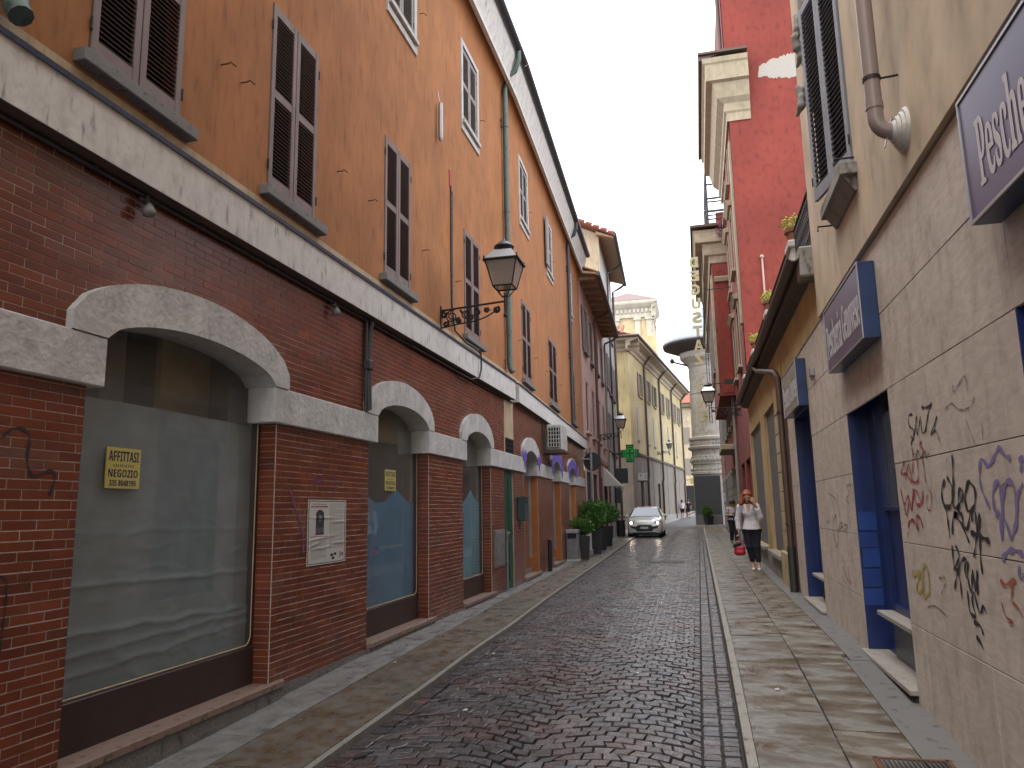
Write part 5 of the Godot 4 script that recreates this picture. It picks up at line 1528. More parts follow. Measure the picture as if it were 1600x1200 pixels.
var GRAF := [
	["k", 0.018, [[-5.619, 1.979], [-5.721, 1.98], [-5.727, 1.913], [-5.622, 1.87], [-5.681, 1.82], [-5.738, 1.781]]],
	["k", 0.016, [[-5.712, 1.845], [-5.666, 1.808], [-5.607, 1.857], [-5.528, 1.957], [-5.558, 1.831], [-5.471, 1.908], [-5.437, 1.947], [-5.44, 1.841], [-5.366, 1.845], [-5.281, 1.928]]],
	["k", 0.02, [[-5.398, 2], [-5.26, 1.982], [-5.167, 2.001], [-5.233, 1.963], [-5.313, 1.891], [-5.353, 1.833]]],
	["k", 0.014, [[-5.087, 1.906], [-5.258, 1.803], [-5.15, 1.823], [-5.095, 1.754]]],
	["k", 0.012, [[-5.178, 1.836], [-5.102, 1.907]]],
	["k", 0.012, [[-5.726, 1.758], [-5.653, 1.687], [-5.578, 1.731], [-5.522, 1.679], [-5.416, 1.714], [-5.414, 1.672], [-5.333, 1.697]]],
	["r", 0.02, [[-5.947, 1.683], [-6.071, 1.597], [-5.919, 1.59], [-5.816, 1.53], [-5.85, 1.655], [-5.958, 1.546]]],
	["r", 0.02, [[-5.706, 1.756], [-5.72, 1.669], [-5.791, 1.541], [-5.653, 1.536], [-5.623, 1.664], [-5.656, 1.731]]],
	["r", 0.018, [[-5.464, 1.78], [-5.527, 1.764], [-5.448, 1.726], [-5.499, 1.688], [-5.483, 1.634], [-5.476, 1.509]]],
	["r", 0.024, [[-6.141, 1.483], [-6.092, 1.377], [-6.036, 1.298], [-5.926, 1.41], [-5.894, 1.332], [-5.797, 1.475], [-5.755, 1.376], [-5.616, 1.386], [-5.565, 1.47]]],
	["r", 0.018, [[-6.136, 1.494], [-6.092, 1.377], [-5.939, 1.433], [-5.89, 1.343], [-5.757, 1.474], [-5.634, 1.386]]],
	["r", 0.026, [[-6.029, 1.207], [-5.989, 1.253], [-5.861, 1.261], [-5.783, 1.203], [-5.789, 1.289], [-5.695, 1.279], [-5.662, 1.217]]],
	["r", 0.012, [[-6.038, 1.184], [-6.078, 1.138]]],
	["r", 0.012, [[-5.467, 1.436], [-5.527, 1.375], [-5.453, 1.334], [-5.38, 1.435], [-5.438, 1.467]]],
	["k", 0.03, [[-5.072, 1.516], [-5.155, 1.46], [-5.155, 1.373], [-5.021, 1.363], [-4.955, 1.465], [-5.035, 1.533]]],
	["k", 0.028, [[-5.155, 1.373], [-5.111, 1.325], [-5.105, 1.174]]],
	["k", 0.03, [[-4.886, 1.657], [-4.908, 1.556], [-4.943, 1.418]]],
	["k", 0.028, [[-4.91, 1.51], [-4.974, 1.372], [-4.895, 1.354], [-4.774, 1.425], [-4.832, 1.453], [-4.888, 1.336], [-4.839, 1.318]]],
	["k", 0.032, [[-4.67, 1.497], [-4.751, 1.416], [-4.739, 1.336], [-4.631, 1.354], [-4.586, 1.447], [-4.67, 1.497]]],
	["k", 0.03, [[-5.053, 1.195], [-5.004, 1.289], [-4.908, 1.317], [-4.98, 1.317], [-4.872, 1.264], [-4.829, 1.229], [-4.774, 1.16]]],
	["k", 0.026, [[-4.836, 1.327], [-4.834, 1.256], [-4.773, 1.239], [-4.69, 1.328], [-4.683, 1.276]]],
	["k", 0.026, [[-4.615, 1.328], [-4.629, 1.217], [-4.557, 1.32], [-4.617, 1.108], [-4.618, 1]]],
	["k", 0.035, [[-4.73, 1.214], [-4.608, 1.205], [-4.455, 1.178]]],
	["k", 0.022, [[-4.629, 1.217], [-4.68, 1.139], [-4.724, 1.085]]],
	["k", 0.026, [[-5.075, 1.133], [-5.084, 1.026], [-5.007, 0.959], [-5.01, 0.832]]],
	["k", 0.026, [[-5.017, 1.132], [-4.968, 1.07], [-5.097, 0.988]]],
	["k", 0.024, [[-5.123, 0.875], [-5.03, 0.975], [-4.917, 1.055], [-4.849, 1.06], [-4.895, 1.004], [-4.873, 0.953]]],
	["k", 0.026, [[-4.825, 1.053], [-4.866, 0.971], [-4.83, 0.887], [-4.774, 1.013], [-4.764, 0.894], [-4.7, 1.01], [-4.732, 0.88]]],
	["k", 0.026, [[-4.895, 0.889], [-4.895, 0.775], [-4.81, 0.761], [-4.835, 0.835], [-4.79, 0.891], [-4.763, 0.826], [-4.726, 0.788], [-4.664, 0.829], [-4.63, 0.793]]],
	["k", 0.03, [[-4.849, 0.721], [-4.75, 0.718], [-4.717, 0.673]]],
	["k", 0.03, [[-4.837, 0.646], [-4.78, 0.63], [-4.744, 0.594]]],
	["v", 0.03, [[-4.396, 1.354], [-4.479, 1.445], [-4.486, 1.529], [-4.438, 1.602], [-4.348, 1.564], [-4.273, 1.592], [-4.182, 1.641], [-4.123, 1.606], [-4.052, 1.582]]],
	["v", 0.034, [[-4.336, 1.338], [-4.328, 1.426], [-4.245, 1.483], [-4.226, 1.416], [-4.28, 1.19]]],
	["v", 0.034, [[-4.246, 1.291], [-4.195, 1.415], [-4.126, 1.475], [-4.057, 1.451], [-4.058, 1.331], [-4.154, 1.21], [-4.188, 1.254], [-4.223, 1.299]]],
	["v", 0.03, [[-4.082, 1.257], [-4.039, 1.391], [-3.943, 1.462]]],
	["v", 0.03, [[-4.325, 1.306], [-4.275, 1.33], [-4.29, 1.189]]],
	["v", 0.034, [[-4.321, 1.094], [-4.236, 1.138], [-4.135, 1.151], [-4.048, 1.134]]],
	["v", 0.026, [[-4.102, 1.079], [-4.133, 1.04], [-4.102, 1.021], [-4.074, 1.052]]],
	["v", 0.03, [[-3.964, 1.566], [-3.907, 1.577]]],
	["v", 0.026, [[-3.963, 1.514], [-3.925, 1.549]]],
	["y", 0.03, [[-6.037, 0.916], [-6.012, 0.874], [-5.833, 0.921], [-5.984, 0.789], [-5.864, 0.79], [-5.741, 0.96], [-5.654, 0.945], [-5.672, 0.799], [-5.836, 0.761], [-5.783, 0.851]]],
	["o", 0.026, [[-4.375, 0.993], [-4.309, 0.976], [-4.18, 1.01], [-4.177, 0.988]]],
	["o", 0.02, [[-4.223, 0.995], [-4.238, 0.948], [-4.274, 0.899]]],
	["o", 0.016, [[-4.39, 0.886], [-4.36, 0.82], [-4.266, 0.803], [-4.328, 0.794]]],
	["o", 0.02, [[-4.246, 0.895], [-4.184, 0.88], [-4.141, 0.842]]],
	["g", 0.01, [[-5.749, 0.693], [-5.561, 0.721], [-5.327, 0.687]]],
	["g", 0.01, [[-5.421, 0.914], [-5.287, 0.926]]],
	["g", 0.01, [[-5.284, 0.892], [-5.407, 0.817]]],
	["g", 0.012, [[-4.312, 1.473], [-4.212, 1.459], [-4.126, 1.475]]],
	["g", 0.01, [[-4.732, 2.048], [-4.734, 2.002], [-4.537, 2.062], [-4.515, 1.978]]],
	["g", 0.01, [[-4.923, 1.925], [-4.797, 1.946], [-4.676, 1.894], [-4.496, 1.888], [-4.432, 1.932]]],
	["g", 0.008, [[-4.593, 1.83], [-4.542, 1.755], [-4.494, 1.682]]],
	["g", 0.008, [[-4.363, 1.788], [-4.379, 1.673]]],
	["d", 0.016, [[-9.001, 1.278], [-9.198, 1.197], [-9.229, 1.037], [-9.136, 0.919], [-8.979, 1.029], [-8.991, 1.2], [-9.052, 1.277]]],
	["d", 0.014, [[-8.953, 1.081], [-8.754, 1.188], [-8.621, 1.174], [-8.836, 1.119]]],
	["d", 0.014, [[-8.616, 1.092], [-8.529, 1.176], [-8.36, 1.164], [-8.517, 1.111], [-8.408, 1.067]]],
	["d", 0.012, [[-9.302, 1.509], [-8.875, 1.424], [-8.767, 1.254]]],
	["d", 0.012, [[-9.944, 1.298], [-9.59, 1.18], [-9.452, 1.228]]],
	["d", 0.012, [[-7.992, 1.578], [-8.208, 1.561], [-8.114, 1.496], [-8.313, 1.435], [-8.163, 1.394]]],
	["R", 0.014, [[-8.821, 0.868], [-8.776, 0.772], [-8.893, 0.63], [-8.783, 0.574]]],
	["R", 0.018, [[-8.715, 0.71], [-8.719, 0.612]]],
	["R", 0.018, [[-8.561, 0.754], [-8.552, 0.595], [-8.664, 0.633]]],
	["R", 0.03, [[-8.451, 0.628], [-8.427, 0.591]]],
	["R", 0.03, [[-8.237, 0.647], [-8.238, 0.563]]],
]

# ---------- red building ----------
func red_building() -> void:
	var X := 1.5
	var B := thing("red_building", "tall brick-red rendered building with bare side wall and cream cornice", "building", Vector3(X, 0, -25))
	var f := Fr.new(Vector3(X, 0, 0), Vector3(0, 0, 1))
	var side := Fr.new(Vector3(X, 0, -21.6), Vector3(1, 0, 0))
	var m := MB.new(); fb(m, side, 0.0, 9, 4.2, 20.0, -0.3, 0.0); part("side_wall", m, M.red_wall, B)
	# patch of bare plaster on the side wall
	m = MB.new()
	rng.seed = 12
	var up := []; var dn := []
	for k in 34:
		var t := k / 33.0
		var pu := 0.93 + 1.6 * t
		var wd := 0.36 * pow(sin(PI * (0.1 + 0.62 * t)), 0.6)
		up.append(Vector2(pu + rng.randf_range(-0.03, 0.03), 14.0 + 0.1 * t + wd + rng.randf_range(-0.04, 0.05)))
		dn.append(Vector2(pu + rng.randf_range(-0.03, 0.03), 14.0 - 0.05 * t - wd * 0.8 + rng.randf_range(-0.05, 0.05)))
	dn.reverse()
	plate(m, side, up + dn, 0.0, 0.004)
	part("bare_patch", m, M.patch_plaster, B)
	m = MB.new(); m.tube([side.p(0.62, 8.3, 0.05), side.p(0.62, 5.5, 0.05)], 0.03, 6); m.ball(side.p(0.62, 8.33, 0.05), Vector3(0.06, 0.06, 0.06), 5, 8); part("vent_pipe", m, M.pink_wall, B)
	# street front
	var wins := []
	for u in [-23.4, -25.8]:
		for y in [5.6, 8.6, 11.4]: wins.append([u - 0.95, u, y, y + 1.9])
	m = MB.new(); wall(m, f, -27.7, -21.6, -0.4, 18.0, wins + [[-24.8, -22.8, 0.1, 2.8], [-27.4, -25.6, 0.1, 2.8]], 0.2); part("front_wall", m, M.red_street, B)
	for w in wins:
		plain_window(B, f, w[0], w[1], w[2], w[3], M.cream_stone, M.shutter_grey, false)
		m = MB.new(); sweep(m, f, [Vector2(0, w[3] + 0.12), Vector2(0.1, w[3] + 0.12), Vector2(0.18, w[3] + 0.24), Vector2(0, w[3] + 0.3)], w[0] - 0.2, w[1] + 0.2); part("window_hood", m, M.cream_stone, B)
	for h in [[-24.8, -22.8], [-27.4, -25.6]]:
		m = MB.new(); m.q(f.p(h[0], 0.1, -0.19), f.p(h[1], 0.1, -0.19), f.p(h[1], 2.8, -0.19), f.p(h[0], 2.8, -0.19)); part("shop_window", m, M.slate, B)
	m = MB.new(); fb(m, f, -22.0, -21.72, 6.5, 12.0, 0.0, 0.06); part("corner_strip", m, M.cream_stone, B)
	pipe("downpipe", [f.p(-21.75, 18, 0.1), f.p(-21.75, 13.8, 0.1)], 0.06, M.pipe_brown, B, f, [])
	# main cornice, returned on the side wall
	var cp := [Vector2(0, 12.55), Vector2(0.06, 12.55), Vector2(0.06, 12.8), Vector2(0.12, 12.86), Vector2(0.12, 13.1), Vector2(0.3, 13.25), Vector2(0.42, 13.7), Vector2(0.6, 13.75), Vector2(0.6, 14.25), Vector2(0.66, 14.3), Vector2(0.68, 14.45), Vector2(0, 14.6)]
	m = MB.new()
	for i in cp.size() - 1:
		var a: Vector2 = cp[i]; var b: Vector2 = cp[i + 1]
		var row := func(p: Vector2) -> Array: return [Vector3(X - p.x, p.y, -27.9), Vector3(X - p.x, p.y, -21.6 + p.x * 0.55), Vector3(X + 0.62, p.y, -21.6 + p.x * 0.55), Vector3(X + 0.62, p.y, -21.7)]
		var ra: Array = row.call(a); var rb: Array = row.call(b)
		for k in 3: m.q(ra[k], ra[k + 1], rb[k + 1], rb[k])
	part("cornice", m, M.cream_stone, B)
	m = MB.new(); sweep(m, f, [Vector2(0.5, 14.46), Vector2(0.78, 14.4), Vector2(0.78, 14.56), Vector2(0, 14.72), Vector2(0, 14.62)], -27.9, -21.25); m.box(Vector3(X - 0.08, 14.6, -21.4), Vector3(1.4, 0.07, 0.45)); part("cornice_gutter", m, M.pipe_brown, B)
	# --- second, lower red house ---
	var R := thing("lower_red_house", "lower red house with cream cornice and metal roof pergola farther along", "building", Vector3(X, 0, -37))
	wins = []
	for u in [-29.5, -32.0, -34.5, -37.0, -39.5, -42.0, -44.5]:
		for y in [4.6, 7.8]: wins.append([u - 1.0, u, y, y + 1.9])
	m = MB.new(); wall(m, f, -48.0, -27.7, -0.4, 10.6, wins, 0.2); part("front_wall", m, M.red_street, R)
	for w in wins: plain_window(R, f, w[0], w[1], w[2], w[3], M.cream_stone, M.shutter_grey, w[2] < 6)
	cp = [Vector2(0, 10.2), Vector2(0.06, 10.2), Vector2(0.1, 10.45), Vector2(0.25, 10.5), Vector2(0.3, 10.9), Vector2(0.55, 10.95), Vector2(0.55, 11.3), Vector2(0.62, 11.4), Vector2(0, 11.5)]
	m = MB.new(); sweep(m, f, cp, -48.0, -27.75); part("cornice", m, M.cream_stone, R)
	m = MB.new(); sweep(m, f, [Vector2(0.6, 11.42), Vector2(0.7, 11.42), Vector2(0.7, 11.52), Vector2(0, 11.6), Vector2(0, 11.51)], -48.0, -27.7); part("gutter", m, M.pipe_brown, R)
	m = MB.new(); m.box(Vector3(X + 3, 5.5, -38), Vector3(0.3, 12, 20)); m.box(Vector3(X + 1.5, 11.4, -38), Vector3(3.0, 0.1, 20)); part("roof_slab", m, M.red_street, R)
	m = MB.new(); m.box(Vector3(X + 0.1, 12.4, -31), Vector3(0.5, 1.9, 0.6)); part("chimney", m, M.red_wall, R)
	m = MB.new()
	for z in [-28.4, -29.8, -31.2, -32.6]:
		m.box(Vector3(X - 0.55, 12.9, z), Vector3(0.07, 2.6, 0.07)); for yy in [12.2, 12.9, 13.6, 14.2]: m.box(Vector3(X + 0.2, yy, z), Vector3(1.5, 0.05, 0.05))
	for y in [12.0, 12.8, 13.6, 14.3]: m.box(Vector3(X - 0.55, y, -30.5), Vector3(0.05, 0.05, 4.3))
	part("pergola", m, M.gutter_dark, R)
	m = MB.new(); rng.seed = 9
	leaves(m, Vector3(X - 0.12, 11.3, -27.2) - R.position, Vector3(0.22, 0.4, 0.2), 420, 0.07, [Color(0.3, 0.05, 0.18), Color(0.36, 0.08, 0.24), Color(0.1, 0.16, 0.05)])
	lpart("hanging_flowers", m, M.leaf, R)
	# projecting bay towards the first red house
	var ox := 0.95
	m = MB.new(); m.box(Vector3((ox + X) / 2, 7.9, -31.6), Vector3(X - ox, 5.2, 7.8)); part("projecting_bay", m, M.red_street, R)
	var fo := Fr.new(Vector3(ox, 0, 0), Vector3(0, 0, 1))
	var fe := Fr.new(Vector3(ox, 0, -27.7), Vector3(1, 0, 0))
	for uu in [-30.0, -33.4]: plain_window(R, fo, uu - 1.0, uu, 6.6, 8.9, M.cream_stone, M.shutter_grey, true)
	m = MB.new(); fb(m, fe, 0.12, 0.5, 5.4, 9.5, 0.0, 0.02); part("bay_side_panel", m, M.red_wall, R)
	m = MB.new(); sweep(m, fe, [Vector2(0, 9.5), Vector2(0.1, 9.5), Vector2(0.16, 9.65), Vector2(0, 9.72)], 0.05, 0.55); part("bay_hood", m, M.cream_stone, R)
	m = MB.new(); m.box(Vector3(ox - 0.03, 7.6, -28.0), Vector3(0.1, 4.4, 0.5)); part("bay_pilaster", m, M.cream_stone, R)
	m = MB.new()
	for i in cp.size() - 1:
		var a: Vector2 = cp[i]; var b: Vector2 = cp[i + 1]
		var row := func(p: Vector2) -> Array: return [Vector3(X, p.y + 0.03, -35.5 - p.x * 0.5), Vector3(ox - p.x, p.y + 0.03, -35.5 - p.x * 0.5), Vector3(ox - p.x, p.y + 0.03, -27.7 + p.x * 0.5), Vector3(X, p.y + 0.03, -27.7 + p.x * 0.5)]
		var ra: Array = row.call(a); var rb: Array = row.call(b)
		for k in 3: m.q(ra[k], ra[k + 1], rb[k + 1], rb[k])
	part("bay_cornice", m, M.cream_stone, R)
	m = MB.new(); m.box(Vector3(0.9, 11.6, -31.6), Vector3(1.3, 0.09, 8.5)); part("bay_roof", m, M.pipe_brown, R)
	# balcony on the street front with bracket bar
	m = MB.new(); fcb(m, f, -33.5, -30.0, 3.55, 3.75, 0.0, 0.55, 0.02); part("balcony_slab", m, M.cream_stone, R)
	for e in [[-24.8, -22.8], [-27.4, -25.6]]: pass
	for i in 5:
		var u := -29.6 - i * 3.4
		m = MB.new(); fb(m, f, u - 1.5, u, 0.1, 2.8, 0.0, 0.02); var sw := part("shop_window", m, M.slate, R)
		m = MB.new(); fb(m, f, u - 1.6, u - 1.5, 0.0, 2.95, 0.0, 0.08); fb(m, f, u, u + 0.1, 0.0, 2.95, 0.0, 0.08); fb(m, f, u - 1.5, u, 2.8, 2.95, 0.0, 0.08); part("frame", m, M.grey_stone, sw)
	pipe("downpipe", [f.p(-28.2, 11.3, 0.6), f.p(-28.2, 11.0, 0.3), f.p(-28.2, 10.2, 0.1), f.p(-28.2, 0.2, 0.1)], 0.06, M.shutter_grey, R, f, [f.p(-28.2, 6, 0.1)])
	pipe("downpipe", [f.p(-41.0, 11.3, 0.6), f.p(-41.0, 11.0, 0.3), f.p(-41.0, 10.2, 0.1), f.p(-41.0, 0.2, 0.1)], 0.06, M.shutter_grey, R, f, [f.p(-41, 6, 0.1)])

# ---------- the far end of the street ----------
func far_end() -> void:
	# --- round-cornered stone building ---
	var C := thing("round_corner_building", "pale stone building with rounded corner, deep round eaves and dark clad base", "building", Vector3(1.0, 0, -55))
	var ctr := Vector3(1.0, 0, -55)
	var g := gy(0, -54)
	var m := MB.new()
	var prof := [Vector2(1.3, g), Vector2(1.3, 3.6), Vector2(1.42, 3.65), Vector2(1.42, 3.8), Vector2(1.3, 3.85), Vector2(1.3, 4.3), Vector2(1.36, 4.35), Vector2(1.36, 4.9), Vector2(1.3, 4.95), Vector2(1.3, 5.3), Vector2(1.5, 5.4), Vector2(1.55, 5.55), Vector2(1.36, 5.62), Vector2(1.36, 5.95), Vector2(1.48, 6.05), Vector2(1.48, 6.2), Vector2(1.22, 6.3), Vector2(1.2, 9.3), Vector2(1.24, 9.34), Vector2(1.2, 9.38), Vector2(1.2, 11.2), Vector2(1.35, 11.5), Vector2(1.75, 11.9), Vector2(1.8, 12.3)]
	m.lathe_flat(ctr, prof, 28); part("rounded_wall", m, M.pale_stone, C)
	m = MB.new()
	for k in 40:
		var an := TAU * k / 40
		for e in [[1.38, 4.62, 0.16], [1.4, 3.98, 0.1], [1.37, 5.78, 0.12]]: m.ball(ctr + Vector3(cos(an) * e[0], e[1], sin(an) * e[0]), Vector3(e[2] * 0.5, e[2], e[2] * 0.5), 4, 6)
	part("carved_frieze", m, M.pale_stone, C)
	m = MB.new(); m.lathe(ctr, [Vector2(1.75, 12.25), Vector2(2.9, 12.7), Vector2(2.95, 12.95), Vector2(2.8, 13.0)], 32); part("eaves_soffit", m, M.wood_dark if M.has("wood_dark") else mt("wood_dark", Color(0.06, 0.055, 0.055), 0.8), C)
	m = MB.new(); m.lathe(ctr, [Vector2(2.95, 12.9), Vector2(2.97, 13.05), Vector2(1.5, 14.4), Vector2(0.4, 15.4), Vector2(0.01, 15.7)], 32); part("roof", m, M.lead, C)
	m = MB.new(); m.tube([ctr + Vector3(-1.2, 11.4, 0.3), ctr + Vector3(-2.3, 11.7, 0.6)], 0.07, 6); m.ball(ctr + Vector3(-2.3, 11.75, 0.6), Vector3(0.16, 0.2, 0.16), 6, 8); part("eaves_bracket", m, M.iron, C)
	m = MB.new(); m.cbox(Vector3(0.62, (g + 3.5) / 2, -53.2), Vector3(1.7, 3.5 - g, 1.0), 0.03); part("dark_cladding", m, M.slate, C)
	m = MB.new(); m.box(Vector3(0.62, g + 0.75, -52.68), Vector3(1.74, 0.02, 0.02)); m.cbox(Vector3(0.62, g + 0.4, -52.68), Vector3(1.74, 0.8, 0.04), 0.01); part("base_panel", m, M.granite, C)
	m = MB.new(); m.cbox(Vector3(0.8, g - 0.02, -52.2), Vector3(2.2, 0.34, 1.0), 0.02); part("step", m, M.grey_stone, C)
	m = MB.new(); m.box(Vector3(3.4, 5.8, -56), Vector3(4.0, 12.0, 3.0)); part("rear_block", m, M.grey_wall, C)
	m = MB.new(); m.box(Vector3(2.2, 5.5, -50.2), Vector3(1.2, 11.6, 4.6)); part("side_block", m, M.red_street, C)
	# --- yellow building on the bend ---
	var o := Vector3(-3.95, 0, -48.6)
	var f := Fr.new(o, Vector3(2.75, 0, -25))
	var fr := Fr.new(o, Vector3(1, 0, 0))
	var Y := thing("yellow_building", "long pale yellow building with brown downpipes and moulded eaves where the street bends", "building", o)
	var holes := []
	var us := [3.4, 6.6, 9.3, 13.2, 16.2, 20.0, 22.8]
	for u in us: holes.append([u, u + 0.95, 9.0, 10.6])
	m = MB.new(); wall(m, f, 0, 25.2, 5.0, 12.0, holes, 0.1); wall(m, fr, -6, 0, 5.0, 12.0, [], 0.1); part("upper_wall", m, M.yellow_far, Y)
	for u in us: plain_window(Y, f, u, u + 0.95, 9.0, 10.6, M.yellow_far, M.taupe_leaf if M.has("taupe_leaf") else mt("taupe_leaf", Color(0.22, 0.19, 0.16), 0.8), true)
	for u in [2.2, 6.0, 8.6, 12.6, 15.8, 20.5]:
		m = MB.new(); fb(m, f, u, u + 0.55, 5.9, 8.1, -0.06, 0.03)
		var w := part("blind_window", m, M.shutter_grey, Y)
		m = MB.new(); fb(m, f, u - 0.08, u + 0.63, 5.8, 5.895, -0.05, 0.1); part("sill", m, M.grey_stone, w)
	m = MB.new(); wall(m, f, 0, 25.2, -0.3, 4.86, [[2.5, 3.6, 0.3, 3.2], [9.5, 10.6, 0.5, 3.2]], 0.15); wall(m, fr, -6, 0, -0.3, 4.86, [[-4.5, -2.6, 0.1, 3.2]], 0.2); part("lower_wall", m, M.taupe_wall, Y)
	m = MB.new(); m.q(f.p(2.5, 0.3, -0.14), f.p(3.6, 0.3, -0.14), f.p(3.6, 3.2, -0.14), f.p(2.5, 3.2, -0.14)); m.q(f.p(9.5, 0.5, -0.14), f.p(10.6, 0.5, -0.14), f.p(10.6, 3.2, -0.14), f.p(9.5, 3.2, -0.14)); m.q(fr.p(-4.5, 0.1, -0.19), fr.p(-2.6, 0.1, -0.19), fr.p(-2.6, 3.2, -0.19), fr.p(-4.5, 3.2, -0.19)); part("openings", m, M.dark, Y)
	for i in 6:
		m = MB.new(); fb(m, f, 4.2 + i * 3.4, 4.9 + i * 3.4, 0.9, 4.7, 0.0, 0.02); part("pilaster", m, M.taupe_wall, Y)
	m = MB.new(); fb(m, f, 0, 25.2, -0.3, 0.9, 0.0, 0.08); part("plinth", m, M.grey_stone, Y)
	m = MB.new(); sweep(m, f, [Vector2(0, 4.8), Vector2(0.1, 4.86), Vector2(0.16, 4.98), Vector2(0, 5.06)], -0.1, 25.2); sweep(m, fr, [Vector2(0, 4.8), Vector2(0.1, 4.86), Vector2(0.16, 4.98), Vector2(0, 5.06)], -6, 0.1); part("string_course", m, M.taupe_wall, Y)
	var cp := [Vector2(0, 11.5), Vector2(0.08, 11.5), Vector2(0.12, 11.7), Vector2(0.25, 11.8), Vector2(0.3, 12.0), Vector2(0.75, 12.15), Vector2(0.8, 12.35), Vector2(0, 12.45)]
	m = MB.new(); sweep(m, f, cp, -0.7, 25.6); sweep(m, fr, cp, -6, 0.75); part("cornice", m, M.taupe_light if M.has("taupe_light") else tx("taupe_light", Color(0.42, 0.34, 0.24), 0.9, "mottle", Vector3(0.3, 0.3, 0.3)), Y)
	m = MB.new(); m.tube([f.p(-0.7, 12.35, 0.85), f.p(25.6, 12.35, 0.85)], 0.09, 8); m.tube([fr.p(-6, 12.35, 0.85), fr.p(0.8, 12.35, 0.85)], 0.09, 8); part("gutter", m, M.pipe_brown, Y)
	m = MB.new(); sweep(m, f, [Vector2(0.85, 12.4), Vector2(0.85, 12.5), Vector2(-4, 14.3), Vector2(-4, 14.2)], 0.5, 25.6); sweep(m, fr, [Vector2(0.85, 12.4), Vector2(0.85, 12.5), Vector2(-2.2, 13.3), Vector2(-2.2, 13.2)], -6, -0.6); part("roof", m, M.roof_tile, Y)
	for i in 9:
		m = MB.new(); m.tube([fr.p(-3.2 + i * 0.36, 12.52, 0.8), fr.p(-3.2 + i * 0.36, 13.5, -1.3)], [0.11, 0.1], 8); part("roof_tile", m, M.roof_tile, Y)
	for u in [5.3, 11.8, 18.4, 24.8]:
		pipe("downpipe", [f.p(u, 12.3, 0.8), f.p(u, 12.1, 0.6), f.p(u, 11.5, 0.12), f.p(u, 11.2, 0.1), f.p(u, 3.6, 0.1), f.p(u - 0.3, 3.4, 0.1), f.p(u - 0.35, 0.5, 0.1)], 0.08, M.pipe_brown, Y, f, [f.p(u, 8, 0.1)])
	# --- church tower ---
	var tw := thing("bell_tower", "cream church bell tower with white pilasters and low pyramid roof above the yellow roofs", "tower", Vector3(-9.1, -1.2, -116))
	m = MB.new(); m.box(Vector3(-9.1, 12.8, -116), Vector3(8.4, 28, 8.4)); m.box(Vector3(-9.1, 25.8, -116), Vector3(7.6, 12, 7.6)); part("shaft", m, M.tower_wall, tw)
	var ft := Fr.new(Vector3(-9.1, -1.2, -112.2), Vector3(1, 0, 0))
	var fs := Fr.new(Vector3(-5.3, -1.2, -116), Vector3(0, 0, -1))
	m = MB.new()
	for q in [ft, fs]:
		for u in [-3.7, -1.9, 1.3, 3.0]:
			fb(m, q, u - 0.05, u + 0.75, 22.5, 31.0, -0.1, 0.22); fb(m, q, u - 0.2, u + 0.9, 30.6, 31.0, 0.0, 0.35)
		fb(m, q, -4, 4, 21.7, 22.3, -0.1, 0.45); fb(m, q, -1.5, 1.6, 28.0, 28.6, -0.1, 0.3)
	for q in [ft, fs]:
		sweep(m, q, [Vector2(0, 31.0), Vector2(0.25, 31.0), Vector2(0.3, 31.3), Vector2(0.12, 31.4), Vector2(0.12, 32.3), Vector2(0.5, 32.6), Vector2(0.85, 33.0), Vector2(0.9, 33.3), Vector2(0, 33.4)], -4.4, 4.4)
		for i in 13: fb(m, q, -3.9 + i * 0.62, -3.6 + i * 0.62, 31.75, 32.3, 0.05, 0.4)
	m.box(Vector3(-9.1, 32.15, -116), Vector3(9.4, 0.4, 9.4))
	part("pilasters_and_cornice", m, M.tower_white, tw)
	m = MB.new()
	var ar := []
	for i in 13: ar.append(Vector2(0.05 + 1.2 * cos(PI * i / 12), 28.7 + 1.3 * sin(PI * i / 12)))
	plate(m, ft, ar, -0.1, 0.12); part("arch_head", m, M.tower_wall, tw)
	m = MB.new(); fb(m, ft, -1.1, 1.2, 23.0, 28.0, -0.1, 0.1); part("bell_opening", m, M.room_ochre, tw)
	m = MB.new()
	for k in 4:
		var an := PI / 4 + k * PI / 2
		var a := Vector3(-9.1 + 6.7 * cos(an), 32.36, -116 + 6.7 * sin(an)); var b := Vector3(-9.1 + 6.7 * cos(an + PI / 2), 32.36, -116 + 6.7 * sin(an + PI / 2))
		m.t(b, a, Vector3(-9.1, 34.9, -116))
	part("roof", m, M.tower_roof if M.has("tower_roof") else mt("tower_roof", Color(0.2, 0.14, 0.13), 0.8), tw)
	# --- pale house closing the street ---
	var Hc := thing("closing_house", "narrow pale yellow house with red roof closing the end of the street", "building", Vector3(-1, 0, -88))
	m = MB.new(); m.box(Vector3(-0.6, 6.2, -90), Vector3(7.5, 13.0, 6)); part("wall", m, M.cream_wall, Hc)
	m = MB.new(); m.box(Vector3(-0.6, 12.8, -90), Vector3(8.6, 0.4, 7.2)); part("cornice", m, M.taupe_wall, Hc)
	m = MB.new()
	m.q(Vector3(-5, 13.0, -86.2), Vector3(3.8, 13.0, -86.2), Vector3(3.8, 14.8, -90), Vector3(-5, 14.8, -90)); m.q(Vector3(3.8, 13.0, -94), Vector3(-5, 13.0, -94), Vector3(-5, 14.8, -90), Vector3(3.8, 14.8, -90)); part("roof", m, M.roof_tile, Hc)
	m = MB.new()
	for x in [-2.6, -1.0, 0.6]:
		for y in [5.0, 8.5]: m.box(Vector3(x, y + 0.9, -86.98), Vector3(0.8, 1.8, 0.08))
	part("shutters", m, M.taupe_leaf, Hc)
	m = MB.new(); m.box(Vector3(-1.0, 2.4, -86.95), Vector3(1.6, 2.8, 0.1)); part("doorway", m, M.dark, Hc)

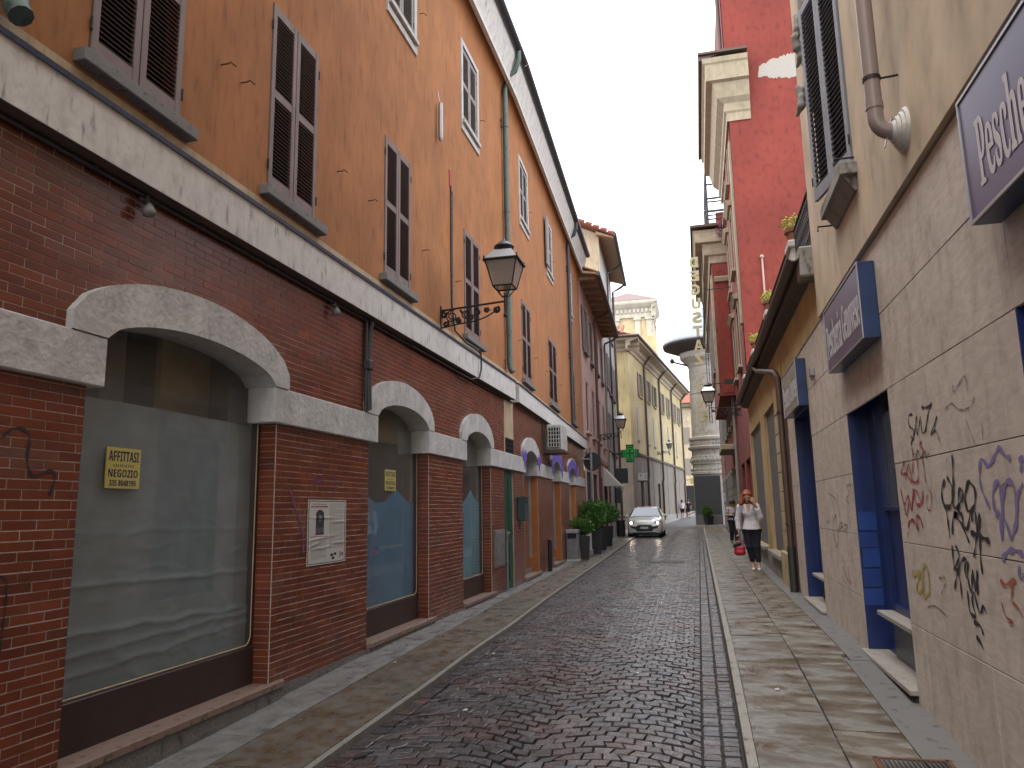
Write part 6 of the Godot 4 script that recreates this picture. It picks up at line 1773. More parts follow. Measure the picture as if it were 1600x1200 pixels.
# ---------- wrought-iron lanterns ----------
func lantern(at: Vector3, turn: float, arm: float, label: String) -> void:
	var L := thing("street_lantern", label, "street lamp", at, turn, "wrought iron wall lanterns")
	var m := MB.new()
	# arm, scrolls
	m.tube([Vector3(0, 0, 0), Vector3(arm, 0.06, 0)], 0.014, 6)
	m.box(Vector3(0.008, -0.1, 0), Vector3(0.016, 0.32, 0.05))
	var cv := []
	for i in 15:
		var t := i / 14.0
		cv.append(Vector3(0.02 + arm * 0.86 * t, -0.24 + 0.2 * t * t + 0.02 * sin(t * 6), 0))
	m.tube(cv, 0.011, 5)
	part_local_scrolls(m, arm)
	lpart("bracket", m, M.iron, L)
	var c := Vector3(arm, 0, 0)
	m = MB.new()
	m.tube([c + Vector3(0, -0.12, 0), c + Vector3(0, 0.17, 0)], [0.012, 0.014], 8)
	m.ball(c + Vector3(0, -0.13, 0), Vector3(0.025, 0.035, 0.025), 6, 8)
	for k in 4:
		var an := PI / 4 + k * PI / 2
		var d := Vector3(cos(an), 0, sin(an))
		m.tube([c + Vector3(0, 0.12, 0), c + d * 0.06 + Vector3(0, 0.13, 0), c + d * 0.1 + Vector3(0, 0.17, 0), c + d * 0.17 + Vector3(0, 0.26, 0)], 0.008, 5)
	lpart("stem", m, M.iron, L)
	# glazed body: tapered square lantern
	var lo := 0.13; var hi := 0.212; var y0 := 0.25; var y1 := 0.59
	m = MB.new()
	for k in 4:
		var an := PI / 4 + k * PI / 2
		var an2 := an + PI / 2
		var q0 := Vector3(cos(an), 0, sin(an)) * 1.414; var q1 := Vector3(cos(an2), 0, sin(an2)) * 1.414
		m.tube([c + q0 * lo + Vector3(0, y0, 0), c + q0 * hi + Vector3(0, y1, 0)], 0.011, 5)
		m.tube([c + q0 * lo + Vector3(0, y0, 0), c + q1 * lo + Vector3(0, y0, 0)], 0.012, 5)
		m.tube([c + q0 * (hi + 0.015) + Vector3(0, y1, 0), c + q1 * (hi + 0.015) + Vector3(0, y1, 0)], 0.018, 5)
		m.ball(c + q0 * (hi + 0.01) + Vector3(0, y1 + 0.035, 0), Vector3(0.012, 0.025, 0.012), 4, 6)
	lpart("frame", m, M.iron, L)
	for k in 4:
		var an := PI / 4 + k * PI / 2
		var q0 := Vector3(cos(an), 0, sin(an)) * 1.414; var q1 := Vector3(cos(an + PI / 2), 0, sin(an + PI / 2)) * 1.414
		m = MB.new()
		m.q(c + q1 * lo + Vector3(0, y0, 0), c + q0 * lo + Vector3(0, y0, 0), c + q0 * hi + Vector3(0, y1, 0), c + q1 * hi + Vector3(0, y1, 0))
		lpart("pane", m, M.frosted, L)
	m = MB.new()
	for k in 4:
		var an := PI / 4 + k * PI / 2
		var q0 := Vector3(cos(an), 0, sin(an)) * 1.414; var q1 := Vector3(cos(an + PI / 2), 0, sin(an + PI / 2)) * 1.414
		m.q(c + q1 * (hi + 0.015) + Vector3(0, y1, 0), c + q0 * (hi + 0.015) + Vector3(0, y1, 0), c + q0 * 0.13 + Vector3(0, y1 + 0.15, 0), c + q1 * 0.13 + Vector3(0, y1 + 0.15, 0))
	lpart("hood", m, M.hood, L)
	m = MB.new()
	m.lathe(c + Vector3(0, y1 + 0.145, 0), [Vector2(0.13, 0), Vector2(0.075, 0.016), Vector2(0.07, 0.06), Vector2(0.14, 0.066), Vector2(0.13, 0.09), Vector2(0.07, 0.14), Vector2(0.02, 0.16), Vector2(0.016, 0.19), Vector2(0.001, 0.21)], 14)
	lpart("cap", m, M.hood_dark, L)
	m = MB.new(); m.lathe(c + Vector3(0, y0 + 0.02, 0), [Vector2(0.02, 0), Vector2(0.03, 0.04), Vector2(0.05, 0.09), Vector2(0.04, 0.15), Vector2(0.001, 0.18)], 12); lpart("bulb", m, M.bulb_off, L)
func part_local_scrolls(m: MB, arm: float) -> void:
	for e in [[0.16, -0.09, 0.085, 1], [0.36, -0.075, 0.065, -1], [0.53, -0.055, 0.05, 1], [0.8, -0.045, 0.05, -1], [0.08, -0.19, 0.045, -1], [0.05, -0.06, 0.05, 1], [0.26, -0.155, 0.045, 1], [0.66, -0.04, 0.035, -1], [0.44, -0.125, 0.035, 1]]:
		var sp := []
		for k in 26:
			var an: float = k * 0.5 * e[3] + 1.2
			var rr: float = e[2] * (1 - k / 32.0)
			sp.append(Vector3(e[0] * arm / 0.92 + rr * cos(an), e[1] + rr * sin(an), 0))
		m.tube(sp, 0.0105, 5)
	for e in [[0.26, -0.15], [0.45, -0.1], [0.64, -0.03], [0.1, -0.04], [0.3, -0.03]]:
		m.ball(Vector3(e[0] * arm / 0.92, e[1], 0), Vector3(0.035, 0.02, 0.012), 5, 7, Basis(Vector3(0, 0, 1), e[0] * 7))

func planter(at: Vector3, h: float, size: float, crown: float, label: String, sd: int) -> void:
	var p := thing("planter_shrub", label, "potted shrub", at, 0.1 * sd, "box shrubs in dark planters")
	var m := MB.new()
	var b := size * 0.36; var t := size * 0.5
	var A := [Vector3(-b, 0, -b), Vector3(b, 0, -b), Vector3(b, 0, b), Vector3(-b, 0, b)]
	var Tt := [Vector3(-t, h, -t), Vector3(t, h, -t), Vector3(t, h, t), Vector3(-t, h, t)]
	for k in 4:
		var j := (k + 1) % 4
		m.q(A[j], A[k], Tt[k], Tt[j])
		var i0: Vector3 = Tt[k] * Vector3(0.86, 1, 0.86); var i1: Vector3 = Tt[j] * Vector3(0.86, 1, 0.86)
		m.q(Tt[j], Tt[k], i0, i1)
		m.q(i1, i0, i0 - Vector3(0, 0.06, 0), i1 - Vector3(0, 0.06, 0))
	lpart("pot", m, M.pot_black, p)
	m = MB.new(); m.box(Vector3(0, h - 0.06, 0), Vector3(t * 1.7, 0.02, t * 1.7)); lpart("soil", m, M.road_bed, p)
	m = MB.new()
	m.tube([Vector3(0, h - 0.06, 0), Vector3(0.01, h + crown * 0.7, 0.01)], [0.025, 0.015], 6)
	for k in 7:
		var an := k * 2.4
		m.tube([Vector3(0, h + 0.03 + 0.05 * k * crown, 0), Vector3(cos(an) * crown * 0.5, h + crown * (0.45 + 0.07 * k), sin(an) * crown * 0.5)], [0.012, 0.005], 4)
	lpart("trunk", m, M.pipe_brown, p)
	rng.seed = 100 + sd
	m = MB.new()
	for k in 9:
		var d := Vector3(rng.randfn(), rng.randfn() * 0.7, rng.randfn()) * crown * 0.24
		leaves(m, Vector3(0, h + crown * 0.72, 0) + d, Vector3(1, 0.85, 1) * crown * rng.randf_range(0.42, 0.62), 620, 0.055, [Color(0.045, 0.125, 0.018), Color(0.065, 0.17, 0.025), Color(0.09, 0.22, 0.035), Color(0.03, 0.085, 0.014)], 0.3)
	lpart("crown", m, M.leaf, p)

func street_things() -> void:
	mt("frosted", Color(0.3, 0.25, 0.2), 0.35).transparency = BaseMaterial3D.TRANSPARENCY_ALPHA
	M.frosted.albedo_color.a = 0.72
	mt("hood", Color(0.45, 0.5, 0.56), 0.3, 0.5)
	mt("hood_dark", Color(0.08, 0.09, 0.1), 0.45, 0.5)
	mt("bulb_off", Color(0.5, 0.45, 0.38), 0.4)
	mt("pot_black", Color(0.018, 0.018, 0.02), 0.5)
	mt("sign_yellow", Color(0.56, 0.49, 0.14), 0.5)
	mt("sign_ink", Color(0.02, 0.02, 0.08), 0.5)
	tx("grey_metal", Color(0.22, 0.22, 0.21), 0.5, "mottle", Vector3(1.5, 1.5, 1.5), "grime", Vector3(2, 2, 2))
	tx("pale_plastic", Color(0.58, 0.57, 0.52), 0.5, "mottle", Vector3(1, 1, 1), "grime", Vector3(2, 1, 2))
	lantern(F0.p(9.42, 4.07, 0.0), 0.0, 0.9, "large iron lantern on scrolled bracket on the orange wall")
	lantern(F1.p(30.5, 4.35, 0.0), 0.035, 0.95, "iron lantern on the pink house in front of the yellow building")
	lantern(Vector3(1.5, 4.55, -25.5), PI, 1.0, "iron lantern on the red house in front of the vertical letter sign")
	lantern(Vector3(-2.9, 5.6, -58.5), 0.05, 0.95, "small distant lantern on the yellow building on the bend")
	# --- things on the brick front ---
	for e in [[3.8, 4.085, 1.56, 1.805, "yellow to-let notice taped inside the papered window"], [7.95, 8.26, 1.635, 1.87, "to-let notice inside the blue papered window"]]:
		var s := thing("to_let_notice", e[4], "notice", F0.p((e[0] + e[1]) / 2, e[2], -0.16), 0, "to-let notices")
		var m := MB.new(); fb(m, F0, e[0], e[1], e[2], e[3], -0.163, -0.155); part("card", m, M.sign_yellow, s)
		letter_sign(s, F0, e[0], e[1], e[2], e[3], -0.1548)
	poster()
	# air conditioner
	var ac := thing("air_conditioner", "pale air conditioner box hung under the canopy band", "air conditioner", F1.p(17.2, 2.72, 0.3))
	var m := MB.new(); fcb(m, F1, 16.75, 17.65, 2.72, 3.3, 0.1, 0.45, 0.02); part("case", m, M.pale_plastic, ac)
	m = MB.new(); fb(m, F1, 16.7, 16.749, 2.78, 3.24, 0.14, 0.41); part("fan_recess", m, M.dark, ac)
	m = MB.new()
	for i in 5: fb(m, F1, 16.672, 16.7, 2.78, 3.24, 0.14 + i * 0.06, 0.155 + i * 0.06)
	for i in 6: fb(m, F1, 16.68, 16.702, 2.78 + i * 0.088, 2.795 + i * 0.088, 0.14, 0.41)
	part("grille", m, M.pale_plastic, ac)
	m = MB.new(); fb(m, F1, 16.75, 17.65, 2.66, 2.71, 0.0, 0.5); fb(m, F1, 16.66, 16.74, 2.6, 3.3, 0.0, 0.03); part("bracket", m, M.pipe_brown, ac)
	# purple paint on the far arches
	tx("purple_paint", Color(0.13, 0.09, 0.42), 0.6, "pits", Vector3(1.2, 1.2, 1.2))
	rng.seed = 44
	for i in range(3, 6):
		var A: Array = ARCH[i]
		var pts := []
		m = MB.new()
		for e in [[lerpf(A[2], A[0], 0.5), -1], [lerpf(A[1], A[3], 0.5), 1]]:
			var poly := []
			var top := 2.62 if i > 3 else 2.5
			for k in 9: poly.append(Vector2(e[0] - 0.2 + 0.05 * k, top + rng.randf_range(-0.06, 0.1)))
			poly.append(Vector2(e[0] + 0.2, 2.38)); poly.append(Vector2(e[0] + 0.07, 2.28)); poly.append(Vector2(e[0] + 0.05, 2.16)); poly.append(Vector2(e[0] + 0.01, 2.3)); poly.append(Vector2(e[0] - 0.04, 2.2)); poly.append(Vector2(e[0] - 0.06, 2.33)); poly.append(Vector2(e[0] - 0.19, 2.36))
			plate(m, F1, poly, 0.051, 0.054)
		if i > 3:
			for s in 12:
				var t0 := s / 12.0; var t1 := (s + 1) / 12.0
				var u0: float = lerpf(A[2], A[3], t0); var u1: float = lerpf(A[2], A[3], t1)
				var y0 := arch_y(u0, A[2], A[3], 2.5, 2.85) - 0.03; var y1 := arch_y(u1, A[2], A[3], 2.5, 2.85) - 0.03
				m.q(F1.p(u0, y0 - rng.randf_range(0.2, 0.27), 0.0535), F1.p(u1, y1 - rng.randf_range(0.2, 0.27), 0.0535), F1.p(u1, y1, 0.0535), F1.p(u0, y0, 0.0535))
		solo("paint_splash", m, M.purple_paint, ["purple paint splashed on the white arch below the air conditioner", "purple paint over the middle of the three far white arches", "purple paint over the farthest white arch"][i - 3], "paint", F1.p(A[0], 2.4, 0.05), "purple paint splashes")
	# meter cabinet, pipe, letter box
	var eb := thing("meter_cabinet", "grey metal meter cabinet set in the brick pier by the green door", "cabinet", F0.p(12.35, 0.48, 0))
	m = MB.new(); fcb(m, F0, 12.04, 12.66, 0.48, 1.07, -0.01, 0.02, 0.004); part("box", m, M.grey_metal, eb)
	m = MB.new(); fcb(m, F0, 12.07, 12.63, 0.51, 1.04, 0.02, 0.027, 0.003); m.box(F0.p(12.5, 0.85, 0.03), Vector3(0.04, 0.06, 0.02), F0.b()); part("cover", m, M.grey_metal, eb)
	m = MB.new(); m.tube([F0.p(12.71, 0.08, 0.04), F0.p(12.71, 1.0, 0.04)], 0.022, 8); m.cyl(F0.p(12.71, 0.5, 0.04), F0.p(12.71, 0.56, 0.04), 0.032, 0.032, 8); m.cyl(F0.p(12.71, 0.95, 0.04), F0.p(12.71, 1.05, 0.04), 0.032, 0.032, 8)
	solo("gas_pipe", m, M.grey_metal, "short grey gas pipe beside the green door", "pipe", F0.p(12.71, 0.08, 0.04))
	var lb := thing("letter_box", "dark green letter box on the brick pier past the green door", "letter box", F1.p(13.9, 1.2, 0))
	m = MB.new(); fcb(m, F1, 13.7, 14.08, 1.2, 1.63, 0.002, 0.14, 0.012); part("case", m, mt("box_green", Color(0.012, 0.045, 0.045), 0.35), lb)
	m = MB.new(); fb(m, F1, 13.75, 14.03, 1.53, 1.55, 0.14, 0.143); part("slot", m, M.dark, lb)
	m = MB.new(); fb(m, F1, 13.69, 14.09, 1.615, 1.64, 0.0, 0.16); part("lid", m, M.box_green, lb)
	m = MB.new(); fb(m, F1, 14.12, 14.24, 1.4, 1.6, 0.002, 0.03); solo("small_plaque", m, M.pale_plastic, "small white plaque next to the green letter box", "plaque", F1.p(14.18, 1.4, 0))
	m = MB.new(); m.cyl(F1.p(16.9, 0.0, 0.08), F1.p(16.9, 0.72, 0.08), 0.05, 0.045, 10); m.ball(F1.p(16.9, 0.72, 0.08), Vector3(0.045, 0.03, 0.045), 5, 10)
	solo("pipe_guard", m, M.iron, "short black iron post against the purple-topped brick pier", "post", F1.p(16.9, 0, 0.08))
	for e in [[3.75, "round white floodlight under the canopy beyond the near window"], [6.25, "small dark floodlight under the canopy over the middle pier"]]:
		var fl := thing("floodlight", e[1], "floodlight", F0.p(e[0], 3.2, 0.06), 0, "floodlights under the canopy")
		m = MB.new(); m.tube([F0.p(e[0], 3.34, 0.05), F0.p(e[0], 3.27, 0.06)], 0.014, 6); m.tube([F0.p(e[0] - 0.06, 3.3, 0.05), F0.p(e[0] + 0.06, 3.3, 0.05)], 0.012, 6); part("arm", m, M.gutter_dark, fl)
		m = MB.new(); m.lathe(F0.p(e[0], 3.2, 0.07), [Vector2(0.001, 0), Vector2(0.035, 0.01), Vector2(0.04, 0.04), Vector2(0.025, 0.07), Vector2(0.001, 0.1)], 12); part("head", m, M.grey_metal, fl)
	# marker scrawl on the near brick pier
	m = MB.new(); ribbon(m, F0, [[2.95, 1.78], [3.02, 1.83], [3.1, 1.8], [3.1, 1.68], [3.14, 1.6], [3.24, 1.63], [3.28, 1.6], [3.25, 1.5]], 0.016, 0.0035); m.col = Color(1, 1, 1)
	ribbon(m, F0, [[2.98, 1.12], [3.04, 1.1], [3.05, 1.0], [3.04, 0.75]], 0.012, 0.0035)
	solo("marker_scrawl", m, M.spray_k, "black marker scrawl on the near brick pier", "graffiti", F0.p(3.1, 1.0, 0))
	m = MB.new(); ribbon(m, F0, [[6.05, 1.62], [6.06, 1.72], [6.12, 1.66], [6.18, 1.72], [6.2, 1.6]], 0.02, 0.0035); ribbon(m, F0, [[6.42, 1.56], [6.42, 1.75]], 0.02, 0.0035); ribbon(m, F0, [[5.62, 1.6], [5.72, 1.45], [5.85, 1.25], [5.88, 1.05]], 0.03, 0.0035)
	tx("spray_pink", Color(0.22, 0.06, 0.13), 0.7, "pits", Vector3(2, 2, 2))
	solo("faded_scrawl", m, M.spray_pink, "faded pink scrawl above the pasted poster", "graffiti", F0.p(6.1, 1.3, 0))
	m = MB.new(); ribbon(m, F0, [[12.1, 1.4], [12.2, 1.62], [12.28, 1.5], [12.4, 1.68], [12.3, 1.3]], 0.02, 0.0035); ribbon(m, F0, [[12.35, 1.6], [12.5, 1.4], [12.6, 1.55], [12.6, 1.25]], 0.02, 0.0035)
	solo("dark_scrawl", m, M.spray_d, "dark scrawl over the grey meter cabinet", "graffiti", F0.p(12.3, 1.3, 0))
	# --- bins, planters and sign post along the left pavement ---
	var bx := thing("grey_bin", "tall grey metal litter bin in front of the small planter", "bin", Vector3(-3.3, 0.048, -20.2))
	m = MB.new(); m.cbox(Vector3(-3.3, 0.42, -20.2), Vector3(0.3, 0.72, 0.3), 0.01); part("body", m, M.grey_metal, bx)
	m = MB.new(); m.cbox(Vector3(-3.3, 0.82, -20.2), Vector3(0.34, 0.1, 0.34), 0.012); part("lid", m, M.alu, bx)
	m = MB.new(); m.cbox(Vector3(-3.3, 0.71, -20.04), Vector3(0.24, 0.12, 0.02), 0.004); part("opening", m, M.dark, bx)
	m = MB.new(); m.cbox(Vector3(-3.3, 0.075, -20.2), Vector3(0.34, 0.05, 0.34), 0.006); part("foot", m, M.pale_plastic, bx)
	var cb := thing("utility_cabinet", "pale grey utility cabinet between the first two planters", "cabinet", Vector3(-3.28, 0.048, -22.4))
	m = MB.new(); m.cbox(Vector3(-3.28, 0.55, -22.4), Vector3(0.32, 1.0, 0.3), 0.012); part("body", m, M.pale_plastic, cb)
	m = MB.new(); m.cbox(Vector3(-3.28, 0.62, -22.245), Vector3(0.26, 0.7, 0.012), 0.004); part("door", m, M.pale_plastic, cb)
	m = MB.new(); m.cbox(Vector3(-3.28, 0.14, -22.36), Vector3(0.4, 0.2, 0.36), 0.02); part("base", m, M.grey_stone, cb)
	planter(Vector3(-3.1, 0.048, -20.95), 0.62, 0.3, 0.34, "small shrub in black planter behind the grey bin", 1)
	planter(Vector3(-3.15, 0.048, -23.6), 0.72, 0.42, 0.62, "large round shrub in black planter, nearest of the three big ones", 2)
	planter(Vector3(-3.25, 0.048, -25.6), 0.72, 0.42, 0.6, "large round shrub in black planter, middle of the three big ones", 3)
	planter(Vector3(-3.38, 0.048, -28.4), 0.72, 0.42, 0.62, "large round shrub in black planter, farthest of the three big ones", 4)
	var rs := thing("road_sign", "round road sign seen from its dark back on a wall arm and pole", "sign", Vector3(-3.3, 0, -24.2))
	m = MB.new(); m.tube([Vector3(-3.3, 0.0, -24.2), Vector3(-3.3, 3.35, -24.2)], 0.03, 10); part("pole", m, M.grey_metal, rs)
	m = MB.new(); m.cyl(Vector3(-3.26, 2.9, -24.26), Vector3(-3.255, 2.9, -24.28), 0.3, 0.3, 32); part("disc", m, M.gutter_dark, rs)
	m = MB.new(); m.tube([Vector3(-3.62, 2.98, -24.2), Vector3(-3.3, 2.98, -24.2)], 0.025, 8); m.box(Vector3(-3.28, 2.9, -24.235), Vector3(0.05, 0.5, 0.03)); part("clamp", m, M.alu, rs)
	# --- pharmacy cross and hanging signs ---
	var pc := thing("pharmacy_cross", "green illuminated pharmacy cross sticking out from the grey house", "sign", Vector3(-3.2, 4.1, -38))
	var fc := Fr.new(Vector3(-3.2, 4.1, -38), Vector3(1, 0, 0))
	var cross := func(w: float, t: float) -> Array: return [Vector2(-t, -w), Vector2(t, -w), Vector2(t, -t), Vector2(w, -t), Vector2(w, t), Vector2(t, t), Vector2(t, w), Vector2(-t, w), Vector2(-t, t), Vector2(-w, t), Vector2(-w, -t), Vector2(-t, -t)]
	m = MB.new(); plate(m, fc, cross.call(0.44, 0.19), -0.06, 0.06); part("case", m, mt("cross_dark", Color(0.005, 0.03, 0.012), 0.4), pc)
	var cg := mt("cross_glow", Color(0.0, 0.2, 0.05), 0.4); cg.emission_enabled = true; cg.emission = Color(0.0, 0.75, 0.2); cg.emission_energy_multiplier = 0.12
	for s in [[0.34, 0.13], [0.24, 0.075]]:
		m = MB.new()
		var ol: Array = cross.call(s[0], s[1])
		for i in 12: m.tube([fc.p(ol[i].x, ol[i].y, 0.07), fc.p(ol[(i + 1) % 12].x, ol[(i + 1) % 12].y, 0.07)], 0.014, 5)
		part("light_tube", m, cg, pc)
	m = MB.new(); m.tube([Vector3(-4.05, 4.1, -38), Vector3(-3.6, 4.1, -38)], 0.04, 6); part("arm", m, M.iron, pc)
	var om := OmniLight3D.new(); om.name = "cross_glow_light"; om.light_color = Color(0.1, 1.0, 0.35); om.light_energy = 0.02; om.light_size = 0.3; om.omni_range = 8; om.omni_attenuation = 2.0; om.shadow_enabled = true
	add_child(om); om.position = Vector3(-3.2, 4.1, -37.7)
	for e in [[Vector3(-3.85, 3.1, -40.2), Vector3(0.62, 0.78, 0.1), "large dark square panel sign below the pharmacy cross"], [Vector3(-3.95, 2.1, -38.9), Vector3(0.36, 0.85, 0.08), "narrow dark panel sign left of the pharmacy doorway"]]:
		var hs := thing("panel_sign", e[2], "sign", e[0], 0, "dark panel signs")
		m = MB.new(); m.cbox(e[0], e[1], 0.01); part("board", m, M.slate, hs)
		m = MB.new(); m.box(e[0] + Vector3(-0.28, e[1].y * 0.3, -0.01), Vector3(0.5, 0.03, 0.03)); part("arm", m, M.iron, hs)
	var gs := thing("shop_letters", "grey metal shop letters over the doorway past the pharmacy", "sign", Vector3(-3.5, 3.15, -47.6))
	words("letter", "GRI", Fr.new(Vector3(-3.3, 0, -47.9), Vector3(1, 0, 0)), 0.0, 3.35, 0.0, 0.45, 0.55, M.alu, gs, false, 700, 0.05)
	m = MB.new(); m.box(Vector3(-3.3, 3.06, -48.1), Vector3(0.7, 0.05, 0.5)); part("ledge", m, M.iron, gs)
	var tb := thing("black_bin", "black cylindrical litter bin on a post behind the farthest shrub", "bin", Vector3(-3.7, 0.05, -37.0))
	m = MB.new(); m.cyl(Vector3(-3.7, 0.08, -37), Vector3(-3.7, 0.85, -37), 0.2, 0.23, 14); part("body", m, M.pot_black, tb)
	m = MB.new(); m.cyl(Vector3(-3.7, 0.95, -37), Vector3(-3.7, 1.02, -37), 0.25, 0.2, 14); for x in [-0.2, 0.2]: m.tube([Vector3(-3.7 + x, 0.8, -37), Vector3(-3.7 + x, 0.96, -37)], 0.015, 5)
	part("hood", m, M.pot_black, tb)
	# --- letter sign on the red house, seen from behind ---
	var ds := thing("vertical_letter_sign", "tall vertical sign of cream letters seen mirrored from behind beside the red house", "sign", Vector3(0.4, 4.5, -26.5))
	var fd := Fr.new(Vector3(0.3, 0, -26.5), Vector3(-1, 0, 0))
	var wd := "DEGUSTAZIONE"
	mt("letter_cream", Color(0.5, 0.46, 0.26), 0.6)
	for i in 12:
		var y := 9.95 - i * 0.5
		words("letter", wd[i], fd, 0.0, y, 0.0, 0.38, 0.09 if wd[i] == "I" else 0.31, M.letter_cream, ds, false, 900, 0.07)
	m = MB.new()
	for x in [0.52, 0.6]: m.tube([Vector3(x, 10.3, -26.5), Vector3(x, 4.2, -26.5)], 0.012, 5)
	for i in 12: m.tube([Vector3(0.34, 9.95 - i * 0.5, -26.46), Vector3(0.6, 9.95 - i * 0.5, -26.5)], 0.006, 4)
	for y in [8.9, 5.55]: m.tube([Vector3(0.6, y, -26.5), Vector3(1.5, y + 0.04, -26.5)], 0.018, 5)
	m.box(Vector3(1.25, 5.6, -26.5), Vector3(0.35, 0.16, 0.06))
	part("frame", m, M.iron, ds)
	# meter boxes at the far right wall
	for e in [[Vector3(1.42, 1.9, -44), Vector3(0.16, 0.5, 0.45), "upper grey meter box on the far red wall"], [Vector3(1.42, 1.2, -44.3), Vector3(0.16, 0.55, 0.45), "lower pale meter box on the far red wall"]]:
		var bm := thing("meter_box", e[2], "box", e[0], 0, "far meter boxes")
		m = MB.new(); m.cbox(e[0], e[1], 0.02); part("case", m, M.pale_plastic, bm)
		m = MB.new(); m.cbox(e[0] + Vector3(-0.085, 0, 0), e[1] * Vector3(0.05, 0.8, 0.8), 0.003); part("door", m, M.grey_metal, bm)
	planter(Vector3(0.55, gy(0.5, -52) + 0.2, -51.9), 0.55, 0.5, 0.5, "single shrub against the dark clad base of the round-cornered building", 5)
	var fsn := thing("yellow_panel_sign", "small yellow sign sticking out at the far end of the street", "sign", Vector3(-0.2, 4, -70))
	m = MB.new(); m.cbox(Vector3(-0.35, 3.6, -66), Vector3(0.5, 0.5, 0.08), 0.01); part("board", m, M.sign_yellow, fsn)
	m = MB.new(); m.box(Vector3(-0.75, 3.7, -66), Vector3(0.4, 0.04, 0.04)); part("arm", m, M.iron, fsn)
	# scraps of litter
	rng.seed = 61
	var li := 0
	for e in [[-2.05, -7.5, "in the gutter near the blue papered window"], [-1.75, -5.6, "on the near setts"], [0.5, -6.4, "on the flagstones by the kerb"], [-2.8, -6.8, "on the pavement below the poster pier"], [-0.6, -6.9, "in the middle of the near setts"]]:
		var lm := MB.new()
		var y0 := gy(e[0], e[1]) + (0.008 if e[0] > -2.2 and e[0] < 0.18 else 0.052)
		var c0 := Vector3(e[0], y0, e[1])
		var sz := rng.randf_range(0.012, 0.022)
		lm.t(c0 + Vector3(-sz, 0, sz), c0 + Vector3(sz, 0.002, sz * 0.6), c0 + Vector3(sz * 0.5, sz * 0.5, -sz)); lm.t(c0 + Vector3(-sz, 0, sz), c0 + Vector3(sz * 0.5, sz * 0.5, -sz), c0 + Vector3(-sz * 0.9, 0.003, -sz * 0.7))
		solo("paper_scrap", lm, M.pale_plastic, "tiny white paper scrap " + e[2], "litter", c0, "scraps of litter")
		li += 1
	car()

func poster() -> void:
	var im := Image.create(256, 384, false, Image.FORMAT_RGB8)
	im.fill(Color(0.84, 0.83, 0.8))
	for r in [Rect2i(6, 6, 244, 5), Rect2i(6, 6, 4, 372), Rect2i(246, 6, 4, 372), Rect2i(6, 374, 244, 4)]: im.fill_rect(r, Color(0.2, 0.2, 0.22))
	rng.seed = 3
	var ink := func(x: int, y: int, w: int, h: int, c: Color) -> void:
		var q := x
		while q < x + w:
			var l := rng.randi_range(5, 16)
			im.fill_rect(Rect2i(q, y, mini(l, x + w - q), h), c)
			q += l + 3
	ink.call(30, 24, 90, 4, Color(0.25, 0.25, 0.3))
	ink.call(22, 36, 105, 10, Color(0.62, 0.22, 0.2))
	for y in range(60, 200):
		var half := 26
		if y < 86: half = int(sqrt(maxf(0, 26.0 * 26.0 - (86.0 - y) * (86.0 - y))))
		for x in range(78 - half, 78 + half):
			var k := 0.16 + 0.13 * rng.randf() + (0.3 * exp(-pow((x - 78.0) / 9.0, 2.0)) if y > 90 and y < 130 else 0.0) + (0.25 if y > 165 and rng.randf() < 0.5 else 0.0)
			im.set_pixel(x, y, Color(k, k, k * 1.05))
	im.fill_rect(Rect2i(50, 200, 56, 8), Color(0.1, 0.1, 0.14))
	ink.call(20, 216, 112, 6, Color(0.6, 0.25, 0.22))
	for i in 20: ink.call(24, 234 + i * 6, 100 if i % 5 != 4 else 50, 2, Color(0.45, 0.45, 0.46))
	for i in 46: ink.call(140, 22 + i * 6, 98 if i % 6 != 5 else 40, 2, Color(0.5, 0.5, 0.5) if i % 9 else Color(0.6, 0.3, 0.28))
	for r in [Rect2i(150, 328, 22, 14), Rect2i(176, 322, 16, 16), Rect2i(160, 346, 18, 16), Rect2i(214, 318, 6, 38), Rect2i(228, 326, 10, 20)]: im.fill_rect(r, Color(0.16, 0.16, 0.18))
	im.resize(512, 768, Image.INTERPOLATE_CUBIC)
	var pm := mt("poster_print", Color(0.75, 0.74, 0.72), 0.8)
	pm.albedo_texture = ImageTexture.create_from_image(im)
	var m := MB.new()
	var rows := []
	for r in 61:
		var row := []
		for k in 21:
			var s := k / 20.0; var t := r / 60.0
			var d := 0.004
			for fo in [[0.28, 0.0, 0.8, 0.03], [0.36, 0.6, 1.0, -0.02], [0.6, 0.0, 0.75, -0.1], [0.66, 0.0, 0.4, -0.25], [0.75, 0.1, 0.6, -0.06], [0.7, 0.6, 1.0, -0.03]]:
				if s >= fo[1] and s <= fo[2]:
					d += 0.009 * exp(-pow((t - fo[0] - fo[3] * (s - 0.3)) / 0.009, 2.0)) * sin(PI * (s - fo[1]) / (fo[2] - fo[1]) * 0.8 + 0.3)
			row.append(F0.p(lerpf(5.93, 6.66, s), lerpf(1.51, 0.95, t), d))
		rows.append(row)
	m.grid(rows, true)
	solo("pasted_poster", m, pm, "white printed poster pasted on the brick pier between the shop windows", "poster", F0.p(6.3, 0.95, 0))

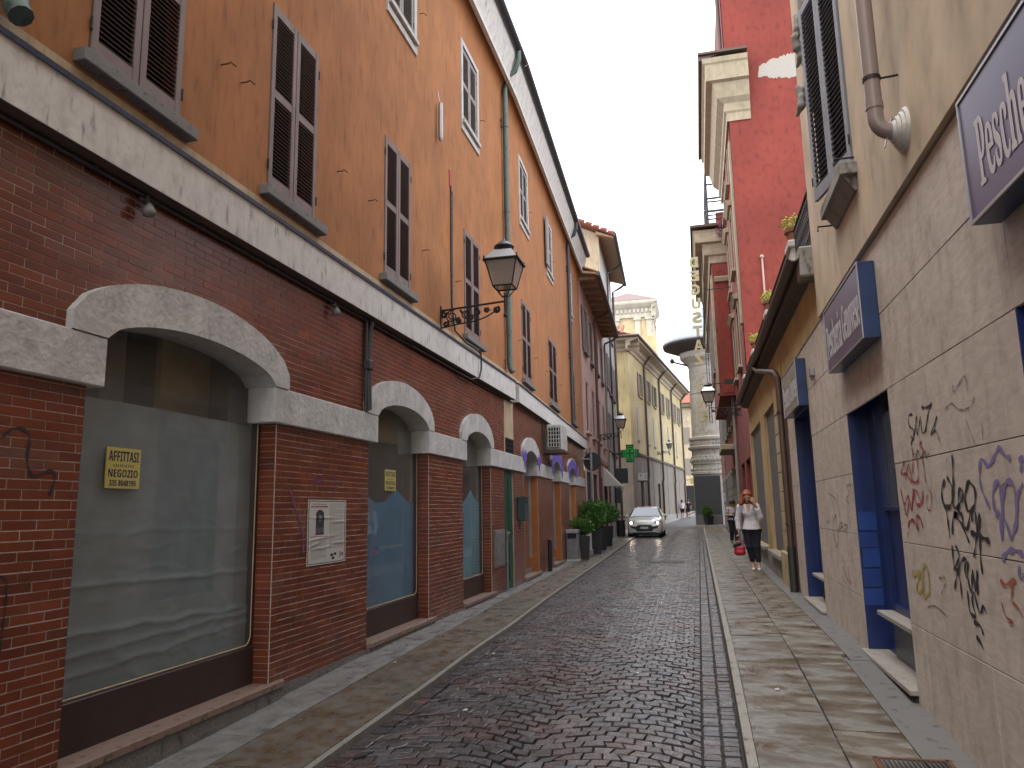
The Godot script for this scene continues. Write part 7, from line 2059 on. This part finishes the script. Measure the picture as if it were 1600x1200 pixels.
# ---------- car ----------
func car() -> void:
	var Cn := thing("white_car", "small white hatchback with lit headlamps coming up the street", "car", Vector3(-2.62, 0.0, -39.4), 0.0)
	# local axes: +z is the nose
	mt("car_white", Color(0.72, 0.74, 0.72), 0.25).clearcoat_enabled = true
	M.car_white.clearcoat = 0.8; M.car_white.clearcoat_roughness = 0.05
	mt("car_black", Color(0.012, 0.012, 0.014), 0.4)
	mt("tyre", Color(0.012, 0.012, 0.012), 0.85)
	mt("plate_white", Color(0.55, 0.58, 0.58), 0.5)
	var cgl := mt("car_glass", Color(0.05, 0.07, 0.08), 0.04); cgl.metallic_specular = 0.8
	var sec := func(z: float, w: float, y0: float, belt: float, roof: float, rw: float) -> Array:
		# half outline mirrored, from sill to sill over the top
		var h := [Vector2(w * 0.93, y0), Vector2(w, y0 + 0.12), Vector2(w * 1.0, lerpf(y0, belt, 0.6)), Vector2(w * 0.97, belt), Vector2(lerpf(w * 0.97, rw, 0.5), lerpf(belt, roof, 0.55)), Vector2(rw, roof - 0.06), Vector2(rw * 0.8, roof - 0.01), Vector2(rw * 0.4, roof)]
		var row := []
		for p in h: row.append(Vector3(p.x, p.y, z))
		for i in range(h.size() - 1, -1, -1): row.append(Vector3(-h[i].x, h[i].y, z))
		return row
	var m := MB.new()
	var rows := []
	for s in [[-2.0, 0.7, 0.3, 0.8, 1.0, 0.55], [-1.9, 0.8, 0.25, 0.95, 1.2, 0.58], [-1.6, 0.83, 0.2, 1.0, 1.42, 0.58], [-0.9, 0.84, 0.18, 0.98, 1.49, 0.6], [-0.1, 0.845, 0.18, 0.95, 1.48, 0.59], [0.3, 0.845, 0.18, 0.94, 1.4, 0.57], [1.02, 0.845, 0.18, 0.92, 0.99, 0.7], [1.3, 0.84, 0.19, 0.86, 0.94, 0.68], [1.7, 0.82, 0.2, 0.76, 0.84, 0.64], [1.9, 0.76, 0.21, 0.66, 0.74, 0.58], [2.0, 0.66, 0.23, 0.56, 0.62, 0.5], [2.03, 0.5, 0.26, 0.45, 0.5, 0.4]]:
		rows.append(sec.call(s[0], s[1], s[2], s[3], s[4], s[5]))
	m.grid(rows)
	var last: Array = rows[rows.size() - 1]
	for i in last.size() - 2: m.t(last[0], last[i + 1], last[i + 2]) if false else m.t(last[0], last[i + 2], last[i + 1]) if false else m.t(last[0], last[i + 1], last[i + 2])
	var fst: Array = rows[0]
	for i in fst.size() - 2: m.t(fst[0], fst[i + 2], fst[i + 1])
	lpart("body", m, M.car_white, Cn)
	m = MB.new()
	m.q(Vector3(-0.72, 0.99, 1.05), Vector3(0.72, 0.99, 1.05), Vector3(0.57, 1.4, 0.36), Vector3(-0.57, 1.4, 0.36))
	lpart("windscreen", m, cgl, Cn)
	for s in [-1, 1]:
		m = MB.new(); m.qo([Vector3(s * 0.83, 1.0, 0.85), Vector3(s * 0.61, 1.4, 0.25), Vector3(s * 0.61, 1.42, -1.2), Vector3(s * 0.83, 1.02, -1.5)], Vector3(0, 1.2, 0)); lpart("side_window", m, cgl, Cn)
		m = MB.new(); m.ball(Vector3(s * 0.95, 1.03, 0.72), Vector3(0.11, 0.07, 0.06), 6, 10); lpart("mirror", m, M.car_white, Cn)
		m = MB.new(); m.ball(Vector3(s * 0.58, 0.7, 1.83), Vector3(0.2, 0.1, 0.12), 8, 12, Basis(Vector3(0, 0, 1), s * 0.35)); var hl := lpart("headlight", m, mt("lens", Color(0.35, 0.33, 0.32), 0.08), Cn)
		var hm := mt("headlight_glow", Color(1, 1, 1), 0.2); hm.emission_enabled = true; hm.emission = Color(1.0, 0.93, 0.85); hm.emission_energy_multiplier = 4.0
		m = MB.new(); m.ball(Vector3(s * 0.63, 0.705, 1.93), Vector3(0.06, 0.055, 0.04), 6, 10); lpart("headlight_lamp", m, hm, hl)
		m = MB.new(); m.ball(Vector3(s * 0.5, 0.33, 1.99), Vector3(0.045, 0.045, 0.03), 6, 10); lpart("fog_lamp", m, M.lens, Cn)
		for z in [1.28, -1.25]:
			m = MB.new()
			var c := Vector3(s * 0.74, 0.3, z)
			var rws := []
			for p in [[0.19, -0.09], [0.28, -0.095], [0.3, -0.07], [0.3, 0.07], [0.28, 0.095], [0.19, 0.09]]:
				var row := []
				for k in 25: row.append(c + Vector3(p[1] * s, sin(TAU * k / 24) * p[0], cos(TAU * k / 24) * p[0]))
				rws.append(row)
			m.grid(rws, s < 0, true)
			var wh := lpart("wheel", m, M.tyre, Cn)
			m = MB.new(); m.cyl(c + Vector3(s * 0.06, 0, 0), c + Vector3(s * 0.085, 0, 0), 0.19, 0.17, 16); lpart("rim", m, M.alu, wh)
		var sl := SpotLight3D.new(); sl.name = "headlight_beam"; sl.light_color = Color(1.0, 0.94, 0.86); sl.light_energy = 0.12; sl.spot_angle = 28; sl.spot_range = 25; sl.light_size = 0.06; sl.shadow_enabled = true; sl.spot_attenuation = 2.0
		add_child(sl); sl.position = Cn.position + Vector3(s * 0.63, 0.7, 2.06); sl.rotation_degrees = Vector3(-4, 180, 0)
	var cf := Fr.new(Vector3(0, 0, 1.8), Vector3(1, 0, 0))
	m = MB.new(); plate(m, cf, [Vector2(-0.66, 0.56), Vector2(-0.62, 0.46), Vector2(-0.42, 0.4), Vector2(-0.36, 0.3), Vector2(0.36, 0.3), Vector2(0.42, 0.4), Vector2(0.62, 0.46), Vector2(0.66, 0.56), Vector2(0.4, 0.53), Vector2(0.3, 0.6), Vector2(-0.3, 0.6), Vector2(-0.4, 0.53)], -0.3, 0.245); lpart("grille", m, M.car_black, Cn)
	m = MB.new(); m.cbox(Vector3(0, 0.2, 1.85), Vector3(1.3, 0.07, 0.26), 0.02); lpart("lower_lip", m, M.car_black, Cn)
	m = MB.new(); m.tube([Vector3(-0.34, 0.655, 1.97), Vector3(0, 0.64, 2.01), Vector3(0.34, 0.655, 1.97)], 0.012, 6); lpart("bonnet_trim", m, M.alu, Cn)
	m = MB.new(); m.cbox(Vector3(0, 0.47, 2.06), Vector3(0.42, 0.1, 0.015), 0.004); lpart("number_plate", m, M.plate_white, Cn)
	m = MB.new(); m.cbox(Vector3(-0.195, 0.47, 2.07), Vector3(0.03, 0.1, 0.006), 0.001); m.cbox(Vector3(0.195, 0.47, 2.07), Vector3(0.03, 0.1, 0.006), 0.001); lpart("plate_band", m, M.sign_blue, Cn)
	m = MB.new(); m.tube([Vector3(-0.6, 1.0, 1.08), Vector3(0.05, 1.02, 1.05)], 0.01, 4); m.tube([Vector3(0.0, 1.0, 1.08), Vector3(0.6, 1.02, 1.05)], 0.01, 4); lpart("wiper", m, M.car_black, Cn)
	m = MB.new(); m.box(Vector3(0, 0.16, 0), Vector3(1.5, 0.06, 3.6)); lpart("underbody", m, M.car_black, Cn)

# ---------- people: tapered bones joined by a smooth minimum, meshed as surface nets ----------
func sdf(bones: Array, cell: float, k: float, planes := []) -> MB:
	var lo := Vector3(1e9, 1e9, 1e9); var hi := -lo
	for b in bones:
		var r: float = maxf(b[2], b[3]) + k + cell * 2.5
		lo = lo.min(b[0] - Vector3.ONE * r).min(b[1] - Vector3.ONE * r)
		hi = hi.max(b[0] + Vector3.ONE * r).max(b[1] + Vector3.ONE * r)
	var nx := int((hi.x - lo.x) / cell) + 2; var ny := int((hi.y - lo.y) / cell) + 2; var nz := int((hi.z - lo.z) / cell) + 2
	var F := PackedFloat32Array(); F.resize(nx * ny * nz); F.fill(1.0)
	for b in bones:
		var a: Vector3 = b[0]; var ab: Vector3 = b[1] - b[0]
		var r0: float = b[2]; var dr: float = b[3] - b[2]
		var sq: Vector3 = b[4] if b.size() > 4 else Vector3.ONE
		var l2 := maxf(ab.length_squared(), 1e-8)
		var rm: float = (maxf(b[2], b[3])) * maxf(maxf(sq.x, sq.y), sq.z) + k + cell * 2
		var mn: Vector3 = (a.min(b[1]) - Vector3.ONE * rm - lo) / cell; var mx: Vector3 = (a.max(b[1]) + Vector3.ONE * rm - lo) / cell
		for i in range(maxi(0, int(mn.x)), mini(nx, int(mx.x) + 2)):
			for j in range(maxi(0, int(mn.y)), mini(ny, int(mx.y) + 2)):
				var base := (i * ny + j) * nz
				for q in range(maxi(0, int(mn.z)), mini(nz, int(mx.z) + 2)):
					var p := lo + Vector3(i, j, q) * cell
					var t := clampf((p - a).dot(ab) / l2, 0, 1)
					var dv := (p - a - ab * t) / sq
					var d := dv.length() - (r0 + dr * t)
					var f := F[base + q]
					var h := maxf(k - absf(f - d), 0.0) / k
					F[base + q] = minf(f, d) - h * h * k * 0.25
	for pl_ in planes:
		for i in nx:
			for j in ny:
				for q in nz:
					var p := lo + Vector3(i, j, q) * cell
					var d: float = pl_[0].dot(p) - pl_[1]
					var id := (i * ny + j) * nz + q
					if d > F[id]: F[id] = d
	var m := MB.new()
	var vid := {}
	for i in nx - 1:
		for j in ny - 1:
			for q in nz - 1:
				var id := (i * ny + j) * nz + q
				var c := [F[id], F[id + 1], F[id + nz], F[id + nz + 1], F[id + ny * nz], F[id + ny * nz + 1], F[id + ny * nz + nz], F[id + ny * nz + nz + 1]]
				var neg := 0
				for x in c:
					if x < 0: neg += 1
				if neg == 0 or neg == 8: continue
				var sum := Vector3.ZERO; var n := 0
				for e in [[0, 1], [2, 3], [4, 5], [6, 7], [0, 2], [1, 3], [4, 6], [5, 7], [0, 4], [1, 5], [2, 6], [3, 7]]:
					var fa: float = c[e[0]]; var fb_: float = c[e[1]]
					if (fa < 0) != (fb_ < 0):
						var t := fa / (fa - fb_)
						var pa := Vector3(e[0] >> 2, (e[0] >> 1) & 1, e[0] & 1); var pb := Vector3(e[1] >> 2, (e[1] >> 1) & 1, e[1] & 1)
						sum += pa.lerp(pb, t); n += 1
				vid[id] = m.v.size()
				m.v.append(lo + (Vector3(i, j, q) + sum / n) * cell)
				m.n.append(Vector3(c[4] + c[5] + c[6] + c[7] - c[0] - c[1] - c[2] - c[3], c[2] + c[3] + c[6] + c[7] - c[0] - c[1] - c[4] - c[5], c[1] + c[3] + c[5] + c[7] - c[0] - c[2] - c[4] - c[6]).normalized())
				m.c.append(Color(1, 1, 1)); m.uv.append(Vector2.ZERO)
	var sx := ny * nz; var sy := nz; var sz := 1
	for id in vid:
		for ax in [[sx, sy, sz], [sy, sz, sx], [sz, sx, sy]]:
			# edge from this cell's corner 0 along the first axis
			var fa := F[id]; var fb2 := F[id + ax[0]]
			if (fa < 0) == (fb2 < 0): continue
			var k1: int = id - ax[1]; var k2: int = id - ax[2]; var k3: int = id - ax[1] - ax[2]
			if not (vid.has(k1) and vid.has(k2) and vid.has(k3)): continue
			var A: int = vid[id]; var Bq: int = vid[k1]; var Cq: int = vid[k3]; var D: int = vid[k2]
			if fa < 0: m.ix.append_array(PackedInt32Array([A, Cq, Bq, A, D, Cq]))
			else: m.ix.append_array(PackedInt32Array([A, Bq, Cq, A, Cq, D]))
	return m

func hand_bones(w: Vector3, dir: Vector3, side: Vector3, curl: float) -> Array:
	# palm and five fingers from the wrist; side points to the thumb
	var nrm := dir.cross(side).normalized()
	var out := []
	var kn := w + dir * 0.075
	for i in 4:
		var o := side * (0.03 - 0.02 * i)
		var l: float = [0.07, 0.078, 0.072, 0.056][i]
		out.append([w + o * 0.5, kn + o, 0.014, 0.011])
		var p1 := kn + o + (dir * cos(curl * 0.5) + nrm * sin(curl * 0.5)) * l * 0.5
		var p2 := p1 + (dir * cos(curl) + nrm * sin(curl)) * l * 0.5
		out.append([kn + o, p1, 0.0095, 0.009]); out.append([p1, p2, 0.009, 0.007])
	var t1 := w + dir * 0.03 + side * 0.04
	out.append([w + side * 0.015, t1, 0.014, 0.011]); out.append([t1, t1 + dir * 0.035 + side * 0.012, 0.011, 0.008])
	return out

func head_bones(h: Vector3, tilt: float) -> Array:
	# h is the centre of the head; the face looks along +z, tipped down by tilt
	var b := Basis(Vector3.RIGHT, tilt)
	return [
		[h + b * Vector3(0, 0.03, -0.015), h + b * Vector3(0, 0.025, 0.01), 0.088, 0.086],
		[h + b * Vector3(0, -0.02, 0.02), h + b * Vector3(0, -0.075, 0.045), 0.066, 0.04],
		[h + b * Vector3(0, 0.0, 0.085), h + b * Vector3(0, -0.03, 0.104), 0.011, 0.016],
		[h + b * Vector3(-0.085, -0.005, -0.005), h + b * Vector3(-0.088, -0.035, -0.002), 0.016, 0.011],
		[h + b * Vector3(0.085, -0.005, -0.005), h + b * Vector3(0.088, -0.035, -0.002), 0.016, 0.011],
	]
func face(p: Node3D, h: Vector3, tilt: float) -> void:
	var b := Basis(Vector3.RIGHT, tilt)
	var m := MB.new()
	for s in [-1, 1]: m.ball(h + b * Vector3(s * 0.033, 0.002, 0.083), Vector3(0.014, 0.008, 0.008), 6, 8)
	lpart("eyes", m, M.eye_dark, p)
	m = MB.new(); m.ball(h + b * Vector3(0, -0.062, 0.088), Vector3(0.022, 0.008, 0.008), 5, 8); lpart("mouth", m, M.lips, p)

func merge(into: MB, o: MB) -> void:
	var s := into.v.size()
	into.v.append_array(o.v); into.n.append_array(o.n); into.c.append_array(o.c); into.uv.append_array(o.uv)
	for i in o.ix: into.ix.append(i + s)

func people() -> void:
	tx("skin", Color(0.52, 0.3, 0.21), 0.6, "mottle", Vector3(3, 3, 3))
	mt("eye_dark", Color(0.03, 0.02, 0.018), 0.3); mt("lips", Color(0.28, 0.07, 0.06), 0.5)
	tx("hair_red", Color(0.26, 0.055, 0.012), 0.55, "streak", Vector3(20, 2, 20))
	tx("hair_dark", Color(0.02, 0.014, 0.012), 0.5, "streak", Vector3(20, 2, 20))
	var bl := tx("blouse_white", Color(0.72, 0.7, 0.76), 0.85, "mottle", Vector3(4, 4, 4), "", Vector3.ONE, "bump", 0.6); bl.rim_enabled = true; bl.rim = 0.2
	tx("trousers_navy", Color(0.012, 0.012, 0.024), 0.85, "mottle", Vector3(4, 4, 4), "", Vector3.ONE, "bump", 0.5)
	tx("shirt_grey", Color(0.42, 0.41, 0.47), 0.9, "mottle", Vector3(4, 4, 4), "", Vector3.ONE, "bump", 0.5)
	mt("shoe_white", Color(0.65, 0.62, 0.58), 0.4); mt("shoe_black", Color(0.02, 0.02, 0.02), 0.5)
	mt("bag_red", Color(0.4, 0.012, 0.025), 0.4); mt("scarf_navy", Color(0.01, 0.012, 0.04), 0.8); mt("denim", Color(0.02, 0.03, 0.085), 0.85)
	# --- woman with red hair ---
	var P := thing("person", "red-haired person in white blouse and navy trousers walking with a hand to the face", "person", Vector3(1.1, 0.05, -17.25))
	var hd := Vector3(-0.09, 1.53, 0.05); var tilt := 0.42
	var wr := Vector3(0.05, 1.39, 0.17); var el := Vector3(0.155, 1.1, 0.1); var s1 := Vector3(0.09, 1.325, 0.0)
	var s2 := Vector3(-0.245, 1.325, 0.0); var el2 := Vector3(-0.315, 1.06, -0.02); var wr2 := Vector3(-0.31, 0.82, 0.05)
	var hipL := Vector3(-0.115, 0.88, 0); var hipR := Vector3(0.045, 0.88, 0)
	var knL := Vector3(-0.105, 0.49, 0.03); var knR := Vector3(0.04, 0.49, 0.05)
	var anL := Vector3(-0.06, 0.12, -0.02); var anR := Vector3(0.055, 0.12, 0.04)
	var body := [[Vector3(-0.085, 1.34, 0), Vector3(-0.09, 1.45, 0.02), 0.05, 0.045], [Vector3(-0.08, 1.28, 0), Vector3(-0.05, 1.0, 0), 0.1, 0.1], [Vector3(-0.05, 0.98, 0), Vector3(-0.035, 0.88, 0), 0.12, 0.13], [s1, s2, 0.05, 0.05],
		[s1, el, 0.045, 0.036], [el, wr, 0.036, 0.026], [s2, el2, 0.045, 0.036], [el2, wr2, 0.036, 0.026], [hipL, knL, 0.085, 0.055], [knL, anL, 0.052, 0.034], [hipR, knR, 0.085, 0.055], [knR, anR, 0.052, 0.034], [anL, Vector3(-0.06, 0.04, 0.06), 0.033, 0.028], [anR, Vector3(0.055, 0.04, 0.12), 0.033, 0.028]]
	var m := sdf(body, 0.016, 0.035)
	merge(m, sdf(head_bones(hd, tilt), 0.009, 0.03))
	merge(m, sdf(hand_bones(wr, Vector3(-0.5, 0.86, -0.05).normalized(), Vector3(0.75, 0.45, 0.4).normalized(), 0.5), 0.006, 0.008))
	merge(m, sdf(hand_bones(wr2, Vector3(0.02, -1, 0.05).normalized(), Vector3(0.1, 0, 1).normalized(), 1.4), 0.006, 0.008))
	lpart("body", m, M.skin, P)
	face(P, hd, tilt)
	m = sdf([[Vector3(-0.085, 1.36, -0.005), Vector3(-0.08, 1.27, 0), 0.065, 0.115], [Vector3(-0.12, 1.2, 0.05), Vector3(-0.04, 1.2, 0.05), 0.085, 0.085], [Vector3(-0.07, 1.25, 0), Vector3(-0.05, 1.06, 0), 0.125, 0.115], [Vector3(-0.05, 1.06, 0), Vector3(-0.035, 0.8, 0), 0.118, 0.19], [Vector3(0.02, 0.95, 0), Vector3(0.05, 0.78, 0), 0.1, 0.12], [Vector3(-0.1, 0.95, 0), Vector3(-0.12, 0.78, 0), 0.1, 0.12],
		[s1, s2, 0.07, 0.07], [s1, el, 0.066, 0.056], [el, el.lerp(wr, 0.7), 0.056, 0.05], [s2, el2, 0.066, 0.056], [el2, el2.lerp(wr2, 0.8), 0.055, 0.048]], 0.014, 0.03, [[Vector3(0, -1, 0.05), -0.835], [Vector3(0, 0.75, 0.66).normalized(), 1.075]])
	lpart("blouse", m, M.blouse_white, P)
	m = MB.new()
	for s in [-1, 1]:
		var c0 := Vector3(-0.085, 1.12, 0.158)
		m.qo([c0, c0 + Vector3(s * 0.075, 0.15, -0.012), Vector3(-0.085 + s * 0.105, 1.37, 0.1), Vector3(-0.085 + s * 0.05, 1.385, 0.12)], Vector3(-0.085, 1.2, 0))
	lpart("collar", m, M.blouse_white, P)
	m = MB.new(); m.t(Vector3(-0.085, 1.15, 0.152), Vector3(-0.03, 1.37, 0.118), Vector3(-0.14, 1.37, 0.118)); lpart("neckline", m, M.skin, P)
	m = sdf([[hipL, hipL + Vector3(0.16, 0, 0), 0.14, 0.14], [hipL, knL, 0.115, 0.078], [knL, anL + Vector3(0, 0.04, 0), 0.076, 0.052], [hipR, knR, 0.115, 0.078], [knR, anR + Vector3(0, 0.04, 0), 0.076, 0.052]], 0.016, 0.03, [[Vector3(0, -1, 0), -0.165], [Vector3(0, 1, 0), 0.86]])
	lpart("trousers", m, M.trousers_navy, P)
	for a in [Vector3(-0.06, 0, 0.03), Vector3(0.055, 0, 0.09)]:
		m = sdf([[a + Vector3(0, 0.03, -0.08), a + Vector3(0, 0.025, 0.08), 0.034, 0.03], [a + Vector3(0, 0.02, 0.08), a + Vector3(0, 0.018, 0.12), 0.028, 0.014], [a + Vector3(0, 0.03, -0.08), a + Vector3(0, 0.005, -0.09), 0.018, 0.008]], 0.009, 0.02, [[Vector3(0, 1, 0.0), 0.052], [Vector3(0, -1, 0), 0.0]])
		lpart("shoe", m, M.shoe_white, P)
	var tb := Basis(Vector3.RIGHT, tilt)
	m = sdf([[hd + tb * Vector3(0, 0.06, -0.035), hd + tb * Vector3(0, 0.05, -0.012), 0.095, 0.09], [hd + Vector3(-0.085, 0.03, -0.01), hd + Vector3(-0.125, -0.13, 0.02), 0.05, 0.045], [hd + Vector3(-0.13, -0.1, 0.0), hd + Vector3(-0.155, -0.14, 0.03), 0.045, 0.025], [hd + Vector3(0.085, 0.03, -0.01), hd + Vector3(0.11, -0.13, 0.0), 0.048, 0.04], [hd + Vector3(0, 0, -0.08), hd + Vector3(0, -0.15, -0.07), 0.09, 0.08], [hd + tb * Vector3(-0.06, 0.09, 0.04), hd + tb * Vector3(0.06, 0.09, 0.04), 0.028, 0.028]], 0.011, 0.035)
	lpart("hair", m, M.hair_red, P)
	var bg := thing("red_handbag", "shiny red handbag hanging from the hand of the red-haired person", "handbag", Vector3(0.79, 0.35, -17.2))
	m = sdf([[Vector3(-0.05, 0.07, 0), Vector3(0.05, 0.07, 0), 0.07, 0.07], [Vector3(-0.055, 0.16, 0), Vector3(0.055, 0.16, 0), 0.06, 0.06]], 0.012, 0.04); lpart("pouch", m, M.bag_red, bg)
	m = MB.new(); m.tube([Vector3(-0.06, 0.2, 0.03), Vector3(-0.03, 0.33, 0.01), Vector3(0.0, 0.38, 0), Vector3(0.03, 0.33, 0.01), Vector3(0.06, 0.2, 0.03)], 0.009, 6); lpart("handle", m, M.bag_red, bg)
	m = sdf([[Vector3(-0.1, 0.22, 0.04), Vector3(0.0, 0.25, 0.03), 0.03, 0.035], [Vector3(-0.1, 0.22, 0.04), Vector3(-0.12, 0.19, 0.05), 0.03, 0.018]], 0.01, 0.02); lpart("scarf", m, M.scarf_navy, bg)
	# --- person looking at a phone ---
	var Q := thing("person", "dark-haired person in grey T-shirt and black trousers looking down at a phone", "person", Vector3(1.2, 0.05, -29.7))
	walker(Q, 1.6, M.shirt_grey, M.trousers_navy, true)
	var rb := thing("red_shoulder_bag", "red shoulder bag at the side of the person with the phone", "shoulder bag", Vector3(1.4, 0.85, -29.7))
	m = sdf([[Vector3(0, 0, 0), Vector3(0, 0.2, 0), 0.06, 0.05], [Vector3(0, 0, 0.05), Vector3(0, 0.2, 0.05), 0.05, 0.045]], 0.016, 0.03); lpart("pouch", m, M.bag_red, rb)
	m = MB.new(); m.tube([Vector3(0, 0.2, 0.02), Vector3(-0.04, 0.42, 0.09), Vector3(-0.08, 0.5, 0.02), Vector3(-0.05, 0.4, -0.08), Vector3(0, 0.2, -0.02)], 0.012, 5); lpart("strap", m, M.bag_red, rb)
	# --- two distant walkers ---
	for e in [[Vector3(-1.45, 0, -68.5), "distant person in white top and dark skirt by the yellow building"], [Vector3(-0.95, 0, -70.0), "distant person in dark clothes beside the one in white"]]:
		var at: Vector3 = e[0]; at.y = gy(at.x, at.z) + 0.05
		var D := thing("person", e[1], "person", at)
		walker(D, 1.65, M.blouse_white if at.x < -1.2 else M.trousers_navy, M.trousers_navy, false)

func walker(Q: Node3D, h: float, top: Material, low: Material, phone: bool) -> void:
	var k := h / 1.6
	var hd := Vector3(0, 1.47, 0.05); var tilt := 0.5
	var sL := Vector3(-0.17, 1.28, 0); var sR := Vector3(0.17, 1.28, 0)
	var eL := Vector3(-0.22, 1.03, 0.02); var eR := Vector3(0.22, 1.02, -0.02)
	var wL := Vector3(-0.03, 1.03, 0.22) if phone else Vector3(-0.23, 0.8, 0.06)
	var wR := Vector3(0.22, 0.8, 0.04)
	var hL := Vector3(-0.085, 0.86, 0); var hR := Vector3(0.085, 0.86, 0)
	var kL := Vector3(-0.08, 0.48, 0.02); var kR := Vector3(0.08, 0.48, 0.07)
	var aL := Vector3(-0.09, 0.1, -0.1); var aR := Vector3(0.07, 0.1, 0.1)
	var c := 0.02
	var m := sdf([[Vector3(0, 1.28, 0), Vector3(0, 1.4, 0.02), 0.055, 0.05], [Vector3(0, 1.25, 0), Vector3(0, 0.9, 0), 0.11, 0.12], [sL, sR, 0.05, 0.05], [sL, eL, 0.045, 0.036], [eL, wL, 0.036, 0.027], [sR, eR, 0.045, 0.036], [eR, wR, 0.036, 0.027], [hL, kL, 0.085, 0.056], [kL, aL, 0.052, 0.035], [hR, kR, 0.085, 0.056], [kR, aR, 0.052, 0.035], [aL, aL + Vector3(0, -0.06, 0.1), 0.034, 0.028], [aR, aR + Vector3(0, -0.06, 0.1), 0.034, 0.028]], c, 0.035)
	merge(m, sdf(head_bones(hd, tilt), 0.012, 0.03))
	merge(m, sdf(hand_bones(wL, Vector3(0.6, 0.2, 0.6).normalized() if phone else Vector3(0, -1, 0.1).normalized(), Vector3(0.1, 0.9, 0.2).normalized() if phone else Vector3(0.1, 0, 1).normalized(), 0.9), 0.008, 0.008))
	merge(m, sdf(hand_bones(wR, Vector3(0, -1, 0.1).normalized(), Vector3(-0.1, 0, 1).normalized(), 0.9), 0.008, 0.008))
	lpart("body", m, M.skin, Q)
	face(Q, hd, tilt)
	m = sdf([[Vector3(0, 1.28, 0), Vector3(0, 1.12, 0), 0.12, 0.135], [Vector3(0, 1.12, 0), Vector3(0, 0.86, 0), 0.135, 0.15], [sL, sR, 0.068, 0.068], [sL, sL.lerp(eL, 0.6), 0.066, 0.066], [sR, sR.lerp(eR, 0.6), 0.066, 0.066]], c, 0.03, [[Vector3(0, -1, 0), -0.83], [Vector3(0, 0.9, 0.4).normalized(), 1.2]])
	lpart("shirt", m, top, Q)
	m = sdf([[hL, hR, 0.14, 0.14], [hL, kL, 0.115, 0.085], [kL, aL, 0.083, 0.062], [hR, kR, 0.115, 0.085], [kR, aR, 0.083, 0.062]], c, 0.03, [[Vector3(0, 1, 0), 0.86], [Vector3(0, -1, 0), -0.07 if phone else -0.5]])
	lpart("trousers" if phone else "skirt", m, low, Q)
	for a in [aL, aR]:
		m = sdf([[a + Vector3(0, -0.06, -0.02), a + Vector3(0, -0.07, 0.14), 0.042, 0.035]], 0.012, 0.02, [[Vector3(0, -1, 0), -a.y + 0.1]]); lpart("shoe", m, M.shoe_black, Q)
	var tb := Basis(Vector3.RIGHT, tilt)
	m = sdf([[hd + tb * Vector3(0, 0.05, -0.03), hd + tb * Vector3(0, 0.05, 0.01), 0.096, 0.09], [hd + Vector3(0, 0, -0.06), hd + Vector3(0, -0.1, -0.06), 0.085, 0.06], [hd + Vector3(-0.085, 0.02, 0), hd + Vector3(-0.085, -0.06, 0), 0.03, 0.02], [hd + Vector3(0.085, 0.02, 0), hd + Vector3(0.085, -0.06, 0), 0.03, 0.02]], 0.014, 0.03); lpart("hair", m, M.hair_dark, Q)
	if phone:
		m = MB.new()
		for i in 12:
			var an := TAU * i / 12
			m.ball(Vector3(cos(an) * 0.15, 0.98 + 0.015 * sin(an * 3), sin(an) * 0.135), Vector3(0.06, 0.04, 0.05), 6, 8)
		m.ball(Vector3(0.05, 0.9, 0.15), Vector3(0.06, 0.12, 0.03), 6, 8)
		lpart("tied_jacket", m, M.denim, Q)
		m = MB.new(); m.ball(hd + tb * Vector3(-0.035, 0.115, 0.06), Vector3(0.03, 0.018, 0.01), 5, 8); m.ball(hd + tb * Vector3(0.035, 0.115, 0.06), Vector3(0.03, 0.018, 0.01), 5, 8); lpart("sunglasses", m, M.eye_dark, Q)
		var ph := thing("mobile_phone", "dark mobile phone held by the person in the grey T-shirt", "phone", Q.position + Vector3(0.03, 1.08, 0.28))
		m = MB.new(); m.cbox(Vector3.ZERO, Vector3(0.07, 0.012, 0.14), 0.004, Basis(Vector3.RIGHT, -0.5)); lpart("case", m, M.shoe_black, ph)
